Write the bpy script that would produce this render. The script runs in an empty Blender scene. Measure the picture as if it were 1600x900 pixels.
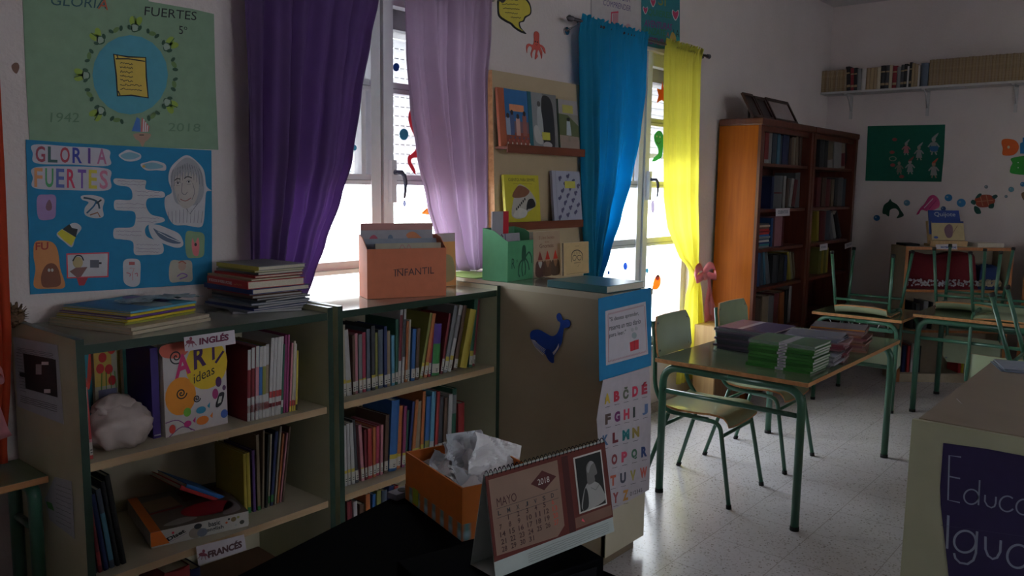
import bpy, bmesh, math, random
from mathutils import Vector, Matrix, Euler
from mathutils.geometry import tessellate_polygon
random.seed(7)
R = math.radians
scene = bpy.context.scene
col = scene.collection

# ------------------------------------------------------------------ camera
FPX = 1278.7
YAW, PITCH, ROLL = 0.87171, 0.12485, 0.01376
CAM = Vector((0, 0, 1.55))
_fw = Vector((math.sin(YAW) * math.cos(PITCH), math.cos(YAW) * math.cos(PITCH), -math.sin(PITCH)))
_r = Vector((math.cos(YAW), -math.sin(YAW), 0))
_u = _r.cross(_fw)
RT = _r * math.cos(ROLL) + _u * math.sin(ROLL)
UP = -_r * math.sin(ROLL) + _u * math.cos(ROLL)
cam_data = bpy.data.cameras.new('camera')
cam_data.sensor_width = 36
cam_data.lens = 36 * FPX / 1600
cam_data.clip_start = 0.05
cam = bpy.data.objects.new('camera', cam_data)
cam.matrix_world = Matrix(((RT.x, UP.x, -_fw.x, CAM.x), (RT.y, UP.y, -_fw.y, CAM.y), (RT.z, UP.z, -_fw.z, CAM.z), (0, 0, 0, 1)))
col.objects.link(cam)
scene.camera = cam

# ------------------------------------------------------------------ daylight and exposure
scene.view_settings.view_transform = 'Standard'
scene.view_settings.look = 'None'
scene.view_settings.exposure = 0.0
scene.view_settings.gamma = 1
scene.view_settings.use_curve_mapping = False
world = bpy.data.worlds.new('world')
scene.world = world
world.use_nodes = True
bg = world.node_tree.nodes['Background']
bg.inputs[0].default_value = (0.86, 0.93, 1.0, 1)
bg.inputs[1].default_value = 13.5
scene.cycles.use_denoising = True
scene.cycles.max_bounces = 8
scene.cycles.diffuse_bounces = 5
scene.cycles.sample_clamp_indirect = 6
scene.cycles.caustics_reflective = False
scene.cycles.caustics_refractive = False

WY, WBX = 2.80, 7.90            # window wall and far wall
CEIL = 3.225
WIN = [(2.46, 0.64), (4.70, 0.64)]   # window centre x, half width
WZ0, WZ1 = 0.48, 2.42

def portal(x, z0, z1, w, y, rot):
    l = bpy.data.lights.new('window_portal', 'AREA')
    l.shape = 'RECTANGLE'; l.size = w; l.size_y = z1 - z0
    l.cycles.is_portal = True
    o = bpy.data.objects.new('window_portal', l)
    o.location = (x, y, (z0 + z1) / 2); o.rotation_euler = rot
    col.objects.link(o)
for cx, hw in WIN:
    portal(cx, WZ0, WZ1, 2 * hw, 3.07, (R(-90), 0, 0))

# ------------------------------------------------------------------ pixel to place (on a known plane)
def ray(x, y):
    return (RT * ((x - 800) / FPX) - UP * ((y - 450) / FPX) + _fw)
def onx(v, x, y):
    d = ray(x, y); return CAM + d * ((v - CAM.x) / d.x)
def ony(v, x, y):
    d = ray(x, y); return CAM + d * ((v - CAM.y) / d.y)
def onz(v, x, y):
    d = ray(x, y); return CAM + d * ((v - CAM.z) / d.z)
def onplane(o, n, x, y):
    d = ray(x, y); return CAM + d * ((o - CAM).dot(n) / d.dot(n))

# ------------------------------------------------------------------ materials
MATS = {}
def mat(name, c, rough=0.6, noise=0.0, nscale=30, spec=0.4, metal=0.0, bump=0.0, bscale=200, transl=0.0, coat=0.0, c2=None, tcol=None):
    if name in MATS: return MATS[name]
    m = bpy.data.materials.new(name); m.use_nodes = True
    nt = m.node_tree; b = nt.nodes['Principled BSDF']
    b.inputs['Base Color'].default_value = (*c, 1)
    b.inputs['Roughness'].default_value = rough
    b.inputs['Metallic'].default_value = metal
    b.inputs['Specular IOR Level'].default_value = spec
    if coat: b.inputs['Coat Weight'].default_value = coat
    tc = nt.nodes.new('ShaderNodeTexCoord')
    if noise > 0 or c2:
        n = nt.nodes.new('ShaderNodeTexNoise'); n.inputs['Scale'].default_value = nscale; n.inputs['Detail'].default_value = 4
        r = nt.nodes.new('ShaderNodeValToRGB')
        a = c2 if c2 else tuple(max(0, v * (1 - noise)) for v in c)
        d = c if c2 else tuple(min(1, v * (1 + noise)) for v in c)
        r.color_ramp.elements[0].color = (*a, 1); r.color_ramp.elements[1].color = (*d, 1)
        r.color_ramp.elements[0].position = 0.3; r.color_ramp.elements[1].position = 0.7
        nt.links.new(tc.outputs['Object'], n.inputs['Vector']); nt.links.new(n.outputs['Fac'], r.inputs['Fac'])
        nt.links.new(r.outputs['Color'], b.inputs['Base Color'])
    if bump > 0:
        n2 = nt.nodes.new('ShaderNodeTexNoise'); n2.inputs['Scale'].default_value = bscale
        bp = nt.nodes.new('ShaderNodeBump'); bp.inputs['Strength'].default_value = bump; bp.inputs['Distance'].default_value = 0.01
        nt.links.new(tc.outputs['Object'], n2.inputs['Vector']); nt.links.new(n2.outputs['Fac'], bp.inputs['Height']); nt.links.new(bp.outputs['Normal'], b.inputs['Normal'])
    if transl > 0:
        t = nt.nodes.new('ShaderNodeBsdfTranslucent'); mx = nt.nodes.new('ShaderNodeMixShader')
        t.inputs['Color'].default_value = (*(tcol or c), 1); mx.inputs['Fac'].default_value = transl
        out = nt.nodes['Material Output']
        nt.links.new(b.outputs[0], mx.inputs[1]); nt.links.new(t.outputs[0], mx.inputs[2]); nt.links.new(mx.outputs[0], out.inputs['Surface'])
    MATS[name] = m
    return m
_cc = {}
def C(c, rough=0.55):
    """plain printed / painted colour"""
    k = tuple(round(v, 3) for v in c) + (rough,)
    if k not in _cc: _cc[k] = mat('colour_%d' % len(_cc), c, rough, noise=0.05, nscale=25)
    return _cc[k]
def CT(c):
    """thin translucent sticker film"""
    k = tuple(round(v, 3) for v in c) + ('t',)
    if k not in _cc: _cc[k] = mat('film_%d' % len(_cc), c, .5, transl=.45)
    return _cc[k]
def wood(name, c, c2, rough=0.45, axis='Z', coat=0.0):
    if name in MATS: return MATS[name]
    m = mat(name, c, rough, coat=coat); nt = m.node_tree; b = nt.nodes['Principled BSDF']
    tc = nt.nodes.new('ShaderNodeTexCoord'); mp = nt.nodes.new('ShaderNodeMapping'); n = nt.nodes.new('ShaderNodeTexNoise')
    s = {'X': (1.2, 18, 18), 'Y': (18, 1.2, 18), 'Z': (18, 18, 1.2)}[axis]
    mp.inputs['Scale'].default_value = s; n.inputs['Scale'].default_value = 2.2; n.inputs['Detail'].default_value = 6; n.inputs['Distortion'].default_value = 0.4
    r = nt.nodes.new('ShaderNodeValToRGB'); r.color_ramp.elements[0].color = (*c2, 1); r.color_ramp.elements[1].color = (*c, 1)
    r.color_ramp.elements[0].position = 0.35; r.color_ramp.elements[1].position = 0.65
    nt.links.new(tc.outputs['Object'], mp.inputs['Vector']); nt.links.new(mp.outputs[0], n.inputs['Vector'])
    nt.links.new(n.outputs['Fac'], r.inputs['Fac']); nt.links.new(r.outputs['Color'], b.inputs['Base Color'])
    return m

WHITE = mat('white_paint', (0.68, 0.59, 0.575), 0.85, bump=0.25, bscale=60, noise=0.04, nscale=3)
CREAM = mat('cream_laminate', (0.50, 0.44, 0.32), 0.38, noise=0.04, nscale=8)
OLIVE = mat('olive_cream_laminate', (0.42, 0.42, 0.28), 0.4, noise=0.05, nscale=8)
TOPL = mat('grey_green_laminate', (0.30, 0.30, 0.25), 0.09, noise=0.05, nscale=6, spec=0.8)
GEDGE = mat('dark_green_edge', (0.014, 0.036, 0.022), 0.4, noise=0.1)
GTUBE = mat('green_steel_tube', (0.034, 0.115, 0.072), 0.3, noise=0.08, nscale=20, spec=0.6)
GDESK = mat('green_desk_laminate', (0.115, 0.15, 0.085), 0.16, noise=0.08, nscale=10, spec=0.6)
GSEAT = mat('pale_green_seat', (0.30, 0.35, 0.225), 0.22, noise=0.05, nscale=9, spec=0.6)
PLYE = wood('plywood_edge', (0.50, 0.235, 0.09), (0.37, 0.155, 0.055), 0.5, 'X')
ORED = wood('orange_wood_side', (0.40, 0.105, 0.006), (0.33, 0.08, 0.005), 0.5, 'Z')
ORED.node_tree.nodes['Principled BSDF'].inputs['Specular IOR Level'].default_value = 0.15
MAHO = wood('mahogany', (0.13, 0.032, 0.018), (0.085, 0.02, 0.012), 0.35, 'Z')
BEECH = wood('beech', (0.55, 0.36, 0.17), (0.46, 0.28, 0.12), 0.45, 'Z')
OWOOD = wood('orange_edge_wood', (0.5, 0.19, 0.06), (0.4, 0.14, 0.04), 0.4, 'Z')
ALU = mat('white_window_aluminium', (0.80, 0.80, 0.83), 0.35, spec=0.5, noise=0.02)
BLACK = mat('black_plastic', (0.004, 0.004, 0.005), 0.5, spec=0.1, noise=0.1)
DARK = mat('black_laminate', (0.002, 0.002, 0.003), 0.8, spec=0.03, noise=0.1)
RUB = mat('black_rubber', (0.012, 0.012, 0.012), 0.7, noise=0.1)
STEEL = mat('chrome_steel', (0.6, 0.6, 0.62), 0.25, metal=1.0, noise=0.03)
PAPER = mat('white_paper', (0.72, 0.70, 0.72), 0.7, noise=0.03)
PAGES = mat('book_pages', (0.62, 0.56, 0.45), 0.8, noise=0.1, nscale=300)
INK = mat('black_ink', (0.02, 0.02, 0.025), 0.6, noise=0.1)
HANDLE = mat('grey_handle', (0.06, 0.06, 0.1), 0.4, noise=0.1)

def floor_mat():
    m = mat('terrazzo', (0.5, 0.47, 0.46), 0.17, spec=0.55); nt = m.node_tree; b = nt.nodes['Principled BSDF']
    L = nt.links.new
    tc = nt.nodes.new('ShaderNodeTexCoord')
    v = nt.nodes.new('ShaderNodeTexVoronoi'); v.inputs['Scale'].default_value = 150; v.inputs['Randomness'].default_value = 1
    mp = nt.nodes.new('ShaderNodeMapping'); mp.inputs['Scale'].default_value = (1, 1, 1)
    L(tc.outputs['Object'], mp.inputs['Vector'])
    nz = nt.nodes.new('ShaderNodeTexNoise'); nz.inputs['Scale'].default_value = 25; nz.inputs['Detail'].default_value = 3
    L(mp.outputs[0], nz.inputs['Vector']); 
    mixv = nt.nodes.new('ShaderNodeMixRGB'); mixv.inputs[0].default_value = 0.0
    L(mp.outputs[0], mixv.inputs[1]); L(nz.outputs['Color'], mixv.inputs[2]); L(mixv.outputs[0], v.inputs['Vector'])
    r = nt.nodes.new('ShaderNodeValToRGB'); e = r.color_ramp
    e.elements[0].position = 0.0; e.elements[0].color = (0.30, 0.27, 0.25, 1)
    e.elements[1].position = 0.30; e.elements[1].color = (0.64, 0.61, 0.64, 1)
    x = e.elements.new(0.12); x.color = (0.58, 0.55, 0.57, 1)
    sep = nt.nodes.new('ShaderNodeSeparateColor'); L(v.outputs['Color'], sep.inputs[0]); L(sep.outputs[0], r.inputs['Fac'])
    br = nt.nodes.new('ShaderNodeTexBrick'); br.offset = 0; br.inputs['Scale'].default_value = 1
    br.inputs['Brick Width'].default_value = 0.337; br.inputs['Row Height'].default_value = 0.337
    br.inputs['Mortar Size'].default_value = 0.0020; br.inputs['Mortar Smooth'].default_value = 0.3
    mp2 = nt.nodes.new('ShaderNodeMapping'); mp2.inputs['Location'].default_value = (0.1, -2.24, 0)
    L(tc.outputs['Object'], mp2.inputs['Vector']); L(mp2.outputs[0], br.inputs['Vector'])
    mx = nt.nodes.new('ShaderNodeMixRGB'); mx.inputs[2].default_value = (0.40, 0.36, 0.36, 1)
    L(br.outputs['Fac'], mx.inputs[0]); L(r.outputs['Color'], mx.inputs[1]); L(mx.outputs[0], b.inputs['Base Color'])
    n3 = nt.nodes.new('ShaderNodeTexNoise'); n3.inputs['Scale'].default_value = 5
    rr = nt.nodes.new('ShaderNodeMapRange'); rr.inputs['To Min'].default_value = 0.20; rr.inputs['To Max'].default_value = 0.27
    L(tc.outputs['Object'], n3.inputs['Vector']); L(n3.outputs['Fac'], rr.inputs[0]); L(rr.outputs[0], b.inputs['Roughness'])
    return m
FLOOR = floor_mat()

def glass_mat():
    m = bpy.data.materials.new('window_glass'); m.use_nodes = True; nt = m.node_tree; nt.nodes.clear()
    o = nt.nodes.new('ShaderNodeOutputMaterial'); t = nt.nodes.new('ShaderNodeBsdfTransparent'); g = nt.nodes.new('ShaderNodeBsdfGlossy')
    g.inputs['Roughness'].default_value = 0.05; t.inputs['Color'].default_value = (0.96, 0.97, 0.97, 1)
    mx = nt.nodes.new('ShaderNodeMixShader'); mx.inputs[0].default_value = 0.05
    nt.links.new(t.outputs[0], mx.inputs[1]); nt.links.new(g.outputs[0], mx.inputs[2]); nt.links.new(mx.outputs[0], o.inputs[0])
    return m
GLASS = glass_mat()

def film_mat(name, c, fac):
    m = bpy.data.materials.new(name); m.use_nodes = True; nt = m.node_tree; nt.nodes.clear()
    o = nt.nodes.new('ShaderNodeOutputMaterial'); t = nt.nodes.new('ShaderNodeBsdfTransparent'); g = nt.nodes.new('ShaderNodeBsdfPrincipled')
    g.inputs['Roughness'].default_value = 0.12; g.inputs['Base Color'].default_value = (*c, 1)
    n = nt.nodes.new('ShaderNodeTexNoise'); n.inputs['Scale'].default_value = 40
    r = nt.nodes.new('ShaderNodeMapRange'); r.inputs['To Min'].default_value = fac * 0.6; r.inputs['To Max'].default_value = fac * 1.4
    mx = nt.nodes.new('ShaderNodeMixShader')
    nt.links.new(n.outputs['Fac'], r.inputs[0]); nt.links.new(r.outputs[0], mx.inputs[0])
    nt.links.new(t.outputs[0], mx.inputs[1]); nt.links.new(g.outputs[0], mx.inputs[2]); nt.links.new(mx.outputs[0], o.inputs[0])
    return m
FILM = film_mat('clear_plastic_film', (0.75, 0.75, 0.8), 0.16)

# ------------------------------------------------------------------ mesh builder
class MB:
    def __init__(s): s.v = []; s.f = []; s.m = []; s.mats = []; s.sm = []
    def mi(s, m):
        if m not in s.mats: s.mats.append(m)
        return s.mats.index(m)
    def face(s, idx, m, smooth=False):
        s.f.append(idx); s.m.append(s.mi(m)); s.sm.append(smooth)
    def box(s, a, b, m, M=None):
        x0, y0, z0 = a; x1, y1, z1 = b
        P = [Vector(p) for p in ((x0, y0, z0), (x1, y0, z0), (x1, y1, z0), (x0, y1, z0), (x0, y0, z1), (x1, y0, z1), (x1, y1, z1), (x0, y1, z1))]
        if M: P = [M @ p for p in P]
        k = len(s.v); s.v += P
        ms = m if isinstance(m, (list, tuple)) else [m] * 6      # -z +z -y +x +y -x
        for q, mm in zip(((0, 3, 2, 1), (4, 5, 6, 7), (0, 1, 5, 4), (1, 2, 6, 5), (2, 3, 7, 6), (3, 0, 4, 7)), ms):
            s.face([k + i for i in q], mm)
        return s
    def quad(s, pts, m):
        k = len(s.v); s.v += [Vector(p) for p in pts]; s.face(list(range(k, k + len(pts))), m); return s
    def prism(s, pts, n, m, side=None):
        """closed outline (3d points) pushed by the vector n"""
        pts = [Vector(p) for p in pts]; n = Vector(n); k = len(s.v); c = len(pts)
        s.v += pts + [p + n for p in pts]
        tris = tessellate_polygon([pts])
        nrm = Vector((0, 0, 0))
        for i in range(c): nrm += pts[i].cross(pts[(i + 1) % c])
        flip = nrm.dot(n) < 0
        for t in tris:
            a, b, d = t
            nn = (pts[b] - pts[a]).cross(pts[d] - pts[a])
            if nn.dot(n) < 0: a, d = d, a
            s.face([k + c + a, k + c + b, k + c + d], m); s.face([k + d, k + b, k + a], m)
        for i in range(c):
            j = (i + 1) % c
            q = [k + i, k + j, k + c + j, k + c + i]
            s.face(q[::-1] if flip else q, side or m)
        return s
    def tube(s, pts, r, m, seg=10, cap=True, closed=False):
        pts = [Vector(p) for p in pts]; n = len(pts); rings = []
        rs = r if isinstance(r, (list, tuple)) else [r] * n
        t0 = (pts[1] - pts[0]).normalized(); up = Vector((0, 0, 1)) if abs(t0.z) < 0.9 else Vector((1, 0, 0))
        a = t0.cross(up).normalized(); tp = t0
        for i, p in enumerate(pts):
            if closed: t = (pts[(i + 1) % n] - pts[i - 1]).normalized()
            elif i == 0: t = t0
            elif i == n - 1: t = (pts[i] - pts[i - 1]).normalized()
            else: t = ((pts[i + 1] - pts[i]).normalized() + (pts[i] - pts[i - 1]).normalized()).normalized()
            a = (a - t * a.dot(t)).normalized(); b = t.cross(a)
            k = len(s.v)
            for j in range(seg):
                an = 2 * math.pi * j / seg
                s.v.append(p + (a * math.cos(an) + b * math.sin(an)) * rs[i])
            rings.append(k)
        for i in range(n - 1 + (1 if closed else 0)):
            k0, k1 = rings[i], rings[(i + 1) % n]
            for j in range(seg):
                j2 = (j + 1) % seg
                s.face([k0 + j, k0 + j2, k1 + j2, k1 + j], m, True)
        if cap and not closed:
            s.face([rings[0] + j for j in range(seg)][::-1], m); s.face([rings[-1] + j for j in range(seg)], m)
        return s
    def grid(s, P, m, smooth=True):
        """P: rows of points"""
        k = len(s.v); h = len(P); w = len(P[0])
        for row in P: s.v += [Vector(p) for p in row]
        for i in range(h - 1):
            for j in range(w - 1):
                s.face([k + i * w + j, k + i * w + j + 1, k + (i + 1) * w + j + 1, k + (i + 1) * w + j], m, smooth)
        return s
    def ball(s, c, r, m, sx=1, sy=1, sz=1, seg=12, disp=None):
        c = Vector(c); P = []
        for i in range(seg + 1):
            th = math.pi * i / seg; row = []
            for j in range(seg * 2 + 1):
                ph = math.pi * (j % (seg * 2)) / seg
                d = Vector((math.sin(th) * math.cos(ph), math.sin(th) * math.sin(ph), math.cos(th)))
                rr = r * (disp(d) if disp else 1)
                row.append(c + Vector((d.x * sx, d.y * sy, d.z * sz)) * rr)
            P.append(row)
        return s.grid(P, m)
    def build(s, name, parent=None, origin=None, local=False, bevel=0):
        me = bpy.data.meshes.new(name)
        vs = s.v
        if parent is None:
            if origin is None:
                xs = [v.x for v in vs]; ys = [v.y for v in vs]; zs = [v.z for v in vs]
                origin = Vector(((min(xs) + max(xs)) / 2, (min(ys) + max(ys)) / 2, min(zs)))
            origin = Vector(origin); vv = [v - origin for v in vs] if not local else vs
        else:
            inv = parent.matrix_world.inverted() if not local else Matrix.Identity(4)
            vv = [inv @ v for v in vs]
        me.from_pydata([tuple(v) for v in vv], [], s.f)
        for m in s.mats: me.materials.append(m)
        for p, mi, sm in zip(me.polygons, s.m, s.sm): p.material_index = mi; p.use_smooth = sm
        me.update()
        o = bpy.data.objects.new(name, me); col.objects.link(o)
        if parent is not None: o.parent = parent
        elif not local: o.matrix_world = Matrix.Translation(origin)
        if bevel:
            md = o.modifiers.new('bevel', 'BEVEL'); md.width = bevel; md.segments = 2; md.limit_method = 'ANGLE'; md.angle_limit = R(50)
        return o

def tag(o, label=None, cat=None, group=None, kind=None):
    if label: o['label'] = label
    if cat: o['category'] = cat
    if group: o['group'] = group
    if kind: o['kind'] = kind
    return o
def empty(name, loc, rz=0, label=None, cat=None, group=None, rot=None):
    o = bpy.data.objects.new(name, None); col.objects.link(o); o.empty_display_size = 0.05
    M = Matrix.Translation(Vector(loc)) @ (Euler(rot).to_matrix().to_4x4() if rot else Matrix.Rotation(rz, 4, 'Z'))
    o.matrix_world = M
    return tag(o, label, cat, group)
_kids = {}
def copy_tree(o, parent=None):
    c = o.copy(); col.objects.link(c)
    if parent is not None: c.parent = parent
    for ch in [k for k in bpy.data.objects if k.parent == o]: copy_tree(ch, c)
    return c

def smooth(pts, n=6, closed=True):
    """Catmull-Rom through 2d or 3d points"""
    out = []; N = len(pts)
    rng = range(N) if closed else range(N - 1)
    for i in rng:
        p = [pts[(i + k - 1) % N] if closed else pts[min(max(i + k - 1, 0), N - 1)] for k in range(4)]
        for j in range(n):
            t = j / n
            out.append(tuple(0.5 * ((2 * b) + (-a + c) * t + (2 * a - 5 * b + 4 * c - d) * t * t + (-a + 3 * b - 3 * c + d) * t ** 3) for a, b, c, d in zip(*p)))
    if not closed: out.append(tuple(pts[-1]))
    return out

_tc = {}
def text_mesh(st, bold=0.0):
    k = (st, bold)
    if k not in _tc:
        cu = bpy.data.curves.new('t', 'FONT'); cu.body = st; cu.offset = bold; cu.resolution_u = 3
        ob = bpy.data.objects.new('t', cu); me = bpy.data.meshes.new_from_object(ob)
        _tc[k] = ([v.co.copy() for v in me.vertices], [list(p.vertices) for p in me.polygons])
        bpy.data.objects.remove(ob); bpy.data.curves.remove(cu); bpy.data.meshes.remove(me)
    return _tc[k]

class Fr:
    """flat frame in the room: o origin, u right, v up (seen from its front), n towards the viewer"""
    def __init__(s, o, u, v):
        s.o = Vector(o); s.u = Vector(u).normalized(); s.n = s.u.cross(Vector(v)).normalized(); s.v = s.n.cross(s.u)
    def P(s, a, b, c=0): return s.o + s.u * a + s.v * b + s.n * c
    def px(s, x, y, c=0):
        p = onplane(s.o + s.n * c, s.n, x, y) - s.o
        return (p.dot(s.u), p.dot(s.v))

class Sheet(MB):
    """flat artwork on a frame; points are given in frame metres, or as photograph pixels when pix is set"""
    def __init__(s, fr, pix=True, base=0.0, step=0.0005):
        super().__init__(); s.fr = fr; s.pix = pix; s.base = base; s.step = step
    def q(s, p): return s.fr.px(*p) if s.pix else p
    def sheet(s, pts, m, t=0.0015, side=None):
        s.prism([s.fr.P(*s.q(p), s.base) for p in pts], s.fr.n * t, m, side); s.base += t; return s
    def poly(s, pts, m, L=1, sm=False):
        if sm: pts = smooth(pts)
        P = [s.fr.P(*s.q(p), s.base + L * s.step) for p in pts]
        k = len(s.v); s.v += P
        for t in tessellate_polygon([P]):
            a, b, d = t
            if (P[b] - P[a]).cross(P[d] - P[a]).dot(s.fr.n) < 0: a, d = d, a
            s.face([k + a, k + b, k + d], m)
        return s
    def rect(s, x0, y0, x1, y1, m, L=1): return s.poly([(x0, y0), (x1, y0), (x1, y1), (x0, y1)], m, L)
    def disc(s, c, rx, ry, m, L=1, n=20, rot=0):
        ca, sa = math.cos(rot), math.sin(rot)
        return s.poly([(c[0] + rx * math.cos(t) * ca - ry * math.sin(t) * sa, c[1] + rx * math.cos(t) * sa + ry * math.sin(t) * ca) for t in [2 * math.pi * i / n for i in range(n)]], m, L)
    def line(s, pts, w, m, L=1, sm=False, closed=False):
        """stroke; w in metres"""
        if sm: pts = smooth(pts, 4, closed)
        Q = [Vector(s.q(p)) for p in pts]
        if closed: Q.append(Q[0])
        z = s.base + L * s.step; k = len(s.v)
        for i, p in enumerate(Q):
            a = Q[max(i - 1, 0)]; b = Q[min(i + 1, len(Q) - 1)]
            if closed and i in (0, len(Q) - 1): a, b = Q[-2], Q[1]
            d = (b - a); d = d.normalized() if d.length > 1e-9 else Vector((1, 0)); nn = Vector((-d.y, d.x)) * w / 2
            s.v += [s.fr.P(p.x + nn.x, p.y + nn.y, z), s.fr.P(p.x - nn.x, p.y - nn.y, z)]
        for i in range(len(Q) - 1): s.face([k + 2 * i, k + 2 * i + 1, k + 2 * i + 3, k + 2 * i + 2], m)
        return s
    def text(s, st, p0, p1, pt, m, L=1, bold=0.0):
        """p0 baseline left, p1 baseline right, pt top left"""
        V, F = text_mesh(st, bold)
        if not V: return s
        x0 = min(v.x for v in V); x1 = max(v.x for v in V); y0 = min(v.y for v in V); y1 = max(v.y for v in V)
        A = Vector(s.q(p0)); B = Vector(s.q(p1)); T = Vector(s.q(pt)); k = len(s.v); z = s.base + L * s.step
        for v in V:
            q = A + (B - A) * ((v.x - x0) / max(x1 - x0, 1e-6)) + (T - A) * ((v.y - y0) / max(y1 - y0, 1e-6))
            s.v.append(s.fr.P(q.x, q.y, z))
        for f in F:
            s.face([k + i for i in f], m)
        return s
    def scribble(s, p0, p1, h, m, L=1, w=0.0012, seed=0):
        """a line of handwriting too small to read"""
        rr = random.Random(seed); n = 22
        pts = []
        A = Vector(p0); B = Vector(p1)
        for i in range(n + 1):
            t = i / n; p = A.lerp(B, t)
            pts.append((p.x, p.y + h * (rr.random() - 0.5)))
        return s.line(pts, w, m, L)

WALLW = Fr((0, WY, 0), (1, 0, 0), (0, 0, 1))       # window wall, n = -Y
WALLB = Fr((WBX, 0, 0), (0, -1, 0), (0, 0, 1))     # far wall, n = -X

# ================================================================== THE SETTING
SX0, SY0 = -1.6, -4.2
def struct(mb, name, **k): return tag(mb.build(name, **k), kind='structure')
CEILM = mat('ceiling_paint', (0.6, 0.57, 0.56), 0.9, noise=0.03, nscale=3)
struct(MB().box((SX0, SY0, -0.1), (WBX, WY, 0), FLOOR), 'floor', origin=(0, 0, 0))
struct(MB().box((SX0 - .2, SY0 - .2, CEIL), (WBX + .2, 3.05, CEIL + .15), CEILM), 'ceiling')
# window wall with its two openings
mw = MB()
xs = [SX0]; 
for cx, hw in WIN: xs += [cx - hw, cx + hw]
xs.append(WBX + .2)
for i in range(0, 6, 2): mw.box((xs[i], WY, -0.1), (xs[i + 1], 3.05, CEIL), WHITE)
for cx, hw in WIN:
    mw.box((cx - hw, WY, -0.1), (cx + hw, 3.05, WZ0), WHITE); mw.box((cx - hw, WY, WZ1), (cx + hw, 3.05, CEIL), WHITE)
struct(mw, 'wall_window_side')
struct(MB().box((WBX, SY0, -0.1), (WBX + .2, WY, CEIL), WHITE), 'wall_far')
struct(MB().box((SX0 - .2, SY0, -0.1), (SX0, 3.05, CEIL), WHITE), 'wall_near')
# unseen wall behind the camera, with high openings added to let in fill light
mo = MB(); zz = (1.2, 2.5)
mo.box((SX0, SY0 - .2, -0.1), (WBX, SY0, zz[0]), WHITE); mo.box((SX0, SY0 - .2, zz[1]), (WBX, SY0, CEIL), WHITE)
cuts = [SX0, 0.6, 1.8, 3.4, 4.1, WBX]
for i in (0, 2, 4): mo.box((cuts[i], SY0 - .2, zz[0]), (cuts[i + 1], SY0, zz[1]), WHITE)
struct(mo, 'wall_rear_fill_openings')
for i, (a, b) in enumerate(((0.6, 1.8), (3.4, 4.1))):
    w = MB(); t = .05
    w.box((a, SY0 - .14, zz[0]), (a + t, SY0 - .08, zz[1]), ALU).box((b - t, SY0 - .14, zz[0]), (b, SY0 - .08, zz[1]), ALU)
    w.box((a + t, SY0 - .14, zz[0]), (b - t, SY0 - .08, zz[0] + t), ALU).box((a + t, SY0 - .14, zz[1] - t), (b - t, SY0 - .08, zz[1]), ALU)
    w.box(((a + b) / 2 - .03, SY0 - .14, zz[0] + t), ((a + b) / 2 + .03, SY0 - .08, zz[1] - t), ALU)
    w = struct(w, 'window_%d' % (i + 3))  # unseen window, added with its opening for fill light
    MB().box((a + t, SY0 - .115, zz[0] + t), (b - t, SY0 - .111, zz[1] - t), GLASS).build('pane', parent=w)
BASEB = mat('skirting_terrazzo', (0.42, 0.36, 0.32), 0.3, noise=0.2, nscale=80)
struct(MB().box((SX0, WY - .012, 0), (WBX, WY, 0.07), BASEB), 'baseboard_window_side')
struct(MB().box((WBX - .012, SY0, 0), (WBX, WY - .012, 0.07), BASEB), 'baseboard_far')

# outside: unseen yard ground, added to bounce daylight up to the ceiling
struct(MB().box((-12, 3.05, -0.5), (22, 30, -0.35), mat('yard_paving', (0.45, 0.42, 0.38), 0.9, noise=0.15, nscale=2)), 'ground_outside')

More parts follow.
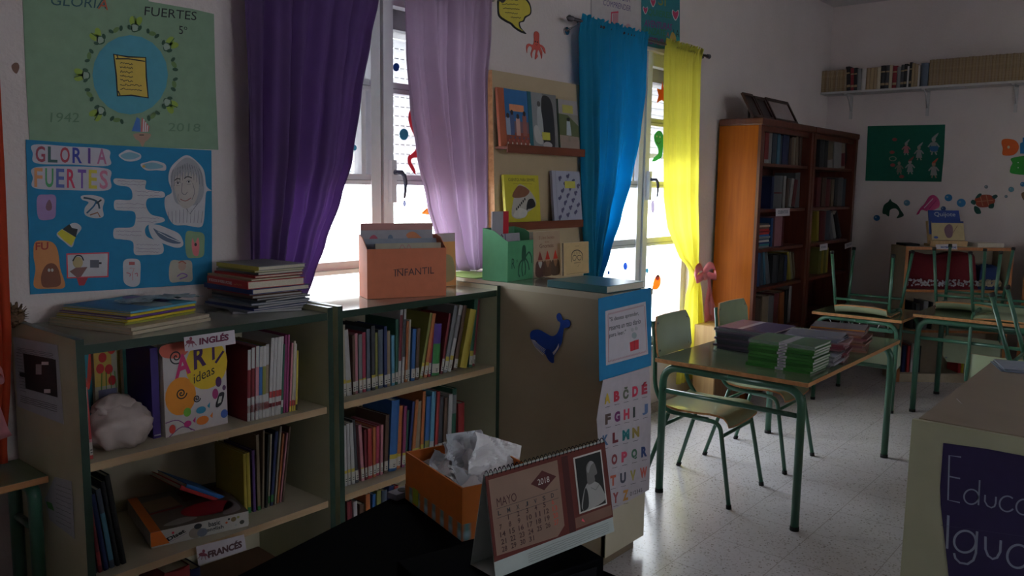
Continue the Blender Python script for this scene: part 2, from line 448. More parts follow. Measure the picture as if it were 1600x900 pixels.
# windows ----------------------------------------------------------
SLAT = mat('shutter_plastic', (0.62, 0.61, 0.62), 0.5, transl=0.62)
SHBOX = mat('shutter_box_grey', (0.42, 0.42, 0.43), 0.7, noise=0.03)
RAILS = [(0.48, 0.53), (1.155, 1.211), (1.544, 1.59), (1.955, 2.003), (2.34, 2.42)]
def make_window(n, cx, hw, blind_z):
    y0, y1 = 2.85, 2.91
    x0, x1 = cx - hw, cx + hw
    f = MB()
    f.box((x0, y0, WZ0), (x0 + .06, y1, WZ1), ALU); f.box((x1 - .06, y0, WZ0), (x1, y1, WZ1), ALU)
    f.box((cx - .06, y0 - .01, WZ0), (cx - .007, y1, WZ1), ALU); f.box((cx + .003, y0 - .02, WZ0), (cx + .06, y1, WZ1), ALU)
    f.box((cx - .008, y0 + .006, WZ0), (cx + .004, y1, WZ1), INK)
    for (a, b) in RAILS:
        f.box((x0 + .06, y0, a), (cx - .06, y1, b), ALU); f.box((cx + .06, y0, a), (x1 - .06, y1, b), ALU)
        if a < 2.2 and a > 0.6:
            f.box((x0 + .06, y0 - .006, a + .018), (cx - .06, y0, a + .022), SHBOX); f.box((cx + .06, y0 - .006, a + .018), (x1 - .06, y0, a + .022), SHBOX)
    # inner glazing beads beside the stile
    f.box((cx - .10, y0 + .01, 1.59), (cx - .075, y1, 1.955), ALU)
    w = struct(f, 'window_%d' % n, origin=(cx, y0, WZ0))
    g = MB()
    for i in range(4):
        a = RAILS[i][1]; b = RAILS[i + 1][0]
        g.box((x0 + .06, 2.878, a), (cx - .06, 2.882, b), GLASS); g.box((cx + .06, 2.878, a), (x1 - .06, 2.882, b), GLASS)
    g.build('pane', parent=w)
    # roller shutter behind the glass
    s = MB()
    s.box((x0, 2.95, 2.26), (x1, 3.04, 2.42), SHBOX)
    z = 2.225; pitch = .0445
    s.box((x0 + .01, 2.985, 2.228), (x1 - .01, 2.995, 2.258), SLAT)
    while z - pitch > blind_z:
        prof = []
        for k in range(7):
            t = k / 6; prof.append((2.985 - .009 * math.sin(math.pi * t), z - (pitch - .003) * t))
        s.grid([[(x0 + .01, p[0], p[1]), (x1 - .01, p[0], p[1])] for p in prof], SLAT)
        s.grid([[(x0 + .01, p[0] + .007, p[1]), (x1 - .01, p[0] + .007, p[1])] for p in prof], SLAT)
        # pierced joint between two slats: small tabs with light between them
        x = x0 + .02
        while x < x1 - .03:
            s.box((x, 2.984, z - pitch - .0002), (x + .026, 2.990, z - pitch + .0032), SHBOX); x += .036
        z -= pitch
    s.box((x0 + .01, 2.982, z - .03), (x1 - .01, 2.995, z), ALU)
    s.build('roller_shutter', parent=w)
    # handle
    h = MB(); hx = cx + .045
    h.box((hx - .018, y0 - .045, 1.465), (hx + .012, y0 - .021, 1.655), ALU)
    hd = MB(); c = Vector((hx + .002, y0 - .045, 1.60))
    hd.tube([c, c + Vector((0, -.02, 0)), c + Vector((.012, -.03, 0)), c + Vector((.026, -.033, -.015)), c + Vector((.033, -.033, -.045)), c + Vector((.031, -.033, -.08)), c + Vector((.026, -.033, -.115))], [.011, .011, .011, .010, .009, .007, .005], HANDLE, 10)
    hp = h.build('handle_plate', parent=w); hd.build('handle', parent=w)
    # sill
    MB().box((x0, WY - .015, WZ0 - .03), (x1, 2.85, WZ0), mat('sill_stone', (0.5, 0.48, 0.46), 0.3, noise=0.1)).build('window_sill', parent=w)
    return w
make_window(1, WIN[0][0], WIN[0][1], 1.60)
make_window(2, WIN[1][0], WIN[1][1], 1.76)

# bush in the yard behind the second window
def bush(cx, cy, r, h, label, seed):
    rr = random.Random(seed)
    o = empty('garden_bush', (cx, cy, -0.35), label=label, cat='bush')
    st = MB()
    for i in range(7):
        a = rr.random() * 6.28
        st.tube([(cx, cy, -.35), (cx + .3 * r * math.cos(a), cy + .3 * r * math.sin(a), -.35 + h * .5), (cx + .8 * r * math.cos(a), cy + .8 * r * math.sin(a), -.35 + h * (.7 + .25 * rr.random()))], [.03, .02, .008], mat('bark', (.12, .08, .05), .9, noise=.3), 6)
    st.build('stem', parent=o)
    lf = MB(); G = [C((.10, .22, .05)), C((.2, .32, .08)), C((.06, .15, .04))]
    for i in range(900):
        a = rr.random() * 6.28; q = r * rr.random() ** .5; z = -.35 + h * (.25 + .75 * rr.random())
        c = Vector((cx + q * math.cos(a), cy + q * math.sin(a), z)); d = Vector((rr.random() - .5, rr.random() - .5, rr.random() - .3)).normalized(); e = d.cross(Vector((rr.random(), rr.random(), rr.random()))).normalized()
        l = .05 + .05 * rr.random()
        lf.quad([c, c + d * l * .5 + e * l * .2, c + d * l, c + d * l * .5 - e * l * .2], rr.choice(G))
    lf.build('foliage', parent=o)
bush(7.2, 6.2, .8, 1.7, 'leafy green garden bush outside, behind the window with blue and yellow curtains', 3)

# ================================================================== CURTAINS
CP = mat('purple_fabric', (0.15, 0.085, 0.22), 0.9, noise=0.12, nscale=12, transl=0.45, bump=.2, bscale=500, tcol=(.30, .18, .42))
CL = mat('lilac_fabric', (0.42, 0.31, 0.41), 0.9, noise=0.08, nscale=12, transl=0.6, bump=.2, bscale=500, tcol=(.74, .62, .75))
CB = mat('blue_fabric', (0.02, 0.30, 0.46), 0.85, noise=0.08, nscale=12, transl=0.5, bump=.2, bscale=500, tcol=(.02, .50, .82))
CY = mat('yellow_fabric', (0.72, 0.68, 0.16), 0.85, noise=0.06, nscale=12, transl=0.7, bump=.2, bscale=500, tcol=(.95, .91, .30))
CR = mat('orange_red_fabric', (0.55, 0.06, 0.02), 0.85, noise=0.08, nscale=12, transl=0.35)
PINK = mat('pink_ribbon', (0.75, 0.30, 0.33), 0.5, noise=0.05, transl=0.35)
def curtain(name, label, m, yc, left, right, zt, zb, folds, amp, seed, rod=None, n=150, rows=44):
    """left / right: lists of (z, x) giving the two side edges from top to bottom"""
    rr = random.Random(seed)
    def ip(T, z):
        T = sorted(T, reverse=True)
        if z >= T[0][0]: return T[0][1]
        for (a, xa), (b, xb) in zip(T, T[1:]):
            if z >= b:
                t = (a - z) / (a - b); t = t * t * (3 - 2 * t) * .5 + t * .5; return xa + (xb - xa) * t
        return T[-1][1]
    ph = [rr.random() * 6.28 for _ in range(4)]
    w0 = ip(right, zt) - ip(left, zt)
    P = []
    for i in range(rows + 1):
        z = zt + (zb - zt) * i / rows; xl, xr = ip(left, z), ip(right, z); k = (zt - z) / (zt - zb); row = []
        g = max(.35, min(1, (xr - xl) / w0))
        for j in range(n + 1):
            u = j / n
            uu = u + .012 * math.sin(2 * math.pi * 3 * u + ph[0]) * k
            d = (1 - 2 * abs(math.sin(math.pi * folds * uu + ph[1])) ** .7) * .6 + math.sin(2 * math.pi * folds * .43 * uu + ph[2]) * .55 + .2 * math.sin(2 * math.pi * folds * 1.7 * uu + ph[3])
            top = max(0, 1 - (zt - z) / .12)
            a = amp * (.45 + .75 * min(1, k * 2.0)) * (1 - .6 * top)
            row.append((xl + (xr - xl) * uu, yc - .016 * max(0, 1 - (zt - z) / .08) + a * d * (1 - .5 * max(0, 1 - (zt - z) / .08)) + top * .008 * math.sin(2 * math.pi * folds * 3 * u), z + top * .008 * math.sin(2 * math.pi * folds * 2.3 * u)))
        P.append(row)
    o = empty(name, ((ip(left, zb) + ip(right, zb)) / 2, yc, zb), label=label, cat='curtain')
    mb = MB().grid(P, m); c = mb.build('fabric', parent=o)
    md = c.modifiers.new('solid', 'SOLIDIFY'); md.thickness = .0015
    return o
YC = 2.72
def edge(pts, yc=YC): return [(ony(yc, *p).z, ony(yc, *p).x) for p in pts]
curtain('curtain', 'dark purple curtain hanging at the left of the first window', CP, YC,
        [(2.47, ony(YC, 378, 100).x), (1.0, ony(YC, 386, 460).x)],
        [(2.47, ony(YC, 596, 0).x + .02)] + edge([(590, 0), (577, 60), (560, 150), (545, 250), (527, 310), (502, 380), (484, 430), (466, 480)]), 2.485, 1.108, 6.5, .046, 1)
curtain('curtain', 'pale lilac curtain on the right half of the first window', CL, YC,
        edge([(636, -8), (640, 80), (648, 160), (660, 240), (676, 320), (692, 380), (712, 440)]),
        edge([(766, 6), (764, 60), (757, 130), (757, 240), (757, 330), (752, 440)]), 2.485, 1.14, 6.2, .040, 2)
curtain('curtain', 'bright blue curtain on the left of the second window', CB, YC,
        edge([(906, 45), (907, 150), (909, 340), (918, 445)]),
        edge([(1010, 72), (1007, 140), (998, 210), (984, 280), (965, 340), (945, 390), (926, 442)]), 2.485, .93, 6.5, .042, 3)
# yellow curtain gathered by its ribbon
knot = ony(YC, 1088, 432)
curtain('curtain', 'sheer yellow curtain gathered with a pink bow on the right of the second window', CY, YC,
        edge([(1038, 77), (1037, 200), (1037, 300), (1042, 350), (1058, 395), (1080, 425), (1080, 438), (1072, 460), (1068, 500), (1060, 545), (1056, 592)]),
        edge([(1095, 90), (1092, 200), (1090, 300), (1090, 380), (1088, 415), (1088, 430), (1090, 438), (1094, 460), (1097, 500), (1100, 545), (1105, 588)]), 2.485, ony(YC, 1080, 592).z, 6, .020, 4)
def bow(name, label, c, s, m, flip=1):
    o = empty(name, c, label=label, cat='ribbon')
    c = Vector(c); b = MB()
    b.ball(c, .022 * s, m, sx=1.2, sy=.7, seg=6)
    for sg in (-1, 1):
        pts = [c, c + Vector((.05 * sg, -.005, .045)) * s, c + Vector((.11 * sg, -.01, .03)) * s, c + Vector((.12 * sg, -.01, -.02)) * s, c + Vector((.06 * sg, -.012, -.012)) * s]
        W = Vector((0, -.012 * s, -.034 * s)); row = smooth([tuple(p) for p in pts], 5, True)
        b.grid([[Vector(p) + W * .2, Vector(p) - W] for p in row + [row[0]]], m)
    kn = b.build('loop', parent=o)
    t = MB()
    for dx, l in ((.11 * flip, .30), (.03 * flip, .26)):
        P = []
        for i in range(9):
            k = i / 8; w = (.012 + .03 * k) * s
            x = c.x + dx * s * k + .012 * math.sin(k * 5); z = c.z - l * s * k; y = c.y - .022 - .008 * math.sin(k * 7 + dx * 20)
            P.append([(x - w, y, z), (x + w, y - .004, z + .01 * k)])
        t.grid(P, m)
    tl = t.build('tail', parent=o)
    for q in (kn, tl):
        md = q.modifiers.new('solid', 'SOLIDIFY'); md.thickness = .0012
bow('ribbon_bow', 'pink ribbon bow tied around the yellow curtain', (knot.x + .04, YC - .045, knot.z), 1.25, PINK)
# curtain at the left edge of the picture
curtain('curtain', 'orange red curtain at the far left, beside the green poster', CR, 2.70,
        [(2.5, 0.60), (1.2, 0.62), (.95, .66), (.6, .60)], [(2.5, ony(2.70, 0, 60).x), (1.6, ony(2.70, 8, 300).x), (1.1, ony(2.7, 14, 480).x), (.95, ony(2.7, 13, 560).x), (.75, ony(2.7, 6, 640).x)], 2.5, .70, 5, .015, 5)
bow('ribbon_bow', 'pink ribbon bow on the orange red curtain at the far left', (ony(2.66, 2, 600).x - .07, 2.655, ony(2.66, 4, 600).z + .02), .6, PINK)

# rods with brackets and finials
RODM = mat('dark_rod', (0.10, 0.09, 0.10), 0.35, metal=.6, noise=.1)
def rod(x0, x1, z, label, brk):
    o = empty('curtain_rod', ((x0 + x1) / 2, YC, z), label=label, cat='curtain rod')
    MB().tube([(x0, YC, z), (x1, YC, z)], .009, RODM).build('rod', parent=o)
    for x, sg in ((x0, -1), (x1, 1)):
        f = MB(); f.tube([(x, YC, z), (x + .01 * sg, YC, z), (x + .02 * sg, YC, z), (x + .035 * sg, YC, z), (x + .055 * sg, YC, z)], [.009, .015, .011, .017, .004], RODM); f.build('finial', parent=o)
    for x in brk:
        b = MB(); b.tube([(x, YC - .004, z - .02), (x, YC, z - .016), (x, WY - .01, z - .05)], .007, STEEL, 8); b.tube([(x, WY - .012, z - .05), (x, WY, z - .05)], .022, STEEL, 12); b.build('bracket', parent=o)
rod(1.62, ony(YC, 778, 9).x, 2.452, 'dark curtain rod above the purple and lilac curtains', (1.70, ony(YC, 770, 9).x))
rod(ony(YC, 895, 41).x, ony(YC, 1104, 92).x, 2.452, 'dark curtain rod above the blue and yellow curtains', (ony(YC, 902, 48).x, ony(YC, 1098, 92).x))

# stickers on the glass -------------------------------------------------
GLF = Fr((0, 2.8775, 0), (1, 0, 0), (0, 0, 1))
BLU, TEA = CT((.03, .12, .35)), CT((.10, .38, .50))
STK = [((619, 105), 5, 6.5, BLU, 'dark blue round sticker high on the first window'), ((631, 210), 7, 9, TEA, 'large teal round sticker at mid height on the first window'),
       ((554, 231), 3.3, 4.5, TEA, 'small teal round sticker beside the purple curtain, the upper of two'), ((548, 237), 3.2, 4.5, TEA, 'small teal round sticker beside the purple curtain, the lower of two'),
       ((632, 318), 2.4, 5, CT((.4, .42, .55)), 'pale grey oval sticker on the glass beside the first window handle'),
       ((1012, 146), 3.2, 6.5, BLU, 'dark blue round sticker at the top of the second window'), ((1012, 216), 3, 5, BLU, 'dark blue round sticker beside the green sea creature, the upper one'),
       ((1011, 248), 2.5, 4.2, BLU, 'dark blue round sticker beside the green sea creature, the lower one'), ((977, 416), 3.2, 6, CT((.05, .2, .6)), 'blue oval sticker low on the left pane of the second window'),
       ((951, 426), 1.8, 3, BLU, 'tiny dark sticker low on the second window beside the blue curtain'), ((1011, 423), 2, 4, TEA, 'small turquoise sticker low on the right pane of the second window'),
       ((1000, 405), 3.3, 7, CT((.2, .5, .5)), 'turquoise fish shaped sticker low on the second window'), ((1020, 323), 3, 10, CT((.5, .45, .65)), 'pale lilac sticker under the second window handle')]
for c, rx, ry, m, lab in STK:
    s = Sheet(GLF); s.sheet([(c[0] + rx * math.cos(t), c[1] + ry * math.sin(t)) for t in [2 * math.pi * i / 18 for i in range(18)]], m, .0006)
    tag(s.build('window_sticker'), lab, 'sticker')
def decal(name, label, cat, fr, outline, m, extra=(), sm=True, t=.0012, group=None, pts3=5):
    s = Sheet(fr); s.sheet(smooth(outline, pts3) if sm else outline, m, t)
    for e in extra: getattr(s, e[0])(*e[1:-1], **e[-1])
    return tag(s.build(name), label, cat, group)
RED = C((.70, .06, .09)); REDT = CT((.75, .10, .13))
decal('octopus_sticker', 'large red octopus sticker on the first window beside the lilac curtain', 'sticker', GLF,
      [(652, 166), (641, 172), (638, 184), (641, 198), (647, 212), (650, 222), (650, 232), (645, 239), (638, 244), (637, 254), (641, 262), (646, 270), (650, 272), (647, 262), (642, 252), (645, 247), (655, 245), (660, 236), (668, 225), (672, 190), (664, 170)], REDT,
      [('disc', (649, 188), 2, 3, PAPER, {}), ('disc', (649.5, 188.5), 1, 1.6, INK, {'L': 2})])
decal('octopus_arm_sticker', 'second curling red sticker arm under the lilac curtain edge', 'sticker', GLF, [(662, 238), (656, 243), (655, 252), (660, 259), (668, 262), (668, 240)], REDT)
decal('pumpkin_sticker', 'orange crab sticker low on the first window beside the lilac curtain', 'sticker', GLF, [(659, 334), (662, 329), (668, 325), (674, 326), (675, 335)], CT((.85, .4, .1)), [('line', [(662, 332), (667, 327), (669, 333)], .003, INK, {}), ('poly', [(665, 320), (672, 318), (673, 323)], CT((.1, .4, .25)), {})])
decal('star_sticker', 'orange starfish sticker at the top of the second window', 'sticker', GLF, [(1035, 127), (1037, 140), (1042, 144), (1038, 152), (1041, 163), (1034, 156), (1026, 161), (1029, 149), (1026, 138), (1033, 140)], CT((.85, .22, .06)), sm=False)
decal('seahorse_sticker', 'smiling green seahorse sticker on the second window beside the yellow curtain', 'sticker', GLF,
      [(1027, 205), (1022, 212), (1023, 222), (1028, 232), (1028, 240), (1022, 246), (1018, 252), (1021, 253), (1028, 250), (1034, 244), (1036, 228), (1036, 212), (1032, 205)], CT((.10, .50, .22)),
      [('disc', (1026, 213), 1, 1.5, PAPER, {}), ('disc', (1031, 214), 1, 1.5, PAPER, {}), ('line', [(1026, 222), (1029, 225), (1032, 221)], .004, INK, {})])
decal('rocket_sticker', 'red and orange fish sticker low on the second window', 'sticker', GLF, [(1028, 429), (1023, 435), (1020, 446), (1020, 452), (1026, 452), (1031, 446), (1032, 435)], CT((.9, .35, .05)), [('disc', (1027, 434), 3, 4, RED, {}), ('disc', (1028, 431), 1.6, 2, INK, {'L': 2})])

# ================================================================== POSTERS AND DRAWINGS ON THE WINDOW WALL
WF = Fr((0, WY - .001, 0), (1, 0, 0), (0, 0, 1))
gp = C((.24, .36, .24), .8); bl2 = C((.10, .35, .45), .8); YEL = C((.68, .48, .10), .8); LEAF = C((.30, .42, .06)); LEAFD = C((.03, .09, .05)); CORK = C((.45, .30, .18))
s = Sheet(WF); s.sheet([(33, -48), (225, -40), (232, 2), (300, 14), (334, 22), (336, 120), (341, 234), (200, 229), (46, 222), (40, 120)], gp)
s.disc((203, 117), 59, 62, bl2)
s.poly([(177, 85), (200, 89), (227, 90), (228, 120), (231, 153), (205, 149), (183, 150), (181, 118)], YEL, 2)
s.line([(177, 85), (200, 89), (227, 90), (228, 120), (231, 153), (205, 149), (183, 150), (181, 118)], .005, INK, 3, closed=True)
s.line([(180, 92), (200, 92), (226, 96)], .004, INK, 3); s.line([(182, 86), (184, 92), (180, 92)], .004, INK, 3); s.line([(184, 142), (187, 149)], .004, INK, 3)
for i in range(7): s.scribble((187, 98 + 6.8 * i), (207 + (i > 4) * 14, 100 + 6.8 * i), 3.0, INK, 3, .0022, i)
for i in range(15):   # ring of sheep-like leaves and sprigs round the disc
    a = 2 * math.pi * i / 15 + .2; cx, cy = 203 + 70 * math.cos(a), 117 + 74 * math.sin(a)
    if 1.3 < a < 1.75: continue
    ca, sa = math.cos(a), math.sin(a)
    if i % 2:
        s.disc((cx + 9 * ca + 3 * sa, cy + 9 * sa - 3 * ca), 9, 5.5, LEAF, 2, 16, a - .35); s.disc((cx + 10 * ca - 5 * sa, cy + 10 * sa + 5 * ca), 8.5, 5, LEAF, 2, 16, a + .5); s.line([(cx + 4 * ca, cy + 4 * sa), (cx + 18 * ca + 3 * sa, cy + 18 * sa - 3 * ca)], .0025, LEAFD, 3); s.disc((cx, cy), 7, 5, C((.33, .42, .33)), 3, 16, a + 1.57)
        s.line([(cx - 4, cy - 5), (cx + 5, cy - 4), (cx + 6, cy + 4), (cx - 3, cy + 6)], .0035, LEAFD, 3, True, True)
    else:
        s.disc((cx, cy), 6, 3.5, C((.15, .25, .08)), 2, 12, a + 1.2)
    s.disc((cx - 8 * sa, cy + 8 * ca), 4.5, 2.8, LEAFD, 4, 12, a + .4); s.disc((cx + 8 * sa, cy - 8 * ca), 4.2, 2.6, LEAFD, 4, 12, a - .6)
    s.line([(cx + 5 * sa, cy - 5 * ca), (cx + 10 * sa, cy - 11 * ca), (cx + 15 * sa + 1, cy - 15 * ca)], .002, C((.2, .3, .2)), 2, True)
s.text('5º', (279, 53), (292, 55), (279, 40), INK, 2)
s.text('FUERTES', (225, 24), (306, 32), (226, 10), INK, 2)
s.text('GLORIA', (78, 8), (166, 14), (80, -8), C((.03, .1, .12)), 2); s.text('A', (152, 14), (168, 16), (155, -2), C((.5, .10, .05)), 3)
s.text('1942', (78, 191), (123, 191), (79, 176), C((.12, .22, .13)), 2); s.text('2018', (262, 205), (312, 206), (263, 192), C((.14, .24, .15)), 2)
# paper boat and face at the bottom of the disc
s.poly([(213, 183), (205, 205), (219, 206), (218, 186)], C((.06, .18, .5)), 3); s.poly([(221, 183), (219, 206), (231, 206), (233, 198)], C((.6, .15, .15)), 3)
for i in range(3): s.line([(224 + 3 * i, 186 + 5 * i), (223 + 3 * i, 206)], .004, PAPER, 4)
s.poly([(209, 209), (234, 209), (232, 217), (226, 222), (222, 230), (217, 221), (211, 217)], C((.45, .28, .2)), 3, True); s.line([(217, 211), (224, 211)], .003, INK, 5)
tag(s.build('poster'), 'light green poster with a blue disc holding a yellow scroll, top left of the wall', 'poster')

BP = C((.02, .22, .42), .75)
s = Sheet(Fr((0, WY - .0035, 0), (1, 0, 0), (0, 0, 1))); s.sheet([(40, 218), (120, 224), (330, 235), (331, 340), (331, 443), (190, 452), (47, 460), (44, 340)], BP)
lav = C((.52, .48, .55))
s.poly([(53, 226), (110, 229), (166, 233), (171, 246), (168, 259), (110, 257), (56, 255), (51, 240)], lav, 1, True)
s.poly([(53, 262), (110, 260), (168, 264), (172, 280), (168, 297), (110, 297), (54, 294), (51, 278)], lav, 1, True)
cl = [(.35, .06, .10), (.05, .12, .12), (.45, .05, .08), (.04, .05, .35), (.12, .05, .28), (.45, .15, .28)]
for i, ch in enumerate('GLORIA'): s.text(ch, (55 + 19.2 * i + (5 if ch == 'I' else 0), 253 + .6 * i), (70 + 19.2 * i - (6 if ch == 'I' else 0), 253.5 + .6 * i), (55 + 19.2 * i + (5 if ch == 'I' else 0), 228 + .8 * i), C(cl[i]), 3, bold=.02)
cl = [(.7, .30, .12), (.08, .35, .14), (.10, .14, .45), (.65, .05, .12), (.18, .08, .42), (.6, .5, .06), (.6, .20, .30)]
for i, ch in enumerate('FUERTES'): s.text(ch, (53 + 17 * i, 292 + .5 * i), (66 + 17 * i, 292.5 + .5 * i), (53 + 17 * i, 262 + .6 * i), C(cl[i]), 3, bold=.02)
pw = C((.55, .52, .55))
fish = C((.20, .38, .48))
s.poly([(185, 243), (192, 237), (200, 234), (210, 237), (219, 241), (219, 248), (208, 252), (195, 251)], pw, 1, True); s.poly([(188, 243), (200, 238), (212, 240), (218, 244), (206, 249), (194, 248)], fish, 2, True)
s.poly([(219, 257), (230, 253), (240, 251), (257, 256), (258, 266), (244, 266), (228, 266)], pw, 1, True); s.poly([(222, 258), (238, 254), (254, 259), (250, 263), (232, 264)], fish, 2, True); s.disc((224, 260), 2.5, 2, C((.5, .35, .1)), 3)
# stepped strip of verses
s.poly([(179, 279), (200, 280), (223, 281), (228, 284), (227, 295), (240, 298), (255, 300), (256, 308), (240, 309), (230, 311), (228, 322), (236, 335), (254, 340), (256, 346), (240, 350), (230, 352), (226, 360), (230, 370), (245, 376), (254, 382), (253, 396), (230, 398), (210, 397), (207, 378), (190, 374), (178, 372), (177, 360), (182, 356), (205, 355), (211, 345), (209, 331), (190, 329), (179, 327), (178, 315), (184, 312), (204, 312), (206, 300), (200, 292), (186, 290), (178, 286)], pw, 1, True)
for i, (x, y, l) in enumerate(((183, 283, 42), (188, 288, 38), (210, 299, 40), (214, 305, 38), (181, 318, 44), (182, 324, 46), (212, 340, 36), (214, 346, 30), (181, 361, 40), (184, 367, 36), (213, 382, 36), (212, 388, 38), (213, 393, 34))): s.scribble((x, y), (x + l, y + 1), 2, C((.25, .2, .3)), 2, .0012, i + 30)
# portrait drawing
HG = C((.36, .35, .38)); SK = C((.50, .44, .41)); LN = C((.14, .13, .17))
s.poly([(270, 257), (284, 245), (294, 243), (306, 251), (318, 266), (322, 290), (330, 298), (322, 300), (320, 320), (318, 345), (312, 355), (290, 352), (272, 351), (262, 338), (257, 322), (258, 308), (268, 300), (263, 283), (264, 268)], pw, 1, True)
s.poly([(273, 260), (288, 247), (300, 249), (312, 262), (318, 285), (317, 305), (306, 320), (276, 318), (268, 292), (266, 274)], HG, 2, True)
s.poly([(274, 276), (282, 270), (292, 268), (304, 270), (310, 286), (308, 306), (301, 320), (289, 326), (279, 318), (273, 300), (271, 286)], SK, 3, True)
for i in range(12): s.line([(270 + 3.6 * i, 255 + abs(6 - i) * 1.6), (268 + 4.2 * i, 268 + abs(6 - i)), (267 + 4.4 * i, 276 + abs(6 - i) * 3)], .0016, LN, 4, True)
s.line([(272, 282), (276, 279), (281, 280)], .003, INK, 5, True); s.line([(287, 279), (292, 276), (299, 278)], .003, INK, 5, True)
for ex, ey in ((277, 286), (294, 284)): s.disc((ex, ey), 3.2, 1.7, pw, 5); s.disc((ex, ey), 1.5, 1.5, INK, 6); s.line([(ex - 4, ey), (ex, ey - 2.4), (ex + 4, ey)], .0016, LN, 6, True); s.line([(ex - 3, ey + 4), (ex + 3, ey + 4)], .0012, LN, 5)
for i in range(7): s.poly([(270 + 5.6 * i, 266 - abs(3 - i)), (276 + 5.6 * i, 265 - abs(3 - i)), (272 + 5.0 * i, 279 - abs(3 - i) * .5)], HG, 4)
s.line([(284, 286), (283, 300), (288, 304), (292, 300)], .002, LN, 5, True); s.line([(281, 311), (289, 314), (298, 309)], .003, C((.3, .1, .1)), 5, True); s.line([(278, 303), (277, 310), (281, 316)], .0012, LN, 5, True); s.line([(300, 286), (303, 300), (299, 312)], .0018, LN, 5, True)
for i in range(10): s.line([(262 + 6 * i, 326 + abs(5 - i)), (263 + 5.6 * i, 348)], .0014, LN, 4)
s.line([(290, 326), (296, 334), (308, 318)], .002, LN, 5)
# small drawings
def card(pts, m, L=1): s.poly(pts, m, L, True)
card([(59, 306), (72, 304), (86, 306), (87, 325), (85, 340), (72, 344), (60, 341), (57, 322)], C((.36, .22, .45))); s.poly([(76, 312), (71, 323), (74, 329), (80, 327), (80, 318)], C((.22, .10, .14)), 2, True)
card([(127, 306), (145, 305), (162, 311), (160, 325), (161, 338), (148, 341), (133, 336), (132, 325), (138, 316), (128, 312)], pw)
s.line([(130, 309), (142, 311), (152, 316), (155, 326)], .006, C((.03, .08, .12)), 2, True); s.line([(135, 333), (146, 322), (150, 314)], .005, C((.03, .12, .25)), 2, True); s.line([(140, 336), (152, 332), (156, 339)], .004, C((.3, .12, .06)), 2); s.line([(150, 318), (158, 312)], .005, INK, 2)
card([(88, 366), (100, 356), (116, 348), (127, 356), (118, 370), (112, 386), (100, 378)], pw); s.poly([(89, 365), (96, 358), (118, 371), (111, 384), (100, 376)], C((.6, .52, .03)), 2); s.poly([(97, 358), (108, 350), (112, 356), (121, 358), (118, 371)], INK, 2)
card([(54, 379), (68, 376), (82, 379), (90, 392), (94, 420), (101, 448), (76, 451), (53, 448), (55, 420), (52, 400)], C((.62, .24, .08)))
s.text('FU', (55, 391), (75, 390), (55, 379), C((.4, .04, .03)), 3, bold=.02)
s.poly([(64, 430), (72, 414), (84, 412), (92, 424), (94, 444), (80, 449), (66, 447)], C((.20, .06, .03)), 2, True); s.disc((76, 422), 2, 2.6, SK, 3); s.disc((81, 422), 2, 2.6, SK, 3)
s.poly([(103, 396), (170, 394), (169, 433), (104, 435)], RED, 1); s.poly([(105, 398), (168, 396), (167, 431), (106, 433)], pw, 2)
s.disc((121, 410), 8, 9, C((.5, .38, .18)), 3); s.line([(113, 408), (118, 400), (126, 400), (130, 407)], .004, INK, 4, True); s.poly([(108, 424), (118, 418), (136, 417), (126, 432), (120, 434)], C((.22, .10, .09)), 4); s.rect(140, 406, 154, 418, C((.12, .12, .15)), 4); s.line([(154, 411), (158, 411)], .006, INK, 4); s.poly([(119, 434), (137, 434), (131, 446), (123, 446)], C((.45, .04, .06)), 3)
s.poly([(232, 352), (245, 351), (262, 357), (280, 366), (286, 382), (276, 387), (256, 381), (238, 372)], pw, 1, True); s.poly([(239, 357), (247, 361), (262, 367), (282, 379), (268, 380), (250, 372)], C((.10, .14, .22)), 2, True); s.line([(246, 362), (262, 371), (280, 378)], .002, PAPER, 3)
card([(290, 364), (304, 362), (318, 366), (319, 384), (317, 400), (303, 403), (291, 399)], C((.24, .36, .20))); s.poly([(300, 372), (304, 380), (309, 371), (311, 384), (309, 399), (302, 398), (299, 385)], C((.7, .18, .2)), 2, True); s.disc((305, 382), 2, 2.6, INK, 3)
card([(193, 408), (205, 404), (218, 408), (219, 428), (217, 444), (206, 448), (194, 442), (192, 426)], pw); s.rect(201, 409, 210, 414, C((.5, .12, .12)), 2); s.line([(202, 419), (209, 419), (206, 428), (207, 438)], .002, C((.6, .2, .2)), 2); s.line([(197, 426), (203, 428), (202, 432)], .003, C((.5, .15, .2)), 2, True); s.line([(210, 428), (214, 427), (214, 432)], .003, C((.5, .15, .2)), 2, True)
card([(266, 409), (282, 407), (298, 408), (300, 424), (299, 439), (282, 440), (265, 439)], C((.48, .43, .36))); s.disc((284, 416), 6, 7, C((.5, .32, .25)), 2); s.line([(278, 411), (284, 408), (290, 412)], .004, C((.4, .12, .1)), 3, True); s.line([(276, 432), (284, 427), (292, 431), (280, 436)], .004, C((.25, .12, .42)), 3, True)
tag(s.build('poster'), 'bright blue poster of cutout drawings under the light green poster', 'poster')
# small brown mark
decal('heart_sticker', 'small brown heart sticker on the wall left of the green poster', 'sticker', WF, [(18, 103), (23, 98), (28, 99), (30, 105), (28, 112), (25, 115), (20, 110)], C((.18, .08, .05)))

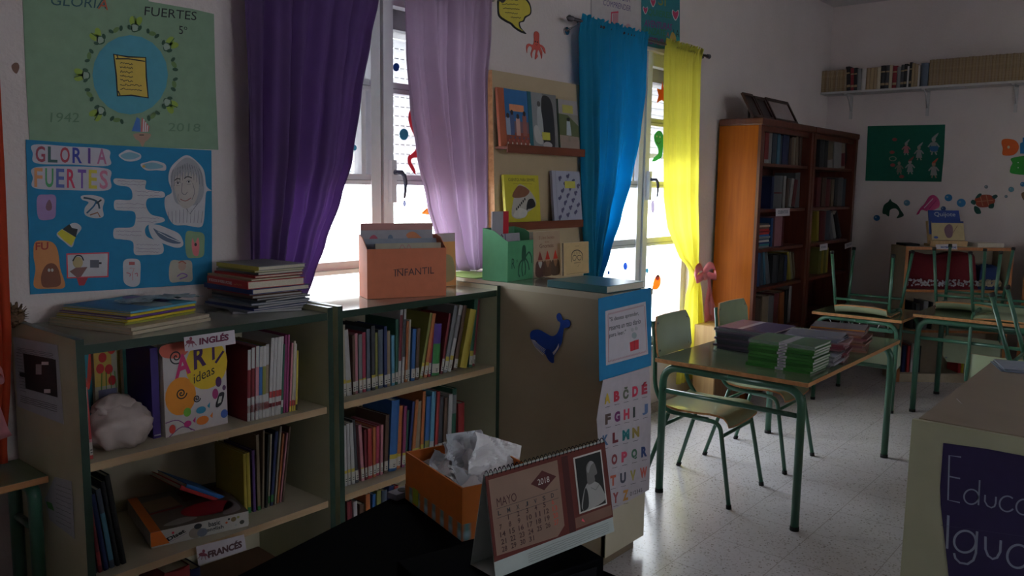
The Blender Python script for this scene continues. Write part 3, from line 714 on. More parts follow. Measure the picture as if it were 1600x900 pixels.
# wall between the windows and above the second window
s = Sheet(WF); s.sheet(smooth([(778, -6), (790, -12), (812, -10), (824, 0), (829, 10), (829, 22), (821, 28), (818, 34), (812, 36), (814, 44), (822, 53), (812, 50), (802, 43), (797, 38), (789, 34), (779, 26), (777, 14)], 5), INK, .003)
s.poly([(781, -4), (792, -9), (811, -7), (822, 2), (827, 11), (827, 21), (819, 26), (816, 32), (810, 35), (811, 43), (817, 49), (806, 43), (799, 36), (790, 31), (781, 24), (779, 13)], C((.62, .50, .07)), 1, True)
for i, (x, y, l) in enumerate(((783, 6, 26), (785, 13, 26), (788, 20, 20), (797, 27, 16), (786, -1, 22))): s.scribble((x, y), (x + l, y + 1.5), 2, INK, 2, .003, i + 5)
tag(s.build('speech_bubble'), 'yellow speech bubble cutout with black outline high on the wall between the windows', 'cutout')
CREDW = C((.62, .10, .08))
s = Sheet(WF)
s.sheet(smooth([(834, 52), (838, 49), (842, 53), (842, 64), (843, 69), (847, 71), (851, 76), (852, 84), (849, 80), (846, 74), (844, 74), (847, 82), (846, 92), (844, 84), (841, 78), (839, 84), (840, 88), (836, 93), (836, 86), (837, 79), (834, 78), (831, 84), (831, 91), (829, 84), (831, 75), (827, 72), (824, 76), (823, 83), (822, 72), (826, 68), (832, 70), (834, 64)], 4), CREDW, .002)
s.disc((836, 65), .9, 1.4, INK, 1); s.disc((839, 66), .9, 1.4, INK, 1); s.line([(836, 69), (838, 70.5), (840, 69)], .002, INK)
tag(s.build('octopus_cutout'), 'small red paper octopus on the wall between the windows', 'cutout')
s = Sheet(WF); s.sheet([(923, -40), (1000, -28), (1002, 66), (960, 58), (922, 44)], C((.56, .50, .50)), .0012); VI = C((.12, .08, .22))
s.line([(923.5, -40), (923.5, 44)], .004, INK)
s.text('LA LECTURA', (946, -4), (984, 4), (946, -16), VI, 1); s.text('COMPRENDER', (942, 8), (985, 18), (943, -1), VI, 1)
s.line([(954.5, 44), (955, 20), (966, 19)], .012, C((.65, .06, .12))); s.poly([(957, 22), (966, 21), (965, 44), (957, 43)], C((.55, .25, .28))); s.disc((961, 40), 1.5, 2.5, C((.5, .03, .1)), 2)
s.line([(930, 31), (936, 33), (933, 38), (930, 34), (936, 30)], .006, C((.25, .1, .14))); s.disc((981, 44), 4.5, 7, C((.55, .32, .34))); s.disc((980, 51), 3, 1.5, C((.4, .1, .14)), 2)
tag(s.build('poster'), 'white drawing paper poster above the blue curtain', 'poster')
s = Sheet(Fr((0, WY - .0025, 0), (1, 0, 0), (0, 0, 1))); s.sheet([(1002, -38), (1062, -30), (1062, 78), (1030, 76), (1002, 70)], C((.025, .20, .24)), .0012)
PU = C((.22, .04, .22)); GR = C((.03, .20, .10))
s.text('SI', (1028, 8), (1040, 10), (1028, -14), C((.28, .25, .05)), 1); s.text('QUIERES', (1011, 25), (1048, 31), (1012, 13), GR, 1, bold=.02)
s.text('AVENTURAS', (1006, 41), (1049, 48), (1007, 30), PU, 1, bold=.02); s.text('LANZATE', (1003, 53), (1039, 57), (1004, 42), GR, 1, bold=.02); s.text('A', (1041, 57), (1045, 57.5), (1041.5, 50), CREDW); s.text('LA', (1052, 57), (1061, 58), (1052, 46), INK)
s.text('LECTURA', (1004, 67), (1043, 73), (1005, 56), PU, 1, bold=.02)
for x, y, k in ((1008, 15, 1.0), (1020, 3, 1.1), (1055, 22, 1.4)):
    for e, mm, L in ((1.25, PAPER, 1), (1, C((.55, .05, .14)), 2)):
        s.poly([(x, y + 6 * k * e), (x - 3 * k * e, y), (x - 2.6 * k * e, y - 4 * k * e), (x, y - 2 * k * e), (x + 2.6 * k * e, y - 3.6 * k * e), (x + 3 * k * e, y + 1)], mm, L, True)
s.poly([(1046, 60), (1050, 50), (1055, 56), (1057, 66), (1060, 76), (1046, 76)], C((.55, .35, .10)), 2, True)
tag(s.build('poster'), 'teal reading poster with pink hearts, above the yellow curtain', 'poster')

# ================================================================== CREAM DISPLAY BOARD WITH PICTURE BOOKS
bx0, bx1, byf = ony(2.75, 770, 105).x, ony(2.75, 915, 300).x, 2.755
bo = empty('display_board', ((bx0 + bx1) / 2, 2.77, 1.04), label='cream display board with two wooden ledges between the windows', cat='display board')
CBD = mat('board_cream', (0.50, 0.38, 0.24), 0.6, noise=0.05, nscale=5)
z00, z01 = ony(byf, 790, 105).z, 1.02
b = MB(); b.prism([(bx0, byf, 2.115), (bx1, byf, 2.115), (bx1, byf, z01), (bx0 + .05, byf, z01)], (0, WY - byf - .002, 0), CBD, PLYE); b.build('panel', parent=bo)
LEDGE = wood('red_brown_ledge', (0.20, 0.055, 0.03), (0.15, 0.04, 0.02), .4, 'X')
for (pa, z) in (((783, 222), 1.742), ((775, 345), 1.352)):
    xa = bx0 + .03; bx1 = ony(byf - .08, 912, 300).x
    m = MB(); m.box((xa, byf - .075, z - .012), (bx1, byf, z), LEDGE); m.box((xa, byf - .083, z - .03), (bx1, byf - .075, z + .012), LEDGE); m.build('ledge', parent=bo)

def cover_frame(x0, x1, z0, z1, y, lean=0.0):
    """frame of a book front standing on a ledge: origin bottom left; leans back at the top"""
    return Fr((x0, y, z0), (1, 0, 0), (0, math.sin(lean), math.cos(lean)))
def display_book(label, fr, w, h, t, cov, spine, draw):
    s = Sheet(fr, pix=False); s.base = -t
    s.sheet([(0, 0), (w, 0), (w, h), (0, h)], cov, t, side=spine)
    draw(s, w, h)
    return tag(s.build('picture_book'), label, 'book')
LB = byf - .052
def dk(s, w, h):
    s.rect(0, 0, w * .2, h, C((.45, .12, .06))); s.rect(w * .2, h * .45, w, h, C((.04, .16, .38))); s.rect(w * .35, h * .62, w * .85, h * .74, C((.75, .28, .14)), 2)
    s.rect(w * .2, 0, w, h * .25, C((.30, .08, .05)), 1)
    for i, x in enumerate((.28, .42, .62, .85)):
        hh = h * (.50 + .06 * (i % 2)); s.rect(w * (x - .07), h * .2, w * (x + .07), hh, C([(.3, .35, .45), (.08, .12, .25), (.6, .35, .3), (.35, .12, .1)][i]), 3); s.disc((w * x, hh + h * .035), w * .05, h * .045, C((.05, .03, .03)), 4)
    for i in range(16): s.disc((w * (.24 + .05 * i), h * (.06 + .05 * (i % 3))), w * .025, h * .02, C([(.6, .55, .5), (.5, .1, .08), (.1, .1, .2)][i % 3]), 4, 8)
def ph(s, w, h):
    s.rect(0, 0, w * .12, h, C((.03, .14, .18))); s.poly([(w * .12, 0), (w * .55, 0), (w * .5, h), (w * .12, h)], C((.28, .28, .29))); s.poly([(w * .5, 0), (w * .85, 0), (w * .85, h * .8), (w * .6, h * .97), (w * .45, h * .8)], C((.03, .03, .035)), 2, True)
    s.poly([(w * .3, h * .3), (w * .48, h * .3), (w * .42, h * .75), (w * .3, h * .7)], C((.42, .42, .43)), 3, True); s.disc((w * .36, h * .8), w * .06, h * .05, C((.1, .09, .09)), 4); s.poly([(w * .15, h * .35), (w * .28, h * .4), (w * .45, h * .1), (w * .2, h * .12)], C((.5, .48, .47)), 4, True)
    s.rect(w * .42, h * .16, w * .7, h * .30, C((.60, .55, .08)), 5); s.disc((w * .6, h * .07), w * .16, h * .06, C((.5, .45, .46)), 5)
def gr(s, w, h):
    s.rect(0, 0, w, h * .30, C((.36, .27, .22))); s.poly([(0, h * .3), (0, h * .72), (w * .5, h * .7), (w, h * .5), (w, h * .28)], C((.12, .14, .06)), 2); s.rect(0, h * .72, w, h, C((.38, .34, .34)), 1); s.rect(w * .25, h * .74, w * .75, h * .9, C((.5, .45, .12)), 3)
    s.rect(0, 0, w * .06, h, C((.02, .05, .03)), 4); s.poly([(w * .38, h * .3), (w * .62, h * .3), (w * .58, h * .58), (w * .42, h * .58)], C((.45, .5, .55)), 4); s.disc((w * .5, h * .62), w * .08, h * .035, INK, 5); s.rect(w * .46, h * .18, w * .56, h * .3, C((.3, .25, .2)), 4)
def ye(s, w, h):
    s.text('CUENTOS PARA SIEMPRE', (w * .12, h * .87), (w * .88, h * .87), (w * .12, h * .93), INK); s.scribble((w * .25, h * .82), (w * .8, h * .82), .003, INK, 1, .001, 3)
    s.poly([(w * .15, h * .2), (w * .35, h * .75), (w * .55, h * .78), (w * .8, h * .6), (w * .88, h * .38), (w * .6, h * .22), (w * .4, h * .10)], C((.45, .42, .38)), 1, True); s.poly([(w * .2, h * .55), (w * .4, h * .78), (w * .7, h * .68), (w * .55, h * .55)], C((.22, .09, .05)), 2, True)
    s.poly([(w * .6, h * .3), (w * .85, h * .35), (w * .8, h * .5), (w * .65, h * .48)], INK, 2, True); s.poly([(w * .2, h * .15), (w * .5, h * .12), (w * .6, h * .25), (w * .35, h * .32)], C((.6, .58, .55)), 2, True)
    for i in range(10): s.disc((w * (.3 + .05 * i), h * (.3 + .04 * ((i * 7) % 6))), .006, .008, INK, 3, 8)
def fl(s, w, h):
    s.line([(w * .12, 0), (w * .12, h)], .003, C((.25, .25, .35)))
    for i in range(18):
        x, y = w * (.18 + .75 * ((i * .381) % 1)), h * (.08 + .86 * (i / 18)); s.disc((x, y), .010, .014, C((.10, .09, .18)), 2, 8, i); s.disc((x + .012, y + .008), .007, .010, C((.10, .09, .18)), 2, 8, i * 2)
        s.line([(x, y), (x - .004, y - .02)], .002, C((.12, .12, .2)), 2)
    s.rect(w * .42, h * .66, w * .8, h * .80, C((.60, .55, .10)), 4)
def rowb(px0, px1, y0, y1, yy):
    a = ony(yy, px0, y1); c = ony(yy, px1, (y0 + y1) / 2); t = ony(yy, px0, y0); return a.x, c.x, t.z - a.z
for (px0, px1, y0, y1, zz, cov, sp, fn, lab) in (
        (783, 830, 131, 218, 1.742, C((.2, .12, .15)), C((.45, .12, .06)), dk, 'photo book of a crowd under blue sky, on the upper board ledge'),
        (829, 875, 138, 222, 1.742, C((.2, .2, .2)), C((.03, .14, .18)), ph, 'grey photo book with a yellow label, middle of the upper ledge of the cream board'),
        (874, 908, 146, 222, 1.742, C((.3, .28, .25)), C((.02, .05, .03)), gr, 'photo book with a walker on a green hill, beside the blue curtain'),
        (792, 847, 264, 337, 1.352, C((.58, .50, .04)), C((.5, .45, .05)), ye, 'bright yellow storybook on the lower ledge of the cream board'),
        (867, 912, 257, 333, 1.352, C((.42, .42, .52)), C((.3, .3, .4)), fl, 'pale blue notebook with dark sprigs on the lower ledge of the cream board')):
    x0, x1, hh = rowb(px0, px1, y0, y1, LB)
    display_book(lab, cover_frame(x0, x1, zz + .002, 0, LB, .10), x1 - x0 - .004, hh * 1.07, .016, cov, sp, fn)

# ================================================================== GREEN-EDGED SCHOOL BOOKCASES AND THE END CUPBOARD
def low_bookcase(x0, x1, label, yf=2.303, yb=2.775, zt=1.10):
    o = empty('low_bookcase', ((x0 + x1) / 2, (yf + yb) / 2, 0), label=label, cat='bookcase')
    T = .022
    for xa, xb in ((x0, x0 + T), (x1 - T, x1)):
        MB().box((xa, yf, 0), (xb, yb, zt + .018), [CREAM, GEDGE, GEDGE, OLIVE if xb > x1 - .01 else CREAM, GEDGE, OLIVE]).build('side_panel', parent=o)
    MB().box((x0 + T, yf + .002, zt - .026), (x1 - T, yb, zt), [CREAM, TOPL, GEDGE, CREAM, GEDGE, CREAM]).build('top_panel', parent=o)
    for z in (.762, .415, .10): MB().box((x0 + T, yf + .012, z - .024), (x1 - T, yb - .014, z), [CREAM, CREAM, BEECHE, CREAM, CREAM, CREAM]).build('shelf', parent=o)
    MB().box((x0 + T, yf + .02, 0), (x1 - T, yf + .038, .076), CREAM).build('plinth', parent=o)
    MB().box((x0 + T, yb - .012, .0), (x1 - T, yb, zt - .026), CREAM).build('back_panel', parent=o)
    return o
BEECHE = wood('shelf_lip', (0.48, 0.33, 0.19), (0.42, 0.28, 0.15), .5, 'X')
low_bookcase(.907, 1.765, 'cream bookcase with dark green edges and an INGLES sign, left of the two low ones')
low_bookcase(1.787, 2.662, 'cream bookcase with dark green edges packed with books, right of the two low ones')
# end cupboard standing at right angles to the wall
o = empty('end_cupboard', (2.815, 2.24, 0), label='plain cream cupboard with a blue whale, at the end of the low bookcases', cat='cupboard')
ex0, ex1, ey0, ey1, et = 2.668, 2.965, 1.732, 2.775, 1.133
BACKP = mat('cream_back_panel', (0.40, 0.33, 0.22), 0.55, noise=0.08, nscale=3)
MB().box((ex0, ey0 + .002, .055), (ex0 + .02, ey1, et - .026), BACKP).build('back_panel', parent=o)
MB().box((ex0 - .002, ey0 - .004, et - .026), (ex1 + .003, ey1, et), [CREAM, TOPL, CREAM, CREAM, CREAM, CREAM]).build('top_panel', parent=o)
MB().box((ex0, ey0 - .002, .055), (ex1, ey0 + .02, et - .026), [BEECHE, CREAM, CREAM, CREAM, CREAM, CREAM]).build('side_panel', parent=o)
MB().box((ex0 + .02, ey1 - .02, .055), (ex1, ey1, et - .026), CREAM).build('side_panel', parent=o)
for z in (.08, .42, .76): MB().box((ex0 + .02, ey0 + .02, z - .022), (ex1 - .01, ey1 - .02, z), CREAM).build('shelf', parent=o)
MB().box((ex0 + .005, ey0 + .03, 0), (ex1 - .03, ey1, .055), C((.2, .15, .1))).build('plinth', parent=o)
# whale cutout on it
WHF = Fr((ex0 - .001, 0, 0), (0, -1, 0), (0, 0, 1)); DB = C((.015, .07, .40)); 
s = Sheet(WHF); s.sheet(smooth([(829, 521), (833, 516), (842, 515), (852, 520), (862, 525), (870, 522), (875, 512), (876, 504), (872, 501), (870, 494), (873, 489), (877, 492), (880, 500), (886, 499), (891, 502), (890, 511), (882, 513), (880, 521), (878, 535), (872, 547), (866, 556), (865, 567), (858, 563), (853, 554), (845, 548), (836, 540), (830, 530)], 5), DB, .003)
for i in range(5): s.line([(831 + i * 1.2, 530 + i * .4), (838 + i * 1.5, 543 - i * .8), (850 + i * .8, 555 - i * 2.2)], .0025, PAPER, 1, True)
for i in range(3): s.line([(864, 556 - i * 2.2), (870, 548 - i * 1.6), (874, 541 - i * 2)], .0025, PAPER, 1, True)
s.poly([(855, 545), (862, 548), (866, 556), (865, 567), (859, 563), (854, 555)], C((.01, .04, .26)), 2, True); s.disc((839, 533), 1, 1, INK, 2)
tag(s.build('whale_cutout'), 'dark blue whale cutout on the side of the cream end cupboard', 'cutout')
# posters on the cupboard's narrow face
PF = Fr((0, ey0 - .003, 0), (1, 0, 0), (0, 0, 1))
s = Sheet(PF); s.sheet([(934.5, 466.5), (1016.5, 449), (1017.5, 480), (1017, 571), (936, 596)], C((.015, .20, .42), .7), .0015)
s.base += .0005
s.poly([(945, 486), (1008, 471), (1012, 553), (946, 571)], C((.55, .50, .55)), 1)
for i in range(26): 
    t = i / 26; s.line([(949 + 56 * t, 492 - 14 * t), (950 + 56 * t, 489 - 14 * t), (951 + 56 * t, 492 - 14.4 * t)], .002, C((.35, .05, .07)), 2); s.line([(949 + 60 * t, 566 - 16 * t), (950 + 60 * t, 563 - 16 * t), (951 + 60 * t, 566 - 16.4 * t)], .002, C((.35, .05, .07)), 2)
s.line([(949, 492), (950, 565)], .0025, C((.35, .05, .07)), 2); s.line([(1006, 478), (1010, 549)], .0025, C((.35, .05, .07)), 2)
for i, t in enumerate(('"Si deseas aprender,', 'reserva un rato diario', 'para leer."')):
    L_ = (46, 49, 26)[i]; s.text(t, (951, 504.5 + 12.3 * i), (951 + L_, 504.5 + 12.3 * i - L_ * .235), (951, 496 + 12.3 * i), INK, 2, bold=.01)
s.poly([(983, 535), (990, 532), (997, 530), (997, 545), (990, 547), (984, 549)], C((.6, .04, .06)), 2); s.disc((990, 524), 4, 5, C((.3, .36, .38)), 2); s.disc((987, 515), 2.4, 3, C((.4, .4, .42)), 3); s.disc((993, 513), 2.4, 3, C((.4, .4, .42)), 3); s.line([(990, 532), (990, 547)], .002, INK, 3)
tag(s.build('poster'), 'blue card with a quotation about reading on the narrow side of the cream cupboard', 'poster')
s = Sheet(Fr((0, ey0 - .0065, 0), (1, 0, 0), (0, 0, 1))); s.sheet([(942, 594), (1014, 573), (1017, 640), (1016, 700), (1014, 765), (946, 803), (935, 700), (932, 655), (936, 628)], C((.46, .41, .45), .7), .001)
rows = [('ABČDÉ', 944, 632), ('FGHIJ', 945, 664), ('KLMN', 941, 697), ('OPQR', 955, 727), ('TUVW', 953, 760), ('YZ', 957, 787)]
pal = [(.55, .38, .05), (.5, .03, .06), (.10, .12, .08), (.55, .03, .08), (.45, .04, .08), (.12, .07, .06), (.16, .02, .12), (.6, .05, .10), (.03, .04, .04), (.10, .16, .32), (.05, .12, .25), (.18, .02, .03), (.02, .18, .20), (.30, .22, .05), (.25, .04, .05), (.6, .06, .12), (.06, .16, .10), (.02, .05, .18), (.5, .10, .05), (.05, .05, .08), (.42, .34, .10), (.6, .12, .10), (.3, .05, .05), (.5, .22, .04)]
q = 0
for st, x, y in rows:
    for i, ch in enumerate(st):
        X = x + i * (14.5 if len(st) == 5 else 15.5); Y = y - (X - x) * .26; wd = 11 if ch in 'MNW' else 9; wd = 3.5 if ch == 'I' else wd
        s.text(ch, (X, Y), (X + wd, Y - wd * .26), (X, Y - (19 if ch in 'ČÉ' else 16.5)), C(pal[q % len(pal)]), 1, bold=.06); q += 1
        s.line([(X + 1, Y + 4.5), (X + 9, Y + 2.6)], .0015, INK, 1)
s.text('012345', (984, 775), (1003, 768), (984, 769), INK, 1)
tag(s.build('poster'), 'white alphabet chart with coloured letters on the narrow side of the cream cupboard', 'poster')

# sheets on the left end panel of the bookcases
LF = Fr((.905, 0, 0), (0, -1, 0), (0, 0, 1))
s = Sheet(LF); s.sheet([(21, 526), (90, 539), (100, 663), (28, 635)], C((.40, .44, .50), .7), .001)
s.poly([(37, 552), (88, 562), (91, 621), (41, 607)], INK, 1); s.poly([(31, 581), (41, 583), (41, 590), (32, 588)], INK, 1); s.rect(66, 565, 77, 570, PAPER, 2); s.rect(57, 569, 66, 585, C((.3, .3, .32)), 2); s.rect(70, 608, 80, 614, PAPER, 2)
for i in range(14): s.scribble((25 + i * .6, 545 + i * 5), (34 + i * .6, 547 + i * 5), 1, INK, 1, .001, i)
for i in range(4): s.scribble((28, 543 + 2.6 * i), (84, 553 + 2.6 * i), 1, INK, 1, .001, i + 20); s.scribble((33, 618 + 3 * i), (90, 634 + 3 * i), 1, C((.1, .1, .12)), 1, .002, i + 60)
tag(s.build('paper_sheet'), 'printed notice with a black table on the left end of the bookcases', 'paper')
s = Sheet(LF); s.sheet([(86, 745), (112, 752), (117, 842), (78, 812), (70, 780)], C((.36, .38, .42), .7), .001)
for i in range(9): s.scribble((88, 757 + 7 * i), (112, 765 + 7.6 * i), 1.2, INK, 1, .001, i)
s.poly([(73, 783), (82, 786), (86, 798), (76, 793)], C((.05, .28, .06)), 2)
tag(s.build('paper_sheet'), 'white printed sheet low on the left end of the bookcases', 'paper')

# shelf signs
def horse(s, cx, cy, k, m):
    s.poly([(cx - 5 * k, cy), (cx - 2 * k, cy - 2 * k), (cx + 3 * k, cy - 1 * k), (cx + 5 * k, cy + 1 * k), (cx + 2 * k, cy + 2 * k), (cx - 3 * k, cy + 2 * k)], m, 2, True)
    for a, b_ in (((-3, 1), (-6, 5)), ((-1, 2), (-2, 6)), ((2, 2), (3, 6)), ((4, 1), (7, 4))): s.line([(cx + a[0] * k, cy + a[1] * k), (cx + b_[0] * k, cy + b_[1] * k)], .0022, m, 2)
    s.disc((cx + .5 * k, cy - 3.6 * k), 1.6 * k, 2 * k, m, 2)
SG = Fr((0, 2.300, 0), (1, 0, 0), (0, 0, 1)); SGW = C((.56, .50, .54), .6); MAR = C((.16, .02, .06))
def sign(st, quad, t0, t1, th, hc, label, ink=MAR, fr=SG, k=1.4):
    s = Sheet(fr); s.sheet(quad, SGW, .0008); s.text(st, t0, t1, th, ink, 1, bold=.05)
    if hc: horse(s, hc[0], hc[1], k, C((.25, .05, .08)))
    return tag(s.build('shelf_sign'), label, 'sign')
sign('INGLÉS', [(287, 527), (366, 515.5), (368, 537), (289, 549)], (311, 539), (357, 531.5), (311, 526), (297, 534), 'white INGLES sign on the top edge of the left bookcase')
sign('FRANCÉS', [(306, 854), (381, 835), (385, 859), (310, 884)], (325, 872.5), (378, 855), (324, 859), (317, 866), 'white FRANCES sign on the lower shelf edge of the left bookcase', C((.10, .04, .05)))

# ================================================================== BOOKS
def proj(P):
    d = Vector(P) - CAM; z = d.dot(_fw); return 800 + FPX * d.dot(RT) / z, 450 - FPX * d.dot(UP) / z
def colx(px, Y, Z):
    a, b = 0.2, 12.0
    for _ in range(40):
        m = (a + b) / 2
        if proj((m, Y, Z))[0] < px: a = m
        else: b = m
    return (a + b) / 2
def coly(px, X, Z):
    a, b = -2.0, 4.0
    for _ in range(40):
        m = (a + b) / 2
        if proj((X, m, Z))[0] > px: a = m
        else: b = m
    return (a + b) / 2
COL = {'white': (.52, .49, .48), 'cream': (.50, .42, .30), 'grey': (.22, .22, .23), 'charcoal': (.05, .05, .06), 'black': (.012, .012, .015), 'brown': (.14, .07, .04), 'tan': (.34, .24, .14),
       'red': (.45, .03, .03), 'dark red': (.22, .015, .025), 'crimson': (.42, .03, .08), 'pink': (.60, .22, .26), 'magenta': (.30, .03, .14), 'orange': (.62, .17, .03), 'yellow': (.65, .50, .03), 'olive': (.28, .28, .05),
       'green': (.04, .28, .06), 'dark green': (.02, .12, .07), 'teal': (.03, .22, .24), 'blue': (.02, .14, .42), 'light blue': (.10, .34, .50), 'navy': (.02, .035, .15), 'purple': (.13, .05, .25), 'violet': (.10, .04, .32), 'beige': (.40, .29, .15), 'slate': (.10, .13, .18)}
ORD = 'first second third fourth fifth sixth seventh eighth ninth tenth eleventh twelfth thirteenth fourteenth fifteenth sixteenth seventeenth eighteenth nineteenth twentieth'.split()
def ordn(i):
    if i < 20: return ORD[i]
    t = {2: 'twenty', 3: 'thirty', 4: 'forty', 5: 'fifty', 6: 'sixty'}; a, b = divmod(i + 1, 10)
    return {2: 'twentieth', 3: 'thirtieth', 4: 'fortieth', 5: 'fiftieth'}[a] if b == 0 else t[a] + '-' + ORD[b - 1]
def book_mesh(th, d, h, cov, bands=(), lbl=None, spine=None, name='book'):
    """x thickness, y depth from the spine (facing -y), z height"""
    m = MB(); c = .0018 if th > .008 else .0008; t = th / 2; sp = spine or cov
    m.box((-t, 0, 0), (-t + c, d, h), cov); m.box((t - c, 0, 0), (t, d, h), cov)
    # rounded spine
    n = 6; prof = [(-t + (2 * t) * i / n, -.18 * th * math.sin(math.pi * i / n)) for i in range(n + 1)]
    m.grid([[(x, y, 0), (x, y, h)] for x, y in prof], sp, True)
    for z in (0, h):
        k = len(m.v); m.v += [Vector((x, y, z)) for x, y in prof] ; m.face(list(range(k, k + n + 1))[::(1 if z else -1)], sp)
    m.box((-t + c, c, .004), (t - c, d - .004, h - .004), PAGES)
    for (z0, z1, cc) in bands:
        k = [(x * 1.01, y - .0006, z) for x, y in prof for z in (0,)]
        m.grid([[(x, y - .0006, z0 * h), (x, y - .0006, z1 * h)] for x, y in prof], cc, True)
    if lbl:
        m.grid([[(x * .99, y - .0012, lbl[0]), (x * .99, y - .0012, lbl[1])] for x, y in prof], LBLP, True)
        for i in range(2): m.grid([[(x * .7, y - .0018, lbl[0] + .006 + .008 * i), (x * .7, y - .0018, lbl[0] + .009 + .008 * i)] for x, y in prof], INK, True)
    return m
LBLP = C((.46, .43, .38))
BROWN_M = C((.30, .02, .03))
def stand(m, loc, lean=0.0, rz=0.0, th=.02, name='book', label='', cat='book', group=None):
    o = m.build(name, local=True)
    lift = abs(math.sin(lean)) * th / 2
    o.matrix_world = Matrix.Translation(Vector(loc) + Vector((0, 0, lift))) @ Matrix.Rotation(rz, 4, 'Z') @ Matrix.Rotation(lean, 4, 'Y')
    return tag(o, label, cat, group)
DIM = .78  # darkens book colours, putting the shade of the shelves into them
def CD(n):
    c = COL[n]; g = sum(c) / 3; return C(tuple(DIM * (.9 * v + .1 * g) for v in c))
def row(px_list, Y, Z, place, group, depth=.17, seed=1, ystep=.006, size=('thin', 'thick')):
    """(px0, px1, height, top shift px, colour, [bands], label?)"""
    rr = random.Random(seed)
    for i, it in enumerate(px_list):
        p0, p1, h, sh, cn = it[:5]; bands = it[5] if len(it) > 5 else (); lb = it[6] if len(it) > 6 else True
        a, b = colx(p0, Y, Z), colx(p1, Y, Z); th = max(.004, (b - a) - .0006)
        if sh:
            xt = colx((p0 + p1) / 2 + sh, Y, Z + h); lean = math.atan2(xt - (a + b) / 2, h)
        else: lean = 0
        th2 = th * math.cos(lean) * .97
        bd = [(z0, z1, CD(c)) for z0, z1, c in bands]
        m = book_mesh(th2, depth * (.85 + .2 * rr.random()), h, CD(cn), bd, (.012, .05) if lb else None)
        sz = size[0] if th2 < .014 else size[1] if th2 > .024 else ''
        nb = bands[0][2] if bands else ''
        desc = ' '.join(w for w in (sz, cn + (' and ' + nb if nb and nb != cn else ''), 'book') if w)
        stand(m, ((a + b) / 2, Y + ystep * rr.random(), Z + .001), lean, 0, th2, label='%s, %s from left, %s' % (desc, ordn(i), place), group=group)
W_ = 'white'; YB = [(.10, .24, 'yellow')]
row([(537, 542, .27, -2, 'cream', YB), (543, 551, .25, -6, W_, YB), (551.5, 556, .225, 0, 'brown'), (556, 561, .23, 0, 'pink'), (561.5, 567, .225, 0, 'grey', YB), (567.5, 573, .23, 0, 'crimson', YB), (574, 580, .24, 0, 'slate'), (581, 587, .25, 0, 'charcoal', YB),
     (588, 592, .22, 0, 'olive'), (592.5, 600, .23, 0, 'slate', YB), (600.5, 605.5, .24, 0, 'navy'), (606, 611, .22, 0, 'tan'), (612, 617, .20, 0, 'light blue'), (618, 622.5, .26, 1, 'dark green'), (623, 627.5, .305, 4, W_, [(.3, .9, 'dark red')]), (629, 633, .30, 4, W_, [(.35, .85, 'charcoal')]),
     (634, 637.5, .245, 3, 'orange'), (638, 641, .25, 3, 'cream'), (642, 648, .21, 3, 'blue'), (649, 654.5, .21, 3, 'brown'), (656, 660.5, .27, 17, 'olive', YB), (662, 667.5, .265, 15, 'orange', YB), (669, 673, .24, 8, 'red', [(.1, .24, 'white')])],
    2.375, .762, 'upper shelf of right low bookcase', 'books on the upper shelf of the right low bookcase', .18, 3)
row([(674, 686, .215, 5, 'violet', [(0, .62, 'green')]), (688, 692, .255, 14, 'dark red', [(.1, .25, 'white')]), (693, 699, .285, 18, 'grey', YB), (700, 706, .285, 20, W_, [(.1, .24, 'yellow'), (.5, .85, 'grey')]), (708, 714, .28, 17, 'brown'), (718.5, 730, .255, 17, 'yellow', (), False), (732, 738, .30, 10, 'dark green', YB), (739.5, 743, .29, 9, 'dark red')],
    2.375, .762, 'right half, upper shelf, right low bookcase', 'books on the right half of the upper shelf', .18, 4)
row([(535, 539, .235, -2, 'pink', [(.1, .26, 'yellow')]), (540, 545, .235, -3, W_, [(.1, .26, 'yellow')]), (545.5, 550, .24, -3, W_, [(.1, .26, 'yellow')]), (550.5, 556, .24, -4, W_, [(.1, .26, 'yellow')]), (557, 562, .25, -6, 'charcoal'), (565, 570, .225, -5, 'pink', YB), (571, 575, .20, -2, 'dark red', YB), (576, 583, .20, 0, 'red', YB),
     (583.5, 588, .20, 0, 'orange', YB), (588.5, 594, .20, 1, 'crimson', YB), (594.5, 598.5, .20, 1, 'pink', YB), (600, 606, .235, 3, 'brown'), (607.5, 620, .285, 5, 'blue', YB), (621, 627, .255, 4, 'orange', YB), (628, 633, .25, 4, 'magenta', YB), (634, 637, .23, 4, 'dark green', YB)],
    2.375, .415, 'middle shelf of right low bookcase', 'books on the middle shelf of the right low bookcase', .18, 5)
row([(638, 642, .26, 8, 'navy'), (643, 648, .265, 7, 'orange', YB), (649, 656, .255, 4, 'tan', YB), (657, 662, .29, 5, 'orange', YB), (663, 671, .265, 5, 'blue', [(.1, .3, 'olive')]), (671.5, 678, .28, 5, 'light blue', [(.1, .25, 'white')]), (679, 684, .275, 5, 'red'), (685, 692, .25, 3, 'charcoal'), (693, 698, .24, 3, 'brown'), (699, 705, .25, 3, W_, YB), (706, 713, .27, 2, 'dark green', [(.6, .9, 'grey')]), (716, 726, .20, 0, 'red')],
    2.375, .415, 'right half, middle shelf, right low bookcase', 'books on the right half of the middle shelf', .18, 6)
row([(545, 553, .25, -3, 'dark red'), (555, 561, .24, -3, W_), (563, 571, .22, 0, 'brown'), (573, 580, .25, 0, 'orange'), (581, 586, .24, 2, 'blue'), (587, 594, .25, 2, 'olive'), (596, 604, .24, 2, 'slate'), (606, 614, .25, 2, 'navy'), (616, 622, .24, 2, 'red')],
    2.385, .10, 'bottom shelf of right low bookcase', 'books on the bottom shelf of the right low bookcase', .18, 7)
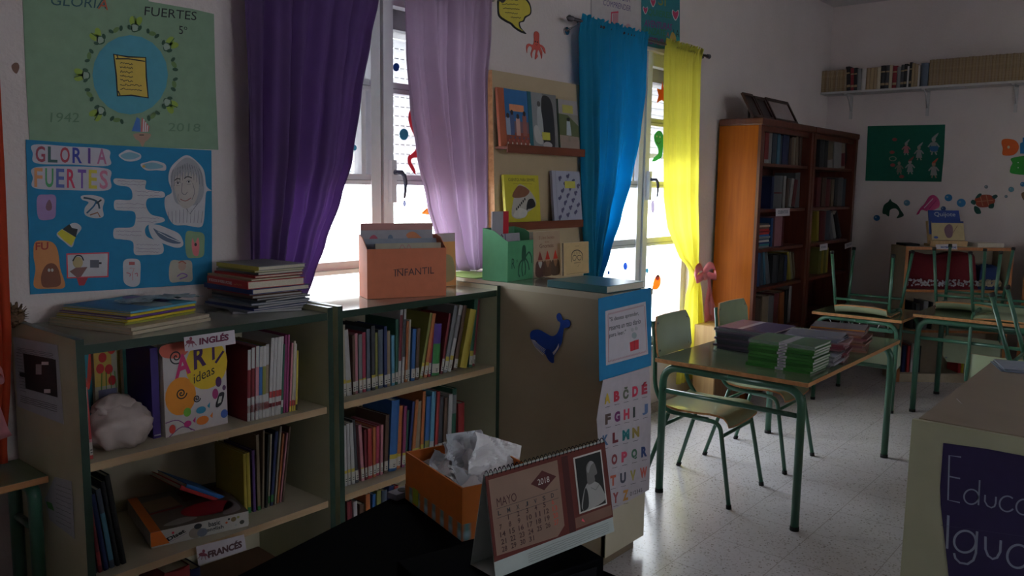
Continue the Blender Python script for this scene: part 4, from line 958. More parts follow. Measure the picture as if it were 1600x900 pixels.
# left bookcase, upper shelf: the run of slim readers
rd = [(.06, .12, 'red')]
lst = []
for (p, cn, h) in ((386.5, 'dark red', .24), (392.5, 'dark red', .245), (399, 'pink', .248), (404.5, 'blue', .245), (410, 'olive', .245), (414.5, 'tan', .25)):
    lst.append((p, p + 5.4, h, 1, cn, [(.0, .33, 'white'), (.12, .22, 'red'), (.72, 1, 'white')], False))
for p in (420, 425, 430.3, 435):
    lst.append((p - .6, p + 4.4, .268, 5, W_, [(.12, .17, 'dark red'), (.24, .32, 'red')], False))
lst += [(438.5, 442, .24, 4, 'dark green', [(.1, .2, 'white')], False), (443, 446.5, .27, 3, 'magenta', (), False), (447, 450.5, .27, 3, 'magenta', (), False), (452, 455, .24, 4, 'pink', [(0, .08, 'yellow'), (.08, .16, 'red')], False), (455.5, 458.8, .245, 4, 'cream', [(0, .08, 'yellow'), (.08, .16, 'red')], False), (459, 461.5, .235, 3, W_, [(0, .08, 'yellow'), (.08, .16, 'red')], False), (462, 465, .21, 2, 'yellow', [(0, .1, 'black')], False)]
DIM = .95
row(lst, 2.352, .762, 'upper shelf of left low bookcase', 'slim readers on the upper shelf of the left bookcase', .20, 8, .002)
# big picture books facing out
def front_book(label, p0, p1, Y, Z, h, depth_mat, draw, rz=0, t=.014, name='picture_book', lean=0):
    x0 = colx(p0, Y, Z); x1 = colx(p1, Y, Z)
    u = Vector((math.cos(rz), math.sin(rz), 0)); fr = Fr((x0, Y, Z), u, (0, math.sin(lean), math.cos(lean)))
    w = (x1 - x0) / math.cos(rz)
    s = Sheet(fr, pix=False); s.base = -t; s.sheet([(0, 0), (w, 0), (w, h), (0, h)], depth_mat, t, side=PAGES); draw(s, w, h)
    return tag(s.build(name), label, 'book')
def art(s, w, h):
    s.rect(0, 0, w, h, C((.52, .46, .46))); s.disc((w * .25, h * .42), w * .24, h * .21, C((.75, .26, .02)), 2); s.disc((w * .68, h * .72), w * .34, h * .28, C((.68, .45, .02)), 2)
    s.poly([(0, h), (w * .45, h), (w * .3, h * .85), (0, h * .88)], C((.6, .12, .08)), 2, True)
    for cx, cy, r, m in ((.2, .86, .12, INK), (.26, .45, .09, INK), (.5, .36, .06, INK)):
        s.line([(w * cx + w * r * k / 26 * math.cos(k * .5), h * cy + w * r * k / 26 * math.sin(k * .5)) for k in range(26)], .004, m, 3, True)
    for ch, a, b_, y, m in (('A', .17, .42, .62, C((.6, .03, .16))), ('R', .47, .67, .68, C((.06, .015, .08))), ('T', .70, .88, .74, C((.06, .015, .08)))): s.text(ch, (w * a, h * y), (w * b_, h * (y + .04)), (w * a, h * (y + .24)), m, 4, bold=.03)
    s.line([(w * .82, h * .72), (w * .96, h * .84)], .008, C((.06, .015, .08)), 4)
    s.text('ideas', (w * .46, h * .53), (w * .80, h * .60), (w * .46, h * .64), INK, 4)
    for cx, cy, rx, ry, c in ((.34, .23, .06, .05, (.15, .4, .04)), (.56, .22, .08, .04, (.03, .25, .4)), (.58, .10, .10, .05, (.7, .18, .02)), (.34, .10, .06, .035, (.5, .03, .2)), (.10, .08, .05, .05, (.6, .06, .05)), (.94, .12, .06, .05, (.06, .12, .4)), (.80, .37, .05, .06, (.35, .03, .15)), (.86, .5, .05, .06, (.08, .02, .1)), (.95, .42, .03, .03, (.1, .03, .1))):
        s.disc((w * cx, h * cy), w * rx, h * ry, C(c), 4, 16)
    for cx, cy, c in ((.66, .25, (.03, .25, .4)), (.70, .13, (.7, .18, .02)), (.42, .12, (.5, .03, .2))): s.poly([(w * cx, h * cy), (w * (cx + .05), h * (cy + .04)), (w * (cx + .04), h * (cy - .03))], C(c), 4)
    s.poly([(w * .80, h * .22), (w * .90, h * .24), (w * .95, h * .36), (w * .86, h * .36)], INK, 5, True); s.poly([(w * .83, h * .25), (w * .89, h * .26), (w * .91, h * .33), (w * .86, h * .33)], C((.45, .45, .4)), 6)
    s.line([(0, h * .16), (w * .2, h * .16), (w * .4, h * .02)], .003, C((.2, .05, .2)), 3, True); s.line([(w * .05, h * .0), (w * .25, h * .08), (w * .45, h * -.0 + .002)], .003, C((.2, .05, .2)), 3, True)
xa = colx(258, 2.385, .762)
ab = front_book('large ART ideas picture book facing out on the upper shelf of the left bookcase', 259, 357, 2.385, .763, .288, C((.5, .45, .45)), art, rz=.02, t=.03)
SP = MB(); xs_ = colx(234, 2.40, .762)
SP.box((xs_ + .012, 2.40, .763), (xa - .004, 2.60, 1.045), C((.045, .02, .16))); SP.box((xs_ + .014, 2.398, .771), (xa - .006, 2.40, .775), C((.4, .4, .42)))
tag(SP.build('book', bevel=.004), 'thick violet book standing just left of the ART ideas book', 'book')
def flowers(s, w, h):
    s.rect(0, 0, w, h, C((.42, .38, .30))); s.rect(0, h * .5, w * .6, h, C((.6, .38, .08)), 2)
    for cx, cy in ((.3, .82), (.62, .9), (.5, .68), (.2, .70), (.6, .55)): s.disc((w * cx, h * cy), w * .14, h * .055, C((.6, .04, .04)), 3)
    for i in range(4): s.line([(w * (.2 + .18 * i), h * .4), (w * (.25 + .15 * i), h * .65)], .003, C((.1, .25, .05)), 3)
    s.rect(w * .1, h * .36, w * .75, h * .46, C((.15, .15, .25)), 4); s.rect(w * .8, 0, w, h, C((.35, .33, .10)), 3)
def birds(s, w, h):
    s.rect(0, 0, w, h, C((.03, .16, .14))); s.rect(w * .2, h * .35, w * .75, h, C((.25, .30, .04)), 2); s.poly([(w * .5, h * .4), (w * .85, h * .5), (w * .9, h * .95), (w * .6, h * .9)], C((.55, .36, .04)), 3, True); s.disc((w * .8, h * .7), w * .12, h * .1, C((.5, .05, .03)), 4)
    s.disc((w * .45, h * .2), w * .3, h * .15, C((.04, .28, .05)), 3); s.disc((w * .35, h * .85), w * .2, h * .08, C((.12, .30, .04)), 4)
def bluec(s, w, h):
    s.rect(0, 0, w, h, C((.02, .20, .26))); s.poly([(w * .4, h * .55), (w * .7, h * .9), (w * .95, h * .8), (w * .6, h * .5)], C((.6, .06, .04)), 2, True); s.poly([(w * .1, h * .2), (w * .6, h * .3), (w * .8, h * .1), (w * .2, h * .05)], C((.05, .3, .4)), 2, True)
front_book('picture book with red flowers standing behind the crumpled bag', 152, 196, 2.60, .763, .285, C((.35, .32, .3)), flowers, t=.02)
front_book('dark green picture book with birds, between the flower book and the violet book', 197, 236, 2.56, .763, .285, C((.03, .1, .1)), birds, t=.02)
front_book('teal picture book in the left corner of the upper shelf, behind the leaning books', 132, 151, 2.62, .763, .28, C((.02, .12, .16)), bluec, t=.02)
DIM = .95
row([(133.5, 137, .20, -2, 'teal', [(.1, .3, 'pink')]), (137.5, 141, .21, -5, 'white', [(.1, .3, 'magenta')]), (142, 147.5, .235, -11, 'red', [(.05, .25, 'pink')])], 2.345, .762, 'upper shelf beside the crumpled bag', 'leaning books beside the crumpled bag', .18, 10)
# crumpled white plastic bag
def crumple(label, name, c, r, m, sx, sy, sz, seed, amp=.18, seg=26, mod=None):
    from mathutils import noise
    off = Vector((seed * 3.1, seed * 1.7, 0))
    def dsp(d):
        n = noise.noise(d * 2.2 + off) * amp + abs(noise.noise(d * 5 + off)) * amp * .8 - abs(noise.noise(d * 11 + off)) * amp * .3
        return 1 + n
    b = MB().ball(c, r, m, sx, sy, sz, seg, dsp)
    zmin = c[2] - r * sz * .82
    b.v = [Vector((v.x, v.y, max(v.z, zmin))) for v in b.v]
    return b
BAG = mat('white_plastic_bag', (.55, .45, .42), .4, noise=.05, transl=.15)
bc = (colx(191, 2.40, .80), 2.415, .83)
b = crumple('', '', bc, .088, BAG, 1.05, .8, .80, 2, .18)
dz = .763 - min(v.z for v in b.v); b.v = [v + Vector((0, 0, dz)) for v in b.v]
bc2 = (bc[0] - .005, 2.43, bc[2] + dz + .055)
b2 = crumple('', '', bc2, .055, BAG, 1.15, .8, .75, 5, .16); k = len(b.v)
b.v += b2.v; b.f += [[i + k for i in f] for f in b2.f]; b.m += b2.m; b.sm += b2.sm
tag(b.build('plastic_bag'), 'crumpled whitish plastic bag on the upper shelf of the left bookcase', 'bag')

# left bookcase, middle shelf
GB = Fr((1.13, 2.345, .416), (math.cos(-.0), math.sin(-.0), 0), (0, 0, 1))
ga = onz(.416, 236, 858); gb_ = onz(.416, 389, 822); rz = math.atan2(gb_.y - ga.y, gb_.x - ga.x); gw = (gb_ - ga).length
gm = Matrix.Translation(ga) @ Matrix.Rotation(rz, 4, 'Z'); u = Vector((math.cos(rz), math.sin(rz), 0)); gd, gh = .33, .052
o = empty('board_game_box', ga, rz, 'flat Basic English game box on the middle shelf of the left bookcase', 'game box')
MB().box((.002, .002, 0), (gw - .002, gd, gh * .5), C((.5, .48, .45))).build('box_base', parent=o, local=True)
ft = Fr(ga, u, (0, 0, 1)); s = Sheet(ft, pix=False)
OR = C((.70, .16, .02)); GW = C((.50, .47, .44))
s.v += [gm @ Vector(p) for p in ((0, 0, .006), (gw, 0, .006), (gw, gd, .006), (0, gd, .006), (0, 0, gh), (gw, 0, gh), (gw, gd, gh), (0, gd, gh))]
for q, mm in zip(((4, 5, 6, 7), (0, 1, 5, 4), (1, 2, 6, 5), (2, 3, 7, 6), (3, 0, 4, 7)), (C((.14, .11, .09)), GW, GW, GW, GW)): s.face(list(q), mm)
s.poly([(0, .006), (.055, .006), (.03, gh), (0, gh)], OR)
s.text('Diset', (.052, .012), (.105, .030), (.045, .024), INK, 2, bold=.04); s.disc((.066, .037), .004, .004, RED, 2)
s.line([(.056, .009), (.108, .026)], .0015, C((.3, .2, .35)), 2)
s.disc((.135, .020), .022, .018, C((.28, .24, .2)), 1); s.disc((.155, .016), .016, .014, C((.16, .18, .24)), 2); s.disc((.142, .040), .012, .009, INK, 3)
s.text('basic', (.175, .029), (.212, .029), (.175, .045), INK, 2, bold=.02); s.text('english', (.168, .010), (.222, .010), (.168, .026), INK, 2, bold=.02)
for x, z, r, c in ((.232, .03, .004, (.6, .1, .03)), (.240, .04, .004, INK), (.255, .036, .009, (.2, .14, .06)), (.27, .04, .005, (.3, .3, .1)), (.282, .02, .008, (.06, .06, .05)), (.262, .015, .004, (.4, .4, .4))): s.disc((min(x, gw - .01), z), r, r * .9, C(c) if isinstance(c, tuple) else c, 2, 10)
s2 = Fr(ga + Vector((0, 0, gh)), u, Vector((-math.sin(rz), math.cos(rz), 0)))
T = Sheet(s2, pix=False); T.rect(0, 0, gw * .10, gd, OR); T.disc((gw * .66, gd * .30), .085, .06, C((.35, .02, .03)), 2); T.poly([(gw * .12, gd * .5), (gw * .45, gd * .55), (gw * .42, gd * .85), (gw * .1, gd * .8)], C((.25, .17, .10)), 2)
T.line([(gw * .1, gd * .45), (gw * .45, gd * .5)], .012, C((.25, .02, .02)), 3); T.poly([(gw * .15, gd * .1), (gw * .35, gd * .2), (gw * .5, gd * .12), (gw * .3, gd * .05)], C((.35, .33, .3)), 2, True); T.rect(gw * .5, gd * .6, gw * .95, gd * .9, C((.10, .03, .02)), 2); T.poly([(gw * .75, gd * .05), (gw * .95, gd * .1), (gw * .95, gd * .4), (gw * .85, gd * .3)], C((.3, .27, .28)), 2, True)
k = len(s.v); s.v += T.v; s.f += [[i + k for i in f] for f in T.f]; s.m += [s.mi(T.mats[i]) for i in T.m]; s.sm += T.sm
s.build('box_lid', parent=o)
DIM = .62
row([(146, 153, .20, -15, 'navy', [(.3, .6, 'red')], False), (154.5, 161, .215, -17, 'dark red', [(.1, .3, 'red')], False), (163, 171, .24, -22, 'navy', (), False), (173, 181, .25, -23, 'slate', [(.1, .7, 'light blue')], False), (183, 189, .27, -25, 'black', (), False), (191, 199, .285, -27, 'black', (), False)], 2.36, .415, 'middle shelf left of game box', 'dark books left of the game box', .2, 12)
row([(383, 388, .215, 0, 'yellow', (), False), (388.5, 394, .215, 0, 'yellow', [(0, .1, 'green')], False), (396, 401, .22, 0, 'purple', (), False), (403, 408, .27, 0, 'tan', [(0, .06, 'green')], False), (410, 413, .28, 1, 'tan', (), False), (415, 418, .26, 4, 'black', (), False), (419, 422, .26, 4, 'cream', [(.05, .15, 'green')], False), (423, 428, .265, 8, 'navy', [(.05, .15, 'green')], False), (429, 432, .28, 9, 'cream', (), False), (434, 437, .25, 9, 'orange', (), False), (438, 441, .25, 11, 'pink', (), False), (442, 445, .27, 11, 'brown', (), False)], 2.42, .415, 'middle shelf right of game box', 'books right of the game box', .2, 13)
for i, (cn, sh) in enumerate((('red', 0), ('blue', .018))):   # two books lying slanted behind the box
    m = book_mesh(.014, .20, .22, C(COL[cn])); x = colx(330, 2.62, .56) ; ob = m.build('book', local=True)
    ob.matrix_world = Matrix.Translation((1.475 + sh * 1.1, 2.50, .418 + .013)) @ Matrix.Rotation(-1.02, 4, 'Y') 
    tag(ob, 'flat %s book slanting over the back of the game box, %s of the slanted pair' % (cn, 'lower' if i == 0 else 'upper'), 'book')
# books on the bottom shelf of the left bookcase
def lie(label, cx, cy, z, w, d, t, cov, rz, spine=None, name='book', cat='book', group=None, edge=PAGES, draw=None, sheet_pages=True):
    """a book lying flat: w along its spine (local x, spine on -y side), d deep"""
    o = MB(); c = min(.002, t * .2)
    o.box((-w / 2, -d / 2, 0), (w / 2, d / 2, c), cov); o.box((-w / 2, -d / 2, t - c), (w / 2, d / 2, t), cov)
    o.box((-w / 2, -d / 2 - .0005, 0), (w / 2, -d / 2 + c, t), spine or cov); o.box((-w / 2 + .003, -d / 2 + c, c), (w / 2 - .003, d / 2 - .003, t - c), edge)
    if draw:
        fr = Fr((-w / 2, -d / 2, t), (1, 0, 0), (0, 1, 0)); S_ = Sheet(fr, pix=False); draw(S_, w, d)
        k = len(o.v); o.v += S_.v; o.f += [[i + k for i in f] for f in S_.f]; o.m += [o.mi(S_.mats[i]) for i in S_.m]; o.sm += S_.sm
    ob = o.build(name, local=True); ob.matrix_world = Matrix.Translation((cx, cy, z)) @ Matrix.Rotation(rz, 4, 'Z')
    return tag(ob, label, cat, group)
row([(262, 302, .24, 0, 'red', [(.55, .8, 'dark red')], False), (303, 318, .22, 0, 'navy', [(.2, .6, 'orange')], False)], 2.36, .10, 'bottom shelf of left bookcase', 'books on the bottom shelf of the left bookcase', .2, 14)
for i, (cn, w_, rz_) in enumerate((('black', .30, .1), ('dark red', .28, -.15), ('grey', .26, .2), ('brown', .28, -.05))):
    lie('%s book lying flat on bottom shelf behind FRANCES sign, %s from the bottom' % (cn, ORD[i]), 1.50, 2.52, .101 + .021 * i, w_, .21, .02, C(COL[cn]), rz_)

# piles on top of the left bookcase -----------------------------------
ZT = 1.10
rr = random.Random(5)
def skyc(s, w, d):
    s.rect(0, 0, w, d, C((.08, .30, .42))); s.poly([(w * .05, d * .1), (w * .5, d * .2), (w * .6, d * .8), (w * .1, d * .95)], C((.04, .20, .40)), 2, True); s.poly([(w * .4, d * .05), (w * .7, d * .1), (w * .62, d * .8), (w * .42, d * .6)], C((.35, .42, .42)), 3, True); s.poly([(w * .75, d * .2), (w * .95, d * .5), (w * .9, d * .95), (w * .7, d * .8)], C((.12, .08, .25)), 3, True)
pc = (onz(ZT, 118, 495) + onz(ZT, 300, 505)) / 2
pcs = [('cream', .30, .37, 0), ('cream', .30, .36, .04), ('olive', .27, .30, .10), ('yellow', .27, .30, .2), ('purple', .27, .29, .12), ('yellow', .26, .29, .25), ('light blue', .26, .29, .15)]
z = ZT + .001
ctr = Vector((1.185, 2.575, 0)); rzA = math.atan2((onz(ZT, 177, 528) - onz(ZT, 300, 505)).y, (onz(ZT, 177, 528) - onz(ZT, 300, 505)).x) + math.pi
for i, (cn, w_, d_, dr) in enumerate(pcs):
    t = .010 if i < 2 else .0065
    lie(('%s workbook in the low pile on the left bookcase, %s from bottom' % (cn, ORD[i])), ctr.x + (.006 * (i - 2) - .005 if i > 1 else 0), ctr.y + (.010 + .004 * i if i > 1 else 0), z, w_, d_, t, C(COL[cn]), rzA + (.0 if i < 2 else dr * .15), edge=C((.45, .42, .34)), draw=skyc if i == 6 else None, group='workbooks piled on the left bookcase'); z += t + .0008
# torn shiny wrapping on it
P = []
for i in range(12):
    P.append([(ctr.x - .02 + .26 * j / 11 + .01 * math.sin(i * 1.3), ctr.y - .02 + .10 * i / 11 + .01 * math.sin(j * 1.9), z + .003 + .012 * abs(math.sin(i * 1.7 + j * 1.1)) * (1 - abs(j - 5.5) / 7)) for j in range(12)])
tag(MB().grid(P, mat('glossy_wrap', (.35, .45, .48), .2, noise=.1, spec=.7)).build('plastic_wrapper'), 'crinkled clear wrapper lying on the low pile of workbooks', 'wrapper')
# tall pile: from the bottom up  (colour, w along spine, d, thickness, rotation, dx, dy, kind)
B0 = onz(ZT, 390, 503)
def bigred(s, w, h): pass
pile = [('grey', .30, .235, .008, .25, .02, .02), ('grey', .29, .225, .006, .60, -.02, .0), ('navy', .29, .225, .007, .66, -.01, .0), ('grey', .28, .22, .008, .70, .0, .0), ('slate', .29, .23, .007, .55, .01, .0), ('grey', .28, .21, .006, .75, .02, .01),
        ('charcoal', .27, .21, .006, .66, .01, .01), ('brown', .27, .20, .010, .60, .0, .01), ('dark red', .27, .20, .006, .62, -.01, .02),
        ('navy', .30, .235, .017, .64, .0, .01), ('red', .27, .225, .026, .60, -.01, .0), ('tan', .28, .20, .006, .62, -.01, .01), ('red', .25, .20, .008, .64, .01, .01), ('grey', .25, .19, .009, .66, .02, .02), ('olive', .24, .20, .006, .6, .02, .01), ('charcoal', .25, .20, .014, .66, .02, .01)]
z = ZT + .001
PX, PY = 1.645, 2.572
for i, (cn, w_, d_, t, rz_, dx, dy) in enumerate(pile):
    ang = -1.57 + (rz_ - .62) * 1.1
    lab = '%s book in the tall pile on the left bookcase, %s from the bottom' % (cn, ORD[i])
    if i == 10: lab = 'thick red MY BIG BOOK OF WORDS & PICTURES in the tall pile'
    if i == 15: lab = 'topmost grey picture book with a yellow spine on the tall pile'
    ob = lie(lab, PX + dx, PY + dy, z, w_, d_, t, C(COL[cn] if not (i == 15) else (.22, .22, .22)), ang, spine=C((.50, .42, .08)) if i == 15 else None, edge=PAGES if i > 8 else C((.42, .40, .40)), group='books in the tall pile on the left bookcase')
    if i == 10:
        fr = Fr((-w_ / 2, -d_ / 2 - .001, 0), (1, 0, 0), (0, 0, 1)); S_ = Sheet(fr, pix=False); S_.text('MY BIG BOOK OF WORDS & PICTURES', (.015, .008), (.17, .008), (.015, .018), PAPER, 1, bold=.02); S_.scribble((.185, .012), (.235, .012), .006, C((.6, .4, .1)), 1, .001, 4)
        lt = S_.build('spine_title', parent=ob, local=True)
    z += t + .0007
ZPILE = z
# loose magazine at the right end of this top
lie('thin pale magazine lying at the right end of the left bookcase top', 1.63, 2.42, ZT + .001, .21, .17, .0, C((.4, .36, .38)), -.5) if False else None
# pine cone ball at the back left corner
b = MB(); cc = Vector((colx(24, 2.72, 1.13), 2.72, ZT + .047)); BRN = mat('cone_brown', (.16, .09, .05), .8, noise=.3, nscale=90)
b.ball(cc, .026, BRN, 1, 1, 1.1, 10)
for i in range(70):
    ph_ = i * 2.4; zc = 1 - 2 * (i + .5) / 70; rr_ = math.sqrt(1 - zc * zc); d = Vector((rr_ * math.cos(ph_), rr_ * math.sin(ph_), zc)); e = d.cross(Vector((0, 0, 1))).normalized() * .006
    p = cc + Vector((d.x, d.y, d.z * 1.1)) * .024; b.quad([p - e, p + e, p + e * .6 + d * .014 + Vector((0, 0, .004)), p - e * .6 + d * .014 + Vector((0, 0, .004))], BRN)
cone = b.build('pine_cone'); cone.location.z = ZT + .001
tag(cone, 'brown pine cone on the back left corner of the left bookcase', 'pine cone')

# ---- orange INFANTIL file box with folders, on the right bookcase
A_ = onz(ZT, 574, 468); rzO = 0
p1 = onz(ZT, 697, 462); rzO = math.atan2(p1.y - A_.y, p1.x - A_.x); wO = (p1 - A_).length; hO = .225
def opened_box(name, label, cat, base, rz, w, d, hf, hb, m, lining, t=.003, slope=True):
    o = empty(name, base, rz, label, cat)
    b = MB(); b.box((0, 0, 0), (w, d, t), m); b.box((0, 0, t), (w, t, hf), [m, lining, m, m, lining, m])
    b.box((0, d - t, t), (w, d, hb), [m, lining, lining, m, m, m])
    for x in (0, w - t): b.prism([(x, t, t), (x, d - t, t), (x, d - t, hb), (x, d * .55, hb - .01), (x, t, hf)], (t, 0, 0), m)
    b.build('box_body', parent=o, local=True); return o, b
ORG = C((.62, .18, .09), .7)
ob, _ = opened_box('file_box', 'orange INFANTIL file box on the right low bookcase', 'file box', A_ + Vector((0, 0, .001)), rzO, wO, .12, .195, .245, ORG, C((.35, .12, .08)))
fr = Fr((0, -.0005, 0), (1, 0, 0), (0, 0, 1)); S_ = Sheet(fr, pix=False); S_.text('INFANTIL', (wO * .34, .085), (wO * .84, .092), (wO * .34, .113), C((.06, .02, .03)), 1); S_.line([(wO * .32, .112), (wO * .45, .116)], .002, INK, 2); S_.build('lettering', parent=ob, local=True)
def slab(label, base, rz, x0, x1, y, z0, z1, m, t=.004, lean=0, draw=None, name='folder', cat='folder', side=None, dxt=0):
    """upright card or book inside a box, in the box frame"""
    Mx = Matrix.Translation(base) @ Matrix.Rotation(rz, 4, 'Z')
    fr = Fr(Mx @ Vector((x0, y, z0)), Mx.to_3x3() @ Vector((1, 0, 0)), Mx.to_3x3() @ Vector((dxt, math.sin(lean), math.cos(lean))))
    s = Sheet(fr, pix=False); s.base = -t; w, h = x1 - x0, (z1 - z0); s.sheet([(0, 0), (w, 0), (w, h), (0, h)], m, t, side=side)
    if draw: draw(s, w, h)
    return tag(s.build(name), label, cat)
def toys(s, w, h):
    s.rect(0, h * .9, w, h, C((.5, .22, .2))); s.disc((w * .17, h * .70), w * .07, h * .13, C((.55, .10, .16)), 2); s.text('1', (w * .155, h * .65), (w * .175, h * .65), (w * .155, h * .75), PAPER, 3); s.line([(w * .3, h * .5), (w * .38, h * .72)], .003, INK, 2); s.disc((w * .4, h * .78), w * .035, h * .05, C((.15, .2, .3)), 2)
    s.poly([(w * .62, h * .82), (w * .75, h * .86), (w * .95, h * .62), (w * .9, h * .5), (w * .75, h * .52), (w * .72, h * .68)], C((.6, .20, .08)), 2, True); s.disc((w * .6, h * .55), w * .06, h * .08, C((.5, .15, .1)), 2)
bb = A_ + Vector((0, 0, .001))
slab('large illustrated activity folder standing at the back of the orange file box', bb, rzO, .005, wO - .02, .100, .02, .290, C((.36, .33, .38)), draw=toys, t=.006, lean=.02)
slab('pale blue folder leaning in the orange file box', bb, rzO, .012, wO - .01, .055, .02, .232, C((.25, .28, .36)), lean=.16)
slab('cream folder nearest the front of the orange file box', bb, rzO, .04, wO - .015, .022, .01, .215, C((.42, .36, .27)), draw=lambda s, w, h: (s.line([(w * .35, h * .86), (w * .4, h * .97), (w * .46, h * .88), (w * .5, h * .97), (w * .54, h * .86)], .003, C((.45, .2, .2)), 2, True)))
# spiral notebook standing behind it on the right
nb0 = onz(ZT, 690, 448)
def note(s, w, h): s.rect(0, h * .84, w, h, C((.38, .30, .34))); s.rect(0, 0, w, h * .84, C((.60, .26, .10))); s.poly([(w * .1, h * .1), (w * .9, h * .12), (w * .9, h * .5), (w * .6, h * .6), (w * .3, h * .4)], C((.30, .22, .12)), 2, True)
nbo = slab('orange spiral notebook standing behind the orange file box', Vector((onz(ZT, 713, 446).x - .15, onz(ZT, 713, 446).y + .015, ZT + .001)), -.1, 0, .15, 0, 0, .235, C((.5, .3, .2)), t=.008, lean=.05, draw=note, name='spiral_notebook', cat='notebook')
# loose thin magazines on the right bookcase near its left end
lie('thin grey magazine lying across the joint at the left end of the right bookcase', 1.905, 2.62, ZT + .0195, .27, .20, .004, C((.38, .36, .42)), -.12, name='magazine', cat='magazine') if False else None

# ---- green paper covered file box, gnome book and drawing book on the cupboard
ZC = 1.134
pA = onz(ZC, 772, 444); pB = onz(ZC, 831, 432); rzG = math.atan2(pB.y - pA.y, pB.x - pA.x); wG = (pB - pA).length
pA = onz(ZC, 775, 443)
rzG = .10
ob, _ = opened_box('file_box', 'green paper covered file box with an octopus drawing on the cream cupboard', 'file box', Vector((ex0 + .012, 2.28, ZC)), rzG, .245, .135, .175, .228, C((.10, .36, .17), .65), C((.07, .22, .12)))
fr = Fr((0, -.0005, 0), (1, 0, 0), (0, 0, 1)); S_ = Sheet(fr, pix=False); DG = C((.02, .10, .06))
S_.poly([(.11, .09), (.11, .14), (.125, .155), (.14, .14), (.14, .09)], DG, 1, True)
for pts in ([(.115, .09), (.09, .07), (.085, .03), (.095, .015)], [(.12, .09), (.11, .05), (.12, .015)], [(.13, .09), (.14, .05), (.135, .02)], [(.138, .095), (.16, .07), (.17, .04)], [(.138, .10), (.165, .12), (.185, .10), (.19, .07)]): S_.line(pts, .008, DG, 1, True)
S_.text('R', (.03, .055), (.055, .055), (.03, .10), DG, 1); S_.line([(.065, .09), (.078, .091)], .002, DG, 1); S_.line([(.065, .083), (.078, .084)], .002, DG, 1)
S_.build('drawing', parent=ob, local=True)
bb = Vector((ex0 + .012, 2.28, ZC))
slab('grey and white folder with a red stripe standing tall in the green file box', bb, rzG, .03, .155, .105, .01, .30, C((.40, .38, .42)), draw=lambda s, w, h: s.rect(w * .66, 0, w, h, C((.55, .02, .04))), t=.006)
slab('white paper folder with black marks in the green file box', bb, rzG, .02, .19, .045, .01, .205, C((.42, .40, .44)), lean=.12, draw=lambda s, w, h: (s.rect(w * .3, h * .8, w * .34, h, C((.12, .1, .2)), 2), s.line([(w * .12, h * .93), (w * .16, h * .99), (w * .22, h * .93)], .005, INK, 2)))
GN = Fr((0, 2.60, 0), (1, 0, 0), (0, 0, 1))
def gnome(s, w, h):
    s.rect(0, 0, w, h, C((.45, .32, .22)))
    s.text('El Libro Secreto', (w * .2, h * .83), (w * .78, h * .83), (w * .2, h * .90), C((.25, .08, .05)), 2); s.text('de los', (w * .42, h * .75), (w * .58, h * .75), (w * .42, h * .79), C((.25, .08, .05)), 2); s.text('Gnomos', (w * .22, h * .64), (w * .74, h * .64), (w * .22, h * .73), C((.15, .05, .04)), 2)
    for cx, c in ((.22, (.12, .05, .04)), (.5, (.14, .07, .04)), (.8, (.10, .06, .04))):
        s.poly([(w * (cx - .16), h * .03), (w * (cx - .17), h * .25), (w * (cx - .10), h * .36), (w * (cx + .10), h * .36), (w * (cx + .16), h * .25), (w * (cx + .14), h * .03)], C(c), 2, True)
        s.disc((w * cx, h * .36), w * .08, h * .05, C((.45, .25, .16)), 3); s.poly([(w * (cx - .09), h * .38), (w * cx, h * .58), (w * (cx + .09), h * .38)], C((.6, .04, .02)) if cx > .3 else C((.25, .05, .04)), 4)
        s.poly([(w * (cx - .07), h * .33), (w * cx, h * .2), (w * (cx + .07), h * .33)], C((.5, .48, .45)) if cx < .3 else C((.3, .15, .08)), 4, True)
xg0, xg1 = colx(836, 2.60, ZC), colx(878, 2.60, ZC)
# both books stand on the cupboard top within its depth
def cup_book(label, p0, p1, Y, h, m, draw, t, lean=.06):
    x0, x1 = colx(p0, Y, ZC), colx(p1, Y, ZC)
    fr = Fr((x0, Y, ZC + .001), (1, 0, 0), (0, math.sin(lean), math.cos(lean))); s = Sheet(fr, pix=False); s.base = -t; w = x1 - x0; s.sheet([(0, 0), (w, 0), (w, h), (0, h)], m, t, side=PAGES); draw(s, w, h)
    return tag(s.build('picture_book'), label, 'book')
YG = 2.30
cup_book('gnome storybook standing on the cream cupboard beside the green file box', 835, 876, YG - .01, .208, C((.40, .28, .2)), gnome, .022)
def sketch(s, w, h):
    s.rect(0, 0, w, h, C((.62, .44, .22))); s.line([(w * .3, h * .4), (w * .3, h * .62), (w * .4, h * .74), (w * .6, h * .74), (w * .74, h * .6), (w * .72, h * .42)], .004, INK, 2, True)
    for i in range(5): s.line([(w * (.34 + .07 * i), h * .62), (w * (.38 + .06 * i), h * .72)], .0015, INK, 2)
    s.line([(w * .36, h * .58), (w * .48, h * .58), (w * .46, h * .46), (w * .36, h * .46)], .003, INK, 2, True, True); s.line([(w * .54, h * .57), (w * .68, h * .57), (w * .66, h * .45), (w * .56, h * .46)], .003, INK, 2, True, True)
    s.line([(w * .4, h * .36), (w * .66, h * .36), (w * .54, h * .24)], .002, INK, 2); s.scribble((w * .45, h * .88), (w * .6, h * .88), .002, INK, 2, .001, 1); s.scribble((w * .1, h * .04), (w * .9, h * .04), .002, INK, 2, .001, 2)
cup_book('pale orange book with an ink face drawing on the cream cupboard', 881, 920, YG - .05, .152, C((.55, .38, .2)), sketch, .010, .04)
q = [onz(ZC, *p) for p in ((852, 452), (949, 463))]
lie('large teal book lying flat at the near end of the cream cupboard top', 2.805, 1.905, ZC + .001, .30, .265, .028, C((.05, .17, .19), .3), -1.60, spine=C((.03, .13, .14)))
